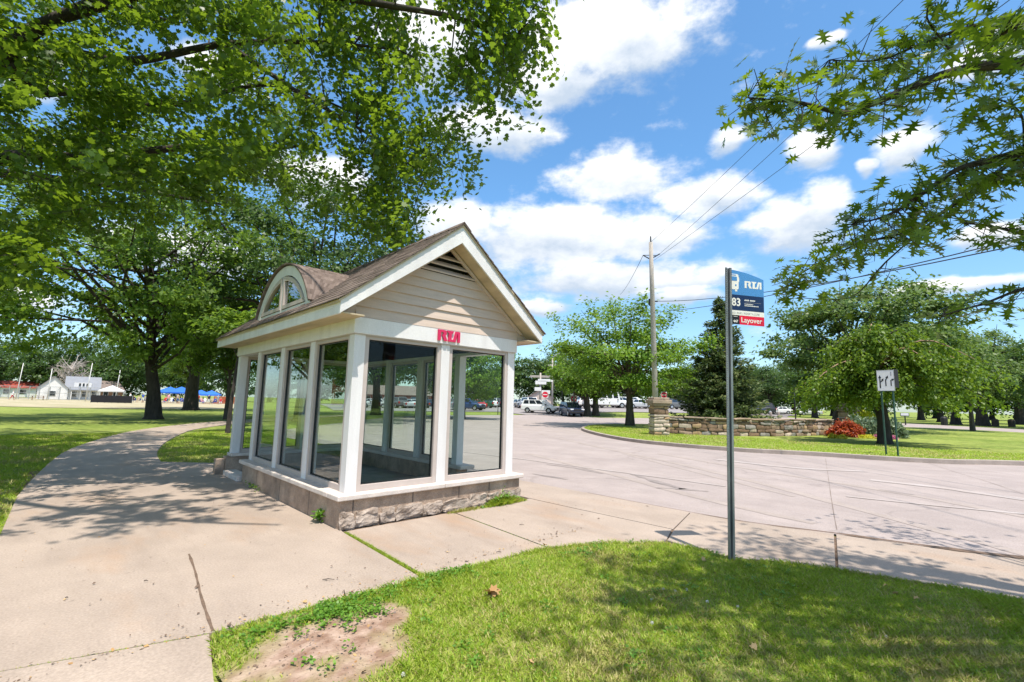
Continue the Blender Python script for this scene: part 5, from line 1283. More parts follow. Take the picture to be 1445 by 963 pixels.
# ================================================================== LARGE NEAR TREE, LEFT (trunk outside the frame)
BT = empty('maple_tree', (-6.6, 5.2, 0), 0, 'huge leafy maple overhanging the path and the shelter from the left', 'tree')
O_ = np.array([-6.6, 5.2, 0])
mb = MB()
def limb(pts, r0, r1, seg=9):
    P = smooth_line([np.array(p) - O_ for p in pts], 5); mb.tube(P, list(np.linspace(r0, r1, len(P))), seg, cap=False); return P
mb.tube([(0, 0, -.3), (0, 0, .3), (.1, 0, 2), (.1, .1, 4), (.3, .2, 6.5), (.4, .3, 9), (.5, .5, 12)], [.85, .62, .5, .46, .40, .28, .08], 16)
LMB = []
LMB.append(limb([(-6.4, 5.3, 3.6), (-5, 5.0, 4.5), at(-40, 228, 10.3), at(30, 221, 10.3), at(110, 223, 10.4), at(190, 216, 10.6), at(280, 207, 11), at(360, 213, 11.6), at(430, 205, 12)], .20, .03))
LMB.append(limb([(-6.3, 5.4, 5.5), at(-60, 120, 8.8), at(0, 82, 8.8), at(40, 48, 8.9), at(90, 22, 9), at(180, -20, 9.4)], .24, .07))
LMB.append(limb([at(-10, 100, 8.8), at(40, 96, 9), at(100, 78, 9.2), at(190, 86, 9.6), at(320, 62, 10), at(450, 60, 10.2), at(560, 70, 9.6)], .15, .02))
LMB.append(limb([at(20, 110, 9), at(60, 130, 9.4), at(120, 130, 10), at(230, 150, 10.8), at(380, 120, 11), at(500, 160, 11)], .12, .02))
LMB.append(limb([at(90, 22, 9), at(260, -20, 9), at(430, -10, 9), at(560, 10, 8.8), at(660, 30, 8.6), at(720, 70, 8.6)], .12, .015))
LMB.append(limb([at(320, 62, 10), at(420, 130, 10.2), at(520, 190, 10.2), at(600, 250, 10.2)], .06, .012))
LMB.append(limb([(-6.2, 5.4, 7), at(-20, -120, 8.5), at(200, -150, 9), at(450, -140, 9), at(650, -90, 8.8), at(770, -50, 8.6)], .16, .02))
LMB.append(limb([(-6.5, 5.6, 4.2), (-5.6, 8, 5.6), at(60, 250, 13.5), at(200, 270, 15), at(320, 290, 16)], .18, .03))
for t_ in range(6):
    a = t_ * 1.1 + 2.2; LMB.append(limb([(-6.5, 5.3, 4.5 + t_ * .8), (-6.5 + 2.5 * math.cos(a), 5.3 + 2.5 * math.sin(a), 6 + t_ * .8), (-6.5 + 5 * math.cos(a), 5.3 + 5 * math.sin(a), 7 + t_ * .8)], .15, .03))
CRP = [(-140, -140), (800, -140), (768, -10), (760, 25), (730, 70), (722, 135), (702, 145), (680, 115), (665, 120), (640, 175), (655, 215), (668, 272), (640, 312), (600, 318), (572, 335), (540, 330), (500, 310), (455, 285), (400, 265), (330, 262), (300, 300), (210, 330), (120, 310), (60, 360), (20, 440), (-140, 470)]
nS = 15000
px = rng.uniform(-140, 840, nS); py = rng.uniform(-140, 470, nS)
ok = inpoly(px, py, CRP); px, py = px[ok], py[ok]
dp = np.where(px > 430, rng.uniform(8.2, 11.5, len(px)), rng.uniform(7.0, 16.5, len(px)))
dp = np.where((px > 640), rng.uniform(7.6, 9.4, len(px)), dp)
hole = fbm(px, py, 1 / 48., 41); dens = np.where(px > 560, .36, np.where(px > 420, .54, .66))
ok = rng.uniform(0, 1, len(px)) < np.clip((hole - .37) * 7, 0.02, 1) * dens / 3
px, py, dp = [np.repeat(v_[ok], 3) for v_ in (px, py, dp)]; px = px + rng.normal(0, 15, len(px)); py = py + rng.normal(0, 11, len(px)); dp = dp + rng.normal(0, .22, len(px))
Pc = np.stack([at(a, b_, d_) for a, b_, d_ in zip(px, py, dp)])
sy = Pc[:, 1] + .37 * Pc[:, 2]; sx = Pc[:, 0] + .13 * Pc[:, 2]
ok = ~((sx > -3.2) & (sx < .2) & (sy < 1.5)) & (Pc[:, 2] > 2.6)
# keep the sun on most of the shelter roof's left slope and gable
hr = Pc[:, 2] - 3.5; rx_ = Pc[:, 0] + .13 * hr; ry_ = Pc[:, 1] + .37 * hr
roof = (rx_ > -.5) & (rx_ < 1.7) & (ry_ > -1.2) & (ry_ < 6.0) & (hr > 0)
ok &= ~(roof & (rng.uniform(0, 1, len(px)) < np.where(ry_ < 1.2, .97, .72)))
Pc, px, py = Pc[ok], px[ok], py[ok]
# extra crown round the trunk, out of the frame, that shades the lawn at left
ne = 300; a = rng.uniform(0, 2 * PI, ne); r_ = 6.5 * np.sqrt(rng.uniform(.02, 1, ne)); Pe = np.stack([-7.6 + r_ * np.cos(a), 5.6 + r_ * np.sin(a), rng.uniform(4.5, 11, ne)], 1)
ok = ~((Pe[:, 0] + .13 * Pe[:, 2] > -3.3) & (Pe[:, 1] + .37 * Pe[:, 2] < 4.0)); Pe = Pe[ok]
# high boughs above the frame whose shade dapples the plaza
LMB.append(limb([(-6.2, 5.5, 8), (-5, 2.5, 9.3), (-4, 0, 9.8), (-2.8, -2, 9.9), (-1.8, -3, 9.7)], .13, .02))
LMB.append(limb([(-5, 2.5, 9.3), (-3, 1.6, 10), (-1.2, .2, 10), (-.6, -1.6, 9.8)], .08, .015))
cc = np.stack([rng.uniform(-2.8, -.05, 14), rng.uniform(1.7, 4.6, 14)], 1); tt = np.repeat(cc, 6, 0) + rng.normal(0, .28, (84, 2)); hh_ = rng.uniform(9.0, 10.6, 84)
Pe = np.concatenate([Pe, np.stack([tt[:, 0] - .13 * hh_, tt[:, 1] - .37 * hh_, hh_], 1)])
tt = np.stack([rng.uniform(-6.5, -3.1, 170), rng.uniform(1.6, 9, 170)], 1); hh_ = rng.uniform(6.5, 10, 170)
Pe = np.concatenate([Pe, np.stack([tt[:, 0] - .13 * hh_, tt[:, 1] - .37 * hh_, hh_], 1)])
Pall = np.concatenate([Pc, Pe]); hang = np.concatenate([np.where(px > 560, 1.15, np.where(px > 420, .8, .5)), np.full(len(Pe), .5)])
print('maple strands', len(Pc), len(Pe))
LP = np.concatenate([np.array(l_) for l_ in LMB]) + O_
pos, tip, nrm = [], [], []
for i, p in enumerate(Pall):
    L_ = rng.uniform(.45, 1.0) * hang[i]; a = rng.uniform(0, 2 * PI)
    hd = np.array([math.cos(a) * .55 + .2, math.sin(a) * .55 - .1, -1.0]) if hang[i] > .7 else np.array([math.cos(a), math.sin(a), -.35])
    hd /= np.linalg.norm(hd); k = 26
    t = np.linspace(0, 1, k)[:, None]
    q = p + hd * L_ * t + rng.normal(0, .085, (k, 3)) + np.array([0, 0, .10]) * np.sin(t * PI)
    pos.append(q); o_ = rng.normal(0, 1, (k, 3)) * np.array([1, 1, .35]) + np.array([0, 0, -.55]); tip.append(o_)
    nrm.append(rng.normal(0, .33, (k, 3)) + np.array([0, 0, .8]) + rng.normal(0, .5, 3))
    if i % 3 == 0:
        j = np.argmin(np.sum((LP - p) ** 2, 1)); s_ = LP[j]; dd_ = np.linalg.norm(s_ - p)
        if dd_ < 1.1: mb.tube([s_ - O_, (s_ * .5 + p * .5) - O_ + np.array([0, 0, .12 * dd_]), p - O_, p + hd * L_ * .8 - O_], [.012 + .007 * dd_, .014, .008, .004], 5, cap=False)
    elif i % 2 == 0: mb.tube([p - hd * .15 - O_, p + hd * L_ * .8 - O_], [.007, .003], 4, cap=False)
mb.build('trunk', M['barkdark'], BT, smooth=True)
pos = np.concatenate(pos); tip = unit(np.concatenate(tip)); nrm = unit(np.concatenate(nrm))
blades('crown', pos - O_, nrm, tip, rng.uniform(.065, .128, len(pos)), T_LOBED, M['lf_big'], BT)

# ================================================================== NEAR OAK, RIGHT (trunk outside the frame)
OB_ = np.array([3.6, -9.3, 0])
OK_ = empty('oak_tree', OB_, 0, 'near oak with pointed lobed leaves hanging in from the upper right corner', 'tree')
mb = MB()
def blimb(pts, r0, r1, seg=7):
    P = smooth_line([np.array(p) - OB_ for p in pts], 5); mb.tube(P, list(np.linspace(r0, r1, len(P))), seg, cap=False); return [p + OB_ for p in P]
mb.tube([(0, 0, -.3), (0, 0, .2), (0, .05, 1.5), (-.1, .1, 3), (-.15, .2, 5), (-.2, .3, 8)], [.5, .36, .28, .25, .18, .05], 14)
BR = []
BR.append((blimb([(3.5, -9.1, 3.2), at(1620, 40, 3.44), at(1520, 78, 3.28), at(1445, 89, 3.20), at(1384, 94, 3.16), at(1330, 106, 3.12), at(1284, 124, 3.08), at(1227, 148, 3.04), at(1192, 160, 3.04), at(1131, 146, 3.04), at(1090, 142, 3.04), at(1055, 138, 3.04)], .05, .004), 26, 36, 330))
BR.append((blimb([at(1520, 40, 3.52), at(1440, 28, 3.44), at(1370, 38, 3.36), at(1300, 62, 3.36), at(1240, 85, 3.36), at(1170, 85, 3.36)], .02, .004), 24, 26, 190))
BR.append((blimb([(3.5, -9.1, 2.9), at(1600, 200, 3.84), at(1500, 200, 3.76), at(1445, 213, 3.68), at(1400, 226, 3.60), at(1350, 240, 3.52), at(1300, 275, 3.52), at(1250, 305, 3.52), at(1195, 318, 3.52)], .045, .004), 34, 34, 380))
BR.append((blimb([at(1445, 213, 3.68), at(1400, 250, 3.76), at(1330, 300, 3.84), at(1270, 330, 3.92), at(1210, 345, 4.00), at(1150, 375, 4.08), at(1105, 400, 4.16)], .02, .004), 26, 20, 260))
BR.append((blimb([at(1600, 330, 3.60), at(1500, 335, 3.52), at(1445, 330, 3.44), at(1400, 320, 3.44), at(1360, 315, 3.44)], .02, .004), 24, 22, 80))
BR.append((blimb([at(1600, 420, 3.36), at(1500, 405, 3.28), at(1445, 408, 3.20), at(1390, 428, 3.20), at(1330, 445, 3.20)], .018, .004), 16, 18, 70))
BR.append((blimb([at(1340, 70, 3.20), at(1310, 30, 3.20), at(1310, 8, 3.20)], .008, .003), 14, 14, 20))
BR.append((blimb([at(1600, -30, 2.64), at(1500, 10, 2.56), at(1440, 35, 2.48), at(1410, 50, 2.48)], .02, .004), 34, 24, 60))
BR.append((blimb([at(1330, 300, 3.84), at(1250, 370, 3.92), at(1200, 420, 4.00), at(1125, 420, 4.00)], .008, .003), 12, 14, 24))
BR.append((blimb([at(1445, 213, 3.68), at(1440, 160, 3.68), at(1400, 140, 3.68), at(1370, 165, 3.68)], .01, .003), 16, 16, 60))
pos, tip, nrm = [], [], []
PXM = lambda d_: d_ / FOC
for P, sx_, sy_, n_ in BR:
    P = np.array(P); fwd = (P - CAM) @ FW; vis = np.nonzero((722.5 + FOC * ((P - CAM) @ RX) / fwd) < 1800)[0]
    for _ in range(int(n_ * 1.2)):
        j = vis[int(len(vis) * rng.uniform(0, 1) ** .9)]; j2 = min(j + 1, len(P) - 1); p = P[j] + (P[j2] - P[j]) * rng.uniform(0, 1)
        d_ = (p - CAM) @ FW
        off = RX * rng.normal(0, .45) * sx_ * PXM(d_) + UP * rng.normal(-.15, .62) * sy_ * PXM(d_) + FW * rng.normal(0, .12)
        q = p + off; pos.append(q)
        br = P[j2] - P[j]; br = br / (np.linalg.norm(br) + 1e-6)
        tip.append(br * .6 + off * 3.0 + rng.normal(0, .45, 3) + np.array([0, 0, -.45])); nrm.append(rng.normal(0, .5, 3) + np.array([0, 0, .9]) - FW * .25)
        if rng.uniform() < .3: mb.tube([p - OB_, q - OB_], [.004, .002], 4, cap=False)
# overhead part of the crown, above the lawn and out of the frame
for _ in range(30):
    c_ = np.array([rng.uniform(-.1, 5.2), rng.uniform(-9.5, -6.35), rng.uniform(3.6, 6.5)])
    sx0, sy0 = c_[0] + .13 * c_[2], c_[1] + .37 * c_[2]
    if sx0 < .9 and rng.uniform() < .6: continue
    s_ = np.array([3.4, -9.0, 3.5]); mb.tube([s_ - OB_, (s_ + c_) / 2 + (0, 0, .3) - OB_, c_ - OB_], [.04, .02, .008], 5, cap=False)
    for _k in range(30): pos.append(c_ + rng.normal(0, .30, 3) * (1, 1, .5)); tip.append(rng.normal(0, 1, 3) + (0, 0, -.3)); nrm.append(rng.normal(0, .5, 3) + (0, 0, .9))
for _ in range(190):
    hh_ = rng.uniform(5.5, 10.5); c_ = np.array([rng.uniform(-.3, 4.0) - .13 * hh_, rng.uniform(-6.1, -3.2) - .37 * hh_, hh_])
    if c_[1] > -6.15 or (c_[0] + .13 * hh_ < 1.2 and rng.uniform() < .6): continue
    s_ = np.array([3.4, -9.0, 4.0]); mb.tube([s_ - OB_, (s_ + c_) / 2 + (0, 0, .3) - OB_, c_ - OB_], [.04, .02, .008], 5, cap=False)
    for _k in range(20): pos.append(c_ + rng.normal(0, .27, 3) * (1, 1, .5)); tip.append(rng.normal(0, 1, 3) + (0, 0, -.3)); nrm.append(rng.normal(0, .5, 3) + (0, 0, .9))
mb.build('trunk', M['barkdark'], OK_, smooth=True)
pos = np.array(pos); tip = np.array(tip); nrm = np.array(nrm)
qx, qy, qz = proj(pos); kp = ~((qx > 1000) & (qx < 1096) & (qy > 350) & (qy < 480) & (qz > 0)); pos, tip, nrm = pos[kp], tip[kp], nrm[kp]
blades('crown', pos - OB_, unit(np.array(nrm)), unit(np.array(tip)), rng.uniform(.075, .125, len(pos)), T_OAK, M['lf_oak'], OK_)
# ================================================================== VEHICLES
def bil(q, u, v): q = [np.array(p, float) for p in q]; return q[0] * (1 - u) * (1 - v) + q[1] * u * (1 - v) + q[2] * u * v + q[3] * (1 - u) * v
def make_vehicle(kind, name, cat):
    S = dict(sedan=dict(L=4.7, W=1.8, st=[(-2.35, .42, .80, .80), (-2.25, .30, .93, .86), (-1.5, .24, .97, .90), (0, .22, .96, .91), (1.2, .24, .92, .90), (2.1, .28, .80, .84), (2.35, .40, .66, .72)], cab=(-1.75, 1.05, -1.0, .25, 1.45), wb=(-1.35, 1.40), wr=.33),
             suv=dict(L=4.75, W=1.92, st=[(-2.35, .50, .95, .86), (-2.28, .40, 1.10, .93), (-1.5, .30, 1.13, .96), (0, .28, 1.10, .97), (1.1, .30, 1.07, .96), (2.15, .36, .98, .90), (2.38, .50, .80, .78)], cab=(-2.22, 1.15, -1.85, .35, 1.75), wb=(-1.38, 1.45), wr=.37),
             van=dict(L=5.1, W=1.95, st=[(-2.5, .45, .95, .88), (-2.45, .36, 1.10, .94), (-1.5, .28, 1.10, .97), (0, .26, 1.06, .98), (1.3, .28, 1.02, .97), (2.25, .32, .88, .90), (2.55, .45, .70, .78)], cab=(-2.40, 1.60, -2.12, .55, 1.78), wb=(-1.50, 1.55), wr=.34),
             bus=dict(L=7.2, W=2.3, st=[(-3.6, .55, 1.2, 1.12), (-3.55, .45, 1.35, 1.15), (0, .42, 1.35, 1.15), (2.2, .42, 1.35, 1.15), (2.4, .42, 1.25, 1.0), (3.4, .45, 1.12, .95), (3.6, .55, .9, .85)], cab=(-3.58, 2.35, -3.5, 2.0, 2.75), wb=(-2.0, 2.6), wr=.42))[kind]
    R_ = empty(name, (0, 0, 0), 0, 'vehicle', cat)
    mb = MB(); rings = []
    for x_, zb, zt, w in S['st']:
        sh = .10
        rings.append([(x_, -w * .88, zb), (x_, -w, zb + .16), (x_, -w, zt - sh), (x_, -w * .90, zt), (x_, 0, zt + .015), (x_, w * .90, zt), (x_, w, zt - sh), (x_, w, zb + .16), (x_, w * .88, zb)])
    b = len(mb.v)
    for r in rings: mb.v += r
    k = len(rings[0])
    for i in range(len(rings) - 1):
        for j in range(k):
            j2 = (j + 1) % k; mb.f.append((b + i * k + j, b + i * k + j2, b + (i + 1) * k + j2, b + (i + 1) * k + j)); mb.m.append(0)
    mb.f.append(tuple(b + j for j in range(k))); mb.m.append(0); mb.f.append(tuple(b + (len(rings) - 1) * k + j for j in range(k - 1, -1, -1))); mb.m.append(0)
    a0, a1, b0, b1, H = S['cab']; w0 = S['W'] / 2 * .95; w1 = S['W'] / 2 * (.80 if kind != 'bus' else .95); zc = .86 if kind == 'sedan' else (1.0 if kind != 'bus' else 1.25)
    lo = [(a0, -w0, zc), (a1, -w0, zc), (a1, w0, zc), (a0, w0, zc)]; hi = [(b0, -w1, H), (b1, -w1, H), (b1, w1, H), (b0, w1, H)]
    b = len(mb.v); mb.v += lo + hi
    for f in ((4, 5, 6, 7), (0, 1, 5, 4), (1, 2, 6, 5), (2, 3, 7, 6), (3, 0, 4, 7)): mb.f.append(tuple(b + i for i in f)); mb.m.append(0)
    for (xw) in S['wb']:                                     # dark wheel arches
        for s in (-1, 1):
            n_ = 14; ww = S['W'] / 2 * 1.005; poly = [(xw + (S['wr'] + .07) * math.cos(2 * PI * i / n_), max(.2, S['wr'] + (S['wr'] + .07) * math.sin(2 * PI * i / n_))) for i in range(n_)]
            mb.yprism(poly, s * ww, s * (ww - .2), 1)
    body = mb.build('body', [M['car_white'], M['plastic']], R_, bevel=.03)
    def win(q, u0, u1, v0, v1, nm):
        P = [bil(q, u0, v0), bil(q, u1, v0), bil(q, u1, v1), bil(q, u0, v1)]; nn = np.cross(P[1] - P[0], P[3] - P[0]); nn /= np.linalg.norm(nn)
        c = np.mean(P, 0); 
        if nn @ (c - np.array([0, 0, c[2]])) < 0: nn = -nn
        m_ = MB(); m_.v = [tuple(p + nn * .012) for p in P] + [tuple(p - nn * .01) for p in P]
        for f in ((0, 1, 2, 3), (7, 6, 5, 4), (0, 4, 5, 1), (1, 5, 6, 2), (2, 6, 7, 3), (3, 7, 4, 0)): m_.f.append(f); m_.m.append(0)
        m_.build(nm, M['carglass'], R_)
    win([lo[1], lo[2], hi[2], hi[1]], .05, .95, .10, .92, 'windscreen'); win([lo[3], lo[0], hi[0], hi[3]], .08, .92, .35, .9, 'rear_window')
    cuts = dict(sedan=((.12, .47), (.51, .86)), suv=((.06, .28), (.31, .58), (.61, .86)), van=((.05, .27), (.31, .57), (.61, .84)), bus=((.05, .2), (.24, .4), (.44, .6), (.64, .78), (.82, .95)))[kind]
    for q in ([lo[0], lo[1], hi[1], hi[0]], [lo[3], lo[2], hi[2], hi[3]]):
        for u0, u1 in cuts: win(q, u0, u1, .28, .9, 'side_window')
    for xw in S['wb']:
        for s in (-1, 1):
            r_ = S['wr']; yo = s * (S['W'] / 2 + .012); yi = s * (S['W'] / 2 - .2)
            m_ = MB(); m_.lathe([(r_ * .6, min(yo, yi)), (r_ * .95, min(yo, yi)), (r_, (yo + yi) / 2), (r_ * .95, max(yo, yi)), (r_ * .6, max(yo, yi))], (xw, 0, r_), 18, 0, 'y'); w_ = m_.build('wheel', M['tyre'], R_)
            m_ = MB(); m_.lathe([(r_ * .62, yo + s * .001), (r_ * .5, yo + s * .012), (r_ * .15, yo + s * .02)], (xw, 0, r_), 14, 0, 'y'); m_.build('rim', M['rim'], w_)
    xe = S['st'][-1][0]; z_ = S['st'][-2][2] - .16; we = S['st'][-2][3]
    for s in (-1, 1):
        m_ = MB(); m_.box(xe - .28, xe - .02, min(s * we * .55, s * we * .98), max(s * we * .55, s * we * .98), z_ - .05, z_ + .11); m_.build('headlight', M['lamp'], R_, bevel=.03)
        xr = S['st'][0][0]; zr = S['st'][1][2] - .2; wr_ = S['st'][1][3]
        m_ = MB(); m_.box(xr - .01, xr + .12, min(s * wr_ * .72, s * wr_ * .99), max(s * wr_ * .72, s * wr_ * .99), zr - .16, zr + .16); m_.build('tail_light', M['taillamp'], R_, bevel=.02)
        m_ = MB(); m_.box(a1 - .55, a1 - .35, min(s * w0, s * (w0 + .2)), max(s * w0, s * (w0 + .2)), zc + .05, zc + .2); m_.build('mirror', M['plastic'], R_, bevel=.03)
    m_ = MB(); m_.box(xe - .12, xe + .03, -we * .55, we * .55, z_ - .12, z_ + .08); m_.build('grille', M['plastic'], R_, bevel=.02)
    m_ = MB(); m_.box(xe - .2, xe + .02, -we * .9, we * .9, S['st'][-1][1] - .08, S['st'][-1][1] + .10); m_.build('bumper', M['plastic'], R_, bevel=.03)
    return R_
PROTO = {}
def vehicle(kind, nm, cat, px, d, rot, col, label, group=None, sc=1.0):
    """rot: heading relative to the picture's right-hand direction, degrees, positive turns away from the viewer"""
    base = gd(px, d); rz = math.atan2(HR[1], HR[0]) + math.radians(rot)
    first = kind not in PROTO
    if first: PROTO[kind] = make_vehicle(kind, nm, cat)
    r = PROTO[kind] if first else dup(PROTO[kind])
    r.name = nm; r.location = tuple(base + (0, 0, .012)); r.rotation_euler = (0, 0, rz); r.scale = (sc, sc, sc)
    r['label'] = label; r['category'] = cat
    if group: r['group'] = group
    elif 'group' in r: del r['group']
    for c in r.children:
        if c.name.startswith('body'):
            c.material_slots[0].link = 'OBJECT'; c.material_slots[0].material = M['car_' + col]
    return r
vehicle('van', 'minivan', 'minivan', 762, 64, -24, 'white', 'white minivan leaving the car park behind the dark crossover')
vehicle('suv', 'crossover_car', 'car', 806, 59, -78, 'darkblue', 'dark blue crossover turning out of the car park below the right do not enter sign')
G1 = 'cars parked in the lot beyond the road'
lot = [('sedan', 529, 76, 190, 'silver', 'silver car parked broadside in the left front window'), ('sedan', 522, 84, 170, 'white', 'white car roof behind the silver car in the left front window'), ('suv', 560, 77, 130, 'grey', 'grey suv parked tail out, left of the second interior post'), ('sedan', 570, 77, 128, 'silver', 'silver sedan beside the grey suv in the left front window'), ('sedan', 579, 78, 126, 'white', 'white sedan beside the silver sedan in the left front window'), ('van', 549, 84, 125, 'white', 'white van in the row behind the grey suv'), ('suv', 588, 80, 125, 'black', 'black suv close to the right edge of the left front window'), ('sedan', 603, 79, 125, 'darkblue', 'dark blue car partly hidden by the middle front post'),
       ('suv', 643, 72, 120, 'silver', 'silver suv half hidden behind the near road side post'), ('suv', 662, 70, -25, 'blue', 'blue suv nearest in the right front window'), ('sedan', 672, 75, 118, 'red', 'red car second in the row in the right front window'), ('van', 681, 80, 116, 'green', 'dark green van third in the row in the right front window'), ('suv', 689, 86, 115, 'white', 'white suv fourth in the row in the right front window'), ('sedan', 697, 92, 115, 'silver', 'silver car at the end of the row in the right front window'), ('suv', 705, 92, 115, 'black', 'black suv just left of the front right corner post'),
       ('sedan', 732, 84, 112, 'silver', 'silver car just right of the front right corner post'), ('sedan', 738, 79, 112, 'tan', 'pale tan car in the lot two places left of the minivan'), ('suv', 744, 75, 112, 'white', 'white suv in the lot directly behind the minivan tail'),
       ('van', 834, 78, 12, 'white', 'white van left of the pair of verge trunks'), ('suv', 879, 77, 8, 'white', 'white suv right of the small bus'), ('van', 893, 80, 10, 'white', 'white van directly behind the island tree trunk'), ('sedan', 902, 76, 5, 'silver', 'silver car right of the island tree trunk'), ('sedan', 911, 79, 8, 'white', 'white car just left of the utility pole'), ('suv', 868, 84, 100, 'grey', 'grey suv partly behind the front of the small bus'),
       ('sedan', 1057, 73, 175, 'darkblue', 'dark blue car parked right of the spruce, nearest one'), ('suv', 1071, 76, 172, 'black', 'black suv parked right of the spruce, further right'), ('sedan', 1048, 80, 175, 'silver', 'silver car roof behind the dark blue car right of the spruce'), ('sedan', 1100, 96, 170, 'white', 'white car far off left of the black lamp post'), ('sedan', 1142, 98, 170, 'silver', 'silver car far off right of the black lamp post'),
       ('suv', 955, 80, 10, 'grey', 'grey suv in the lot right of the stone pillar'), ('sedan', 968, 84, 12, 'white', 'white car in the lot left of the spruce')]
for k_, px, d, rot, col, lab in lot: vehicle(k_, dict(sedan='sedan', suv='suv', van='van')[k_], 'van' if k_ == 'van' else 'car', px, d, rot, col, lab, G1)
vehicle('bus', 'shuttle_bus', 'bus', 854, 76, 4, 'white', 'small white shuttle bus parked beyond the far verge', None, .95)

# ================================================================== BUILDINGS
def gable_block(mbw, mbr, x0, x1, y0, y1, h, rise, axis='x', over=.3):
    """walls into mbw, roof slabs into mbr; ridge along axis"""
    mbw.box(x0, x1, y0, y1, 0, h)
    if axis == 'x':
        ym = (y0 + y1) / 2
        for xx in (x0, x1 - .1): mbw.xprism([(y0, h), (y1, h), (ym, h + rise)], xx, xx + .1)
        for s, yy in ((1, y0), (-1, y1)):
            yo = yy - s * over; zo = h - rise * over / abs(ym - yy)
            mbr.xprism([(yo, zo), (ym, h + rise), (ym, h + rise + .14), (yo, zo + .14)], x0 - over, x1 + over)
    else:
        xm = (x0 + x1) / 2
        for yy in (y0, y1 - .1): mbw.yprism([(x0, h), (x1, h), (xm, h + rise)], yy, yy + .1)
        for s, xx in ((1, x0), (-1, x1)):
            xo = xx - s * over; zo = h - rise * over / abs(xm - xx)
            mbr.yprism([(xo, zo), (xm, h + rise), (xm, h + rise + .14), (xo, zo + .14)], y0 - over, y1 + over)
def bwin(parent, x0, x1, y, z0, z1, name='window', mat='windowdark', t=.05):
    m_ = MB(); m_.box(x0 - .08, x1 + .08, y - t, y + .02, z0 - .08, z1 + .08); f = m_.build(name, M['housewhite'], parent)
    m_ = MB(); m_.box(x0, x1, y - t - .03, y - t - .003, z0, z1); m_.build('pane', M[mat], f)
RZ = math.atan2(HR[1], HR[0])
def viewrot(px): v_ = ray(px, 560); return math.atan2(v_[1], v_[0]) - PI / 2
# white pavilion
PV = empty('pavilion', gd(98, 108), viewrot(98), 'white gabled pavilion with grey metal roof behind the ball field', 'building')
w_, r_ = MB(), MB()
gable_block(w_, r_, -7.1, -.6, -2.0, 6, 2.6, 2.7, 'y'); gable_block(w_, r_, -1.2, 6.6, 0, 6.4, 2.6, 2.9, 'x')
w_.build('wall', M['housewhite'], PV); rf = r_.build('roof', M['metalroof'], PV)
m_ = MB(); m_.yprism([(.6, 2.9), (4.6, 2.9), (4.6, 4.1), (.6, 4.1)], .35, 1.2); m_.build('dormer_wall', M['housewhite'], PV)
for x_ in (1.9, 2.75, 3.6): bwin(PV, x_ - .22, x_ + .22, .34, 3.25, 3.95)
m_ = MB(); m_.prism([(-1.5, 2.35), (7.4, 2.35), (7.4, 2.2), (-1.5, 2.2)], lambda a, c: (a, -1.9, c), lambda a, c: (a, .1, c + .35)); m_.build('porch_roof', M['metalroof'], PV)
for x_ in (.2, 2.2, 4.4, 6.6): m_ = MB(); m_.box(x_ - .1, x_ + .1, -1.75, -1.55, 0, 2.2); m_.build('porch_post', M['housewhite'], PV)
for x_ in (.9, 3.2, 5.4): bwin(PV, x_ - .5, x_ + .5, -.01, .7, 1.9)
bwin(PV, -4.6, -3.2, -2.01, .8, 1.9); m_ = MB(); m_.lathe([(.12, 0), (.12, .7)], (2.2, 3.2, 5.4), 8); m_.build('vent_pipe', M['fence'], rf)
PV.scale = (.76, 1, .95)
# red roofed building
RB_ = empty('red_building', gd(8, 124), viewrot(8), 'long building with a red metal roof at the left edge behind the fence', 'building')
w_, r_ = MB(), MB(); gable_block(w_, r_, -12, 5.5, 0, 8, 2.6, 1.6, 'x', .5); w_.build('wall', M['housewhite'], RB_); r_.build('roof', M['redroof'], RB_)
for x_ in (-9, -6, -3, 0, 3): bwin(RB_, x_ - .6, x_ + .6, -.01, .9, 2)
HB = empty('house', gd(151, 122), viewrot(151) + .5, 'small house with a brown roof right of the white pavilion', 'building')
w_, r_ = MB(), MB(); gable_block(w_, r_, -3, 3.4, 0, 6, 2.5, 2.2, 'x', .4); w_.build('wall', M['wood'], HB); r_.build('roof', M['brownroof'], HB); bwin(HB, -1, 0, -.01, .9, 2); bwin(HB, 1.2, 2.2, -.01, .9, 2)
LB = empty('long_building', gd(568, 104), viewrot(568) + .06, 'long low building with a brown shingle roof seen through the left front window', 'building')
w_, r_ = MB(), MB(); gable_block(w_, r_, -9.5, 6.8, 0, 9, 2.6, 1.8, 'x', .8); w_.build('wall', M['brick'], LB); r_.build('roof', M['brownroof'], LB)
for i in range(6): bwin(LB, -8.2 + i * 2.5, -7.0 + i * 2.5, -.01, .8, 2.0)
HW = empty('house', gd(757, 98), viewrot(757), 'pale low house with a brown roof under the trees behind the minivan', 'building')
w_, r_ = MB(), MB(); gable_block(w_, r_, -2.0, 3.4, 0, 5, 1.9, 1.5, 'y', .3); w_.build('wall', M['siding'], HW); r_.build('roof', M['brownroof'], HW); bwin(HW, -.9, .1, -.01, .7, 1.5); bwin(HW, 1.2, 2.2, -.01, .7, 1.5)
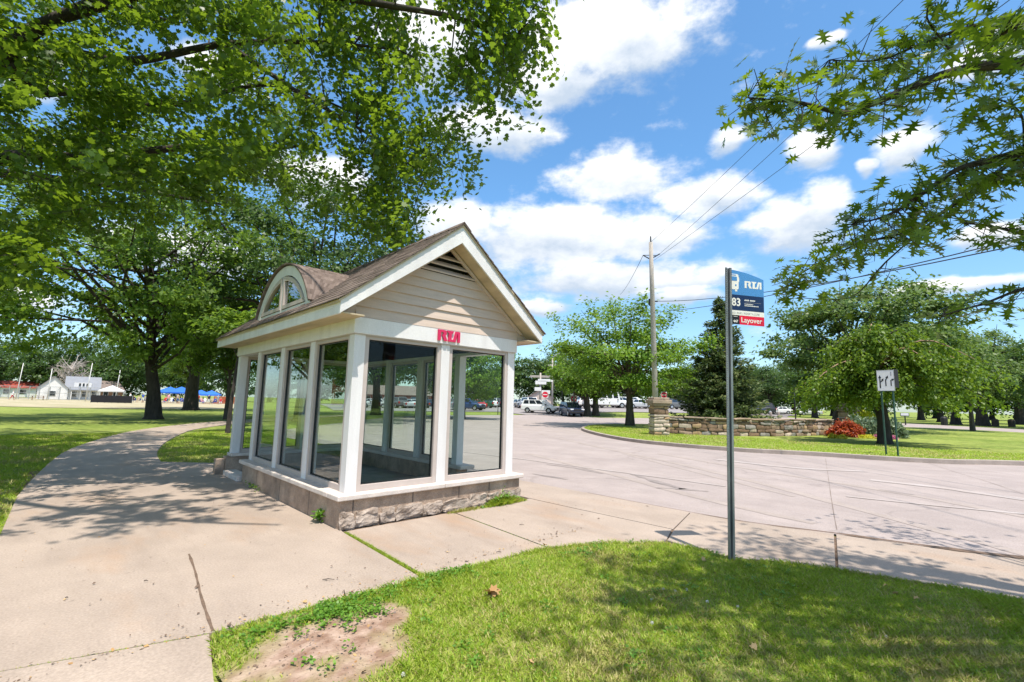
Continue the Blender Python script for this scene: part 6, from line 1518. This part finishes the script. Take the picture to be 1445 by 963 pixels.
# brick building reflected in the side windows of the shelter, left of the frame
BK = empty('brick_building', (-72, 92, 0), math.radians(38), 'long two storey red brick building left of the frame, mirrored in the side windows', 'building')
m_ = MB(); m_.box(-32, 32, 0, 14, 0, 8.2); m_.box(-10, 6, -3, 0, 0, 9.6); m_.build('wall', M['brick'], BK)
m_ = MB(); m_.box(-32.3, 32.3, -.3, 14.3, 8.2, 8.6); m_.box(-10.3, 6.3, -3.3, -.3, 9.6, 10); m_.build('parapet', M['sill'], BK)
for i in range(15):
    x_ = -30 + i * 4.2
    for z_ in (1.2, 4.9): bwin(BK, x_, x_ + 2.2, (-3.01 if -10 < x_ < 4 else -.01), z_, z_ + 2.0)
R_ = empty('field_light', (-27, 47, 0), .6, 'tall field light pole with two banks of lamps, mirrored in the side windows', 'light pole')
m_ = MB(); m_.tube([(0, 0, -.3), (0, 0, 17)], [.28, .14], 10); m_.build('pole', M['lightpole'], R_)
for z_ in (15.2, 16.8):
    m_ = MB(); m_.box(-1.6, 1.6, -.08, .08, z_ - .06, z_ + .06); a_ = m_.build('lamp_bar', M['fence'], R_)
    for x_ in (-1.3, -.45, .45, 1.3): m_ = MB(); m_.lathe([(.08, 0), (.26, -.3)], (x_, 0, z_ + .35), 10, 0, 'y'); m_.build('lamp', M['lightpole'], a_)
for i, (x_, y_, s_, lab) in enumerate(((-23, 30, .75, 'park tree left of the frame, mirrored in the rearmost side window'), (-60, 52, 1.0, 'park tree left of the frame before the brick building'), (-34, 75, .9, 'park tree left of the frame beside the field light'), (-16, 44, .8, 'park tree just left of the frame, nearest the ball field'))):
    dup(t2, (x_, y_, 0), i * 1.9, s_, lab, 'park trees left of the frame')

# ================================================================== FENCE, SCREEN, CANOPIES, FURNITURE
FN = empty('backstop_fence', (0, 0, 0), 0, 'grey chain link backstop fence in front of the white pavilion', 'fence')
fp = [gd(px, 96) for px in np.linspace(-60, 140, 15)]
for p in fp: m_ = MB(); m_.tube([p + (0, 0, -.2), p + (0, 0, 2.7)], .06, 6); m_.build('post', M['fence'], FN)
m_ = MB()
for z_ in (.1, 1.35, 2.65): m_.tube([p + (0, 0, z_) for p in fp], .035, 5)
m_.build('rail', M['fence'], FN)
m_ = MB()
for i in range(len(fp) - 1):
    for k in range(7):
        t = k / 7
        for a, b_ in ((t, t + .9), (t + .9, t)):
            q0 = fp[i] + (fp[i + 1] - fp[i]) * min(a, 1); q1 = fp[i] + (fp[i + 1] - fp[i]) * min(b_, 1)
            m_.tube([q0 + (0, 0, .1), q1 + (0, 0, 2.65)], .011, 3, cap=False)
m_.build('chain_link', M['fence'], FN)
SC = empty('screen_fence', (0, 0, 0), 0, 'black fabric screen fence right of the white pavilion', 'fence')
sp_ = [gd(px, 78) for px in np.linspace(128, 186, 7)]
for p in sp_: m_ = MB(); m_.tube([p + (0, 0, -.2), p + (0, 0, 1.3)], .04, 6); m_.build('post', M['fence'], SC)
m_ = MB()
for i in range(6):
    a, b_ = sp_[i], sp_[i + 1]; t = (b_ - a) / np.linalg.norm(b_ - a); nn = np.array([t[1], -t[0], 0]) * .06
    m_.zprism([tuple((a + nn)[:2]), tuple((b_ + nn)[:2]), tuple((b_ + nn * 1.4)[:2]), tuple((a + nn * 1.4)[:2])], .05, 1.22)
m_.build('fabric', M['blackfab'], SC)
def canopy(px, d, s, mat, label, h=2.1):
    R_ = empty('canopy_tent', gd(px, d), viewrot(px) + random.uniform(-.3, .3), label, 'canopy', 'canopies at the ball field')
    for sx in (-1, 1):
        for sy in (-1, 1): m_ = MB(); m_.tube([(sx * s, sy * s, -.1), (sx * s, sy * s, h)], .035, 6); m_.build('leg', M['lightpole'], R_)
    m_ = MB(); b = 0; o_ = s * 1.04
    m_.v = [(-o_, -o_, h - .25), (o_, -o_, h - .25), (o_, o_, h - .25), (-o_, o_, h - .25), (-o_, -o_, h), (o_, -o_, h), (o_, o_, h), (-o_, o_, h), (0, 0, h + s * .55)]
    for f in ((0, 1, 5, 4), (1, 2, 6, 5), (2, 3, 7, 6), (3, 0, 4, 7), (4, 5, 8), (5, 6, 8), (6, 7, 8), (7, 4, 8)): m_.f.append(f); m_.m.append(0)
    m_.build('canopy_top', mat, R_)
canopy(156, 88, 1.8, M['tentwhite'], 'white canopy tent behind the black screen fence')
canopy(238, 92, 1.9, M['tentblue'], 'large blue canopy tent right of the flared trunk, left one')
canopy(254, 94, 1.9, M['tentblue'], 'large blue canopy tent hidden partly by the second park trunk', 2.2)
canopy(282, 96, 1.5, M['tentblue'], 'blue canopy tent right of the second park trunk', 1.9)
canopy(297, 96, 1.6, M['tentblue'], 'small blue canopy tent nearest the shelter', 1.8)
RF = empty('board_fence', gd(313, 92), viewrot(313), 'red board fence section at the shelter back post', 'fence')
m_ = MB()
for i in range(22): m_.box(-1.4 + i * .21, -1.4 + i * .21 + .19, -.02 + (i % 2) * .006, .02, .05, 1.45)
m_.build('boards', M['redfence'], RF)
for x_ in (-1.3, 1.0, 3.1): m_ = MB(); m_.box(x_ - .05, x_ + .05, .03, .12, -.2, 1.5); m_.build('post', M['wood'], RF)
TB = empty('picnic_table', gd(53, 90), viewrot(53), 'brown wooden picnic table before the backstop fence', 'table')
m_ = MB(); m_.box(-1.0, 1.0, -.4, .4, .72, .78); m_.build('table_top', M['wood'], TB)
for s in (-1, 1):
    m_ = MB(); m_.box(-1.0, 1.0, s * .75 - .14, s * .75 + .14, .42, .47); m_.build('bench', M['wood'], TB)
    m_ = MB(); m_.prism([(-.75, 0), (-.65, 0), (.0, .72), (-.1, .72)], lambda a, c: (s * .75, a, c), lambda a, c: (s * .75 + .06, a, c)); m_.prism([(.75, 0), (.65, 0), (.0, .72), (.1, .72)], lambda a, c: (s * .75 - .07, a, c), lambda a, c: (s * .75 - .005, a, c)); m_.build('leg', M['wood'], TB)
MBX = empty('information_post', gd(1278, 56), viewrot(1278), 'small white topped box on a dark post across the right road', 'post box')
m_ = MB(); m_.box(-.06, .06, -.06, .06, -.2, 1.0); m_.build('post', M['blackpole'], MBX)
m_ = MB(); m_.box(-.42, .42, -.25, .25, 1.0, 1.45); m_.build('box', M['greenpost'], MBX, bevel=.05)
m_ = MB(); m_.box(-.36, .36, -.27, -.252, 1.12, 1.42); m_.build('plate', M['signwhite'], MBX)
for i, (px, d, lab) in enumerate(((1057, 62, 'grey concrete bollard post right of the spruce, leftmost'), (1069, 62, 'grey concrete bollard post right of the spruce, second'), (1075, 61, 'grey concrete bollard post right of the spruce, third'), (1088, 63, 'grey concrete bollard post right of the spruce, fourth'), (1099, 64, 'grey concrete bollard post left of the black lamp post'))):
    R_ = gd(px, d); m_ = MB(); m_.lathe([(.16, -.1), (.16, .9), (.13, 1.0), (.02, 1.04)], (0, 0, 0), 10); o = m_.build('bollard', M['curb']); o.location = tuple(R_); tag(o, lab, 'bollard', 'bollards at the lot edge')
for px, d, lab in ((702.5, 60, 'thin dark post on the verge in the right front window, left one'), (706.5, 60, 'thin dark post on the verge in the right front window, right one')):
    m_ = MB(); m_.tube([(0, 0, -.1), (0, 0, 1.9)], .05, 6); o = m_.build('verge_post', M['blackpole']); o.location = tuple(gd(px, d)); tag(o, lab, 'post', 'thin posts on the far verge')
for px, d, h_, lab in ((1333, 60, 1.1, 'dark litter bin in the right park between two trunks'), (1405, 60, .95, 'small dark stump right of the broad dark trunk, left one'), (1428, 60, .95, 'small dark stump right of the broad dark trunk, right one')):
    m_ = MB(); m_.lathe([(.34, -.05), (.36, h_ * .8), (.25, h_ * .95), (.05, h_)], (0, 0, 0), 12); o = m_.build('litter_bin' if 'bin' in lab else 'stump', M['plastic'] if 'bin' in lab else M['barkdark']); o.location = tuple(gd(px, d)); tag(o, lab, 'litter bin' if 'bin' in lab else 'stump')

# ================================================================== PEOPLE AT THE BALL FIELD (a few pixels tall)
def person_mesh(pose, top, bottom):
    J = {'stand': [(0, 0, .95), (0, 0, 1.2), (0, 0, 1.42), (0, 0, 1.52), (0, 0, 1.60), (0, .02, 1.72), (.19, 0, 1.40), (.25, .03, 1.13), (.25, -.05, .86), (-.19, 0, 1.40), (-.26, .02, 1.13), (-.24, -.06, .87), (.10, 0, .88), (.11, -.02, .48), (.11, .02, .08), (.12, -.14, .04), (-.10, 0, .88), (-.12, 0, .48), (-.12, .03, .08), (-.13, -.13, .04)],
         'walk': [(0, 0, .93), (0, -.03, 1.18), (0, -.06, 1.40), (0, -.07, 1.50), (0, -.08, 1.58), (0, -.09, 1.70), (.19, -.05, 1.38), (.24, .12, 1.13), (.22, .05, .88), (-.19, -.05, 1.38), (-.24, -.18, 1.14), (-.2, -.33, .95), (.10, 0, .86), (.10, -.2, .48), (.10, -.22, .08), (.11, -.38, .05), (-.10, 0, .86), (-.10, .1, .48), (-.1, .36, .14), (-.1, .26, .04)],
         'sit': [(0, 0, .47), (0, .04, .72), (0, .05, .94), (0, .03, 1.04), (0, .02, 1.12), (0, .01, 1.24), (.19, .03, .92), (.24, -.05, .68), (.18, -.28, .58), (-.19, .03, .92), (-.24, -.05, .68), (-.18, -.28, .58), (.10, -.02, .45), (.12, -.44, .47), (.12, -.46, .08), (.12, -.6, .04), (-.10, -.02, .45), (-.12, -.44, .47), (-.12, -.42, .08), (-.12, -.57, .04)]}[pose]
    E_ = [(0, 1), (1, 2), (2, 3), (3, 4), (4, 5), (2, 6), (6, 7), (7, 8), (2, 9), (9, 10), (10, 11), (0, 12), (12, 13), (13, 14), (14, 15), (0, 16), (16, 17), (17, 18), (18, 19)]
    rad = [.16, .15, .17, .07, .09, .10, .075, .055, .04, .075, .055, .04, .10, .075, .05, .045, .10, .075, .05, .045]
    me = bpy.data.meshes.new('t'); me.from_pydata(J, E_, []); o = bpy.data.objects.new('t', me); COL.objects.link(o)
    o.modifiers.new('s', 'SKIN'); ss = o.modifiers.new('u', 'SUBSURF'); ss.levels = 1; ss.render_levels = 1
    for i, sv in enumerate(me.skin_vertices[0].data): sv.radius = (rad[i], rad[i] * .8); sv.use_root = (i == 0)
    dg = bpy.context.evaluated_depsgraph_get(); m2 = bpy.data.meshes.new_from_object(o.evaluated_get(dg)); bpy.data.objects.remove(o)
    m2.materials.clear()
    for m_ in (M['skin'], M['cloth_' + top], M['cloth_' + bottom], M['hair']): m2.materials.append(m_)
    hip = J[0][2]; neck = J[3][2]
    for p in m2.polygons:
        c = p.center; z_ = c.z; arm = abs(c.x) > .21 and z_ < J[6][2] - .1 and z_ > hip - .12
        if z_ > J[5][2] - .01 and True: p.material_index = 3
        elif z_ > neck - .01: p.material_index = 0
        elif arm and z_ < J[7][2] + .08: p.material_index = 0
        elif z_ > hip + .0: p.material_index = 1
        elif z_ > .42 * (hip / .95): p.material_index = 2
        elif z_ < .08: p.material_index = 3
        else: p.material_index = 0
        p.use_smooth = True
    m2.name = 'person'; return m2
PM = {}
def person(px, d, pose, top, bottom, label, group=None, rz=None):
    k = (pose, top, bottom)
    if k not in PM: PM[k] = person_mesh(*k)
    o = link(bpy.data.objects.new('person', PM[k])); b_ = gd(px, d); o.location = tuple(b_ + (0, 0, -.01)); o.rotation_euler = (0, 0, viewrot(px) + (rz if rz is not None else random.uniform(-1.2, 1.2)))
    tag(o, label, 'person', group); return o
person(16.5, 84, 'walk', 'white', 'red', 'person in a white shirt walking on the ball field at far left', None, 1.4)
tops = ['white', 'red', 'blue', 'black', 'pink', 'grey', 'tan']; bots = ['black', 'blue', 'tan', 'white']
k_ = 0
pos_ = [(183, 'beside the right end of the black screen'), (188, 'second from the black screen'), (195, 'third from the black screen'), (201, 'just left of the flared trunk'), (205, 'touching the left edge of the flared trunk'), (233, 'under the left blue canopy, leftmost'), (237, 'under the left blue canopy, second'), (242, 'under the left blue canopy, third'), (246, 'between the two large blue canopies'), (250, 'under the second large blue canopy, left'), (255, 'under the second large blue canopy, middle'), (259, 'left of the pale young trunk'), (279, 'just right of the second park trunk'), (284, 'under the blue canopy right of the second trunk'), (289, 'between the two right blue canopies'), (294, 'under the small blue canopy, left'), (299, 'under the small blue canopy, middle'), (303, 'under the small blue canopy, right'), (307, 'at the left end of the red board fence'), (311, 'in front of the red board fence')]
sw = {'white': 'a white shirt', 'red': 'a red shirt', 'blue': 'a blue shirt', 'black': 'a black shirt', 'pink': 'a pink shirt', 'grey': 'a grey shirt', 'tan': 'a tan shirt'}
for i, (px, wh) in enumerate(pos_):
    pose = 'sit' if i % 3 else 'stand'; tp_ = tops[(i * 3) % 7]
    o = person(px, 86 + (i * 7) % 5, pose, tp_, bots[i % 4], f"{'seated' if pose == 'sit' else 'standing'} person in {sw[tp_]} {wh}", 'spectators at the ball field')
    if pose == 'sit':
        b_ = o.location; R_ = empty('folding_chair', b_, o.rotation_euler[2], f"folding chair of the person {wh}", 'chair', 'folding chairs of the spectators')
        m_ = MB(); m_.box(-.25, .25, -.22, .25, .355, .375); m_.build('seat', M['cloth_blue'], R_)
        m_ = MB(); m_.box(-.25, .25, .24, .26, .375, .9); m_.build('backrest', M['cloth_blue'], R_)
        for sx in (-.23, .23):
            for sy in (-.2, .24): m_ = MB(); m_.box(sx - .012, sx + .012, sy - .012, sy + .012, -.02, .354); m_.build('leg', M['fence'], R_)
# ================================================================== LIGHT, SKY, CAMERA
sun = bpy.data.lights.new('sun', 'SUN'); sun.energy = 4.6; sun.angle = math.radians(.53); sun.color = (1, .935, .83)
so = bpy.data.objects.new('sun', sun); COL.objects.link(so)
so.rotation_euler = Vector(SUNV).to_track_quat('Z', 'Y').to_euler()
el = math.asin(SUNV[2]); rot = math.atan2(SUNV[0], SUNV[1])
wd = bpy.data.worlds.new('World'); scn.world = wd; wd.use_nodes = True
nt = wd.node_tree; nt.nodes.clear(); L = nt.links
sky = N(nt, 'ShaderNodeTexSky', sky_type='NISHITA'); sky.sun_disc = False; sky.sun_elevation = el; sky.sun_rotation = rot; sky.air_density = 1.0; sky.dust_density = .6; sky.ozone_density = 2.2
tc = N(nt, 'ShaderNodeTexCoord'); sx = N(nt, 'ShaderNodeSeparateXYZ'); L.new(tc.outputs['Generated'], sx.inputs[0])
def mth(op, a, b=None, c=None, clamp=False):
    n = N(nt, 'ShaderNodeMath', operation=op, use_clamp=clamp)
    for i, v in enumerate((a, b, c)):
        if v is None: continue
        if isinstance(v, (int, float)): n.inputs[i].default_value = v
        else: L.new(v, n.inputs[i])
    return n.outputs[0]
DEG = 180 / PI
az = mth('MULTIPLY', mth('ARCTAN2', sx.outputs[0], sx.outputs[1]), DEG)
ele = mth('MULTIPLY', mth('ARCSINE', sx.outputs[2]), DEG)
cv = N(nt, 'ShaderNodeCombineXYZ'); L.new(az, cv.inputs[0]); L.new(ele, cv.inputs[1])
def noise_at(scale, detail, off, rough=.58):
    mp = N(nt, 'ShaderNodeMapping'); mp.inputs['Location'].default_value = off; mp.inputs['Scale'].default_value = scale; L.new(cv.outputs[0], mp.inputs[0])
    n = N(nt, 'ShaderNodeTexNoise'); n.inputs['Scale'].default_value = 1; n.inputs['Detail'].default_value = detail; n.inputs['Roughness'].default_value = rough; L.new(mp.outputs[0], n.inputs['Vector']); return n
warp = noise_at((.10, .16, 1), 4, (3, 7, 0))
wv = N(nt, 'ShaderNodeVectorMath', operation='MULTIPLY_ADD'); L.new(warp.outputs['Color'], wv.inputs[0]); wv.inputs[1].default_value = (5.5, 3.0, 0); L.new(cv.outputs[0], wv.inputs[2])
wo = N(nt, 'ShaderNodeVectorMath', operation='SUBTRACT'); L.new(wv.outputs[0], wo.inputs[0]); wo.inputs[1].default_value = (2.75, 1.5, 0)
CL = [(55.7, 40.0, 12.4, 4.4), (48.5, 36.4, 7.0, 3.0), (41.0, 31.8, 7.6, 2.6), (56.5, 26.5, 7.6, 3.0), (67.2, 23.3, 5.2, 2.2), (49.5, 20.0, 12.6, 4.0), (60.5, 19.8, 6.5, 2.6), (57.3, 14.9, 12.6, 2.4), (75.6, 19.2, 4.8, 2.8), (78.6, 21.2, 2.6, 2.0), (77.7, 25.9, 2.6, 1.8), (85.2, 24.3, 2.2, 2.0), (69.3, 28.5, 1.9, 1.2), (82.3, 23.3, 1.0, .8), (46.6, 12.0, 4.2, 1.1), (63.7, 12.5, 5.0, .9), (87.0, 11.4, 4.8, .8), (92.0, 29.7, 3.0, 1.6), (79.2, 34.8, 2.0, .6), (-4.9, 25.5, 2.0, 1.7), (-4.5, 7.6, 3.5, 2.2), (31.3, 39.2, 7.6, 4.2), (36.2, 21.4, 5.0, 2.8), (90.5, 15.2, 2.6, 1.1), (8.3, 31.4, 4.2, 1.9), (20, 24, 6, 3), (8, 14, 7, 2.5), (26, 12, 8, 2),
      (-18, 16, 9, 4), (-35, 24, 10, 4), (-30, 10, 12, 3), (-55, 16, 12, 4), (-80, 22, 13, 5), (-110, 15, 14, 4), (110, 22, 8, 4), (130, 14, 12, 3.5), (150, 28, 10, 5), (175, 16, 14, 4), (-150, 20, 13, 5), (0, 74, 60, 13), (90, 72, 60, 12), (180, 66, 70, 17), (-90, 68, 60, 16), (140, 48, 22, 8), (-140, 46, 26, 9), (-70, 44, 20, 8)]  # last entries are unseen clouds overhead and behind, added for neutral fill light
vs, num, den = None, None, None
for (a, e, sa, se) in CL:
    mp = N(nt, 'ShaderNodeMapping', vector_type='TEXTURE'); mp.inputs['Location'].default_value = (a, e, 0); mp.inputs['Scale'].default_value = (sa * 1.12, se * 1.12, 1); L.new(wo.outputs[0], mp.inputs[0])
    ln = N(nt, 'ShaderNodeVectorMath', operation='LENGTH'); L.new(mp.outputs[0], ln.inputs[0])
    v = mth('SUBTRACT', 1.0, ln.outputs['Value'])
    vp = mth('MAXIMUM', mth('ADD', v, .45), 0.0)
    s3 = N(nt, 'ShaderNodeSeparateXYZ'); L.new(mp.outputs[0], s3.inputs[0])
    vs = v if vs is None else mth('MAXIMUM', vs, v)
    num = mth('MULTIPLY', vp, s3.outputs[1]) if num is None else mth('MULTIPLY_ADD', vp, s3.outputs[1], num)
    den = vp if den is None else mth('ADD', den, vp)
shade = mth('DIVIDE', num, mth('ADD', den, .001))
n1 = noise_at((.20, .34, 1), 9, (11, 2, 0), .60)
n2 = noise_at((.075, .13, 1), 3, (5, 1, 0), .5)
dn = mth('ADD', mth('MULTIPLY', vs, 1.1), mth('MULTIPLY', mth('SUBTRACT', n1.outputs[0], .5), 1.55))
dens = N(nt, 'ShaderNodeMapRange', interpolation_type='SMOOTHSTEP'); L.new(dn, dens.inputs[0]); dens.inputs[1].default_value = -.16; dens.inputs[2].default_value = .50
# thin streaks everywhere
wis = N(nt, 'ShaderNodeMapRange', interpolation_type='SMOOTHSTEP'); L.new(n1.outputs[0], wis.inputs[0]); wis.inputs[1].default_value = .56; wis.inputs[2].default_value = .85; wis.inputs[4].default_value = .5
sh2 = mth('ADD', mth('MULTIPLY', shade, .75), mth('MULTIPLY', mth('SUBTRACT', n1.outputs[0], .5), 1.1))
ccol = N(nt, 'ShaderNodeValToRGB'); cr = ccol.color_ramp; cr.elements[0].position = .12; cr.elements[0].color = (.50, .59, .71, 1); cr.elements[1].position = .74; cr.elements[1].color = (1, 1, 1, 1)
L.new(mth('ADD', sh2, .52, None, True), ccol.inputs[0])
skyc = N(nt, 'ShaderNodeHueSaturation'); skyc.inputs['Saturation'].default_value = 1.0; skyc.inputs['Value'].default_value = 1.0; L.new(sky.outputs[0], skyc.inputs['Color'])
skg = N(nt, 'ShaderNodeVectorMath', operation='MULTIPLY'); L.new(skyc.outputs[0], skg.inputs[0]); 
hz = N(nt, 'ShaderNodeMapRange', interpolation_type='SMOOTHSTEP'); L.new(ele, hz.inputs[0]); hz.inputs[1].default_value = 2; hz.inputs[2].default_value = 26
tint = N(nt, 'ShaderNodeMix', data_type='RGBA'); L.new(hz.outputs[0], tint.inputs[0]); tint.inputs[6].default_value = (.86, 1.02, 1.12, 1); tint.inputs[7].default_value = (.83, 1.21, 1.35, 1); L.new(tint.outputs[2], skg.inputs[1])
cs = N(nt, 'ShaderNodeVectorMath', operation='SCALE'); L.new(ccol.outputs[0], cs.inputs[0]); cs.inputs['Scale'].default_value = 6.6
mx = N(nt, 'ShaderNodeMix', data_type='RGBA'); L.new(mth('MAXIMUM', dens.outputs[0], wis.outputs[0]), mx.inputs[0]); L.new(skg.outputs[0], mx.inputs[6]); L.new(cs.outputs[0], mx.inputs[7])
bg = N(nt, 'ShaderNodeBackground'); bg.inputs['Strength'].default_value = .13; L.new(mx.outputs[2], bg.inputs['Color'])
wo_ = N(nt, 'ShaderNodeOutputWorld'); L.new(bg.outputs[0], wo_.inputs['Surface'])
wd.cycles.sampling_method = 'MANUAL'; wd.cycles.sample_map_resolution = 512

cam = bpy.data.cameras.new('camera'); co = bpy.data.objects.new('camera', cam); COL.objects.link(co)
cam.sensor_fit = 'HORIZONTAL'; cam.sensor_width = 36; cam.lens = FOC / 1445 * 36; cam.clip_start = .05; cam.clip_end = 4000
co.matrix_world = Matrix(((RX[0], UP[0], -FW[0], CAM[0]), (RX[1], UP[1], -FW[1], CAM[1]), (RX[2], UP[2], -FW[2], CAM[2]), (0, 0, 0, 1)))
scn.camera = co
vs_ = scn.view_settings; vs_.view_transform = 'Standard'; vs_.look = 'None'; vs_.gamma = 1; vs_.exposure = .55; vs_.use_curve_mapping = False
scn.cycles.use_denoising = True
scn.cycles.max_bounces = 8; scn.cycles.diffuse_bounces = 4; scn.cycles.glossy_bounces = 4; scn.cycles.transmission_bounces = 6; scn.cycles.transparent_max_bounces = 16
scn.cycles.caustics_reflective = False; scn.cycles.caustics_refractive = False
scn.cycles.sample_clamp_indirect = 8
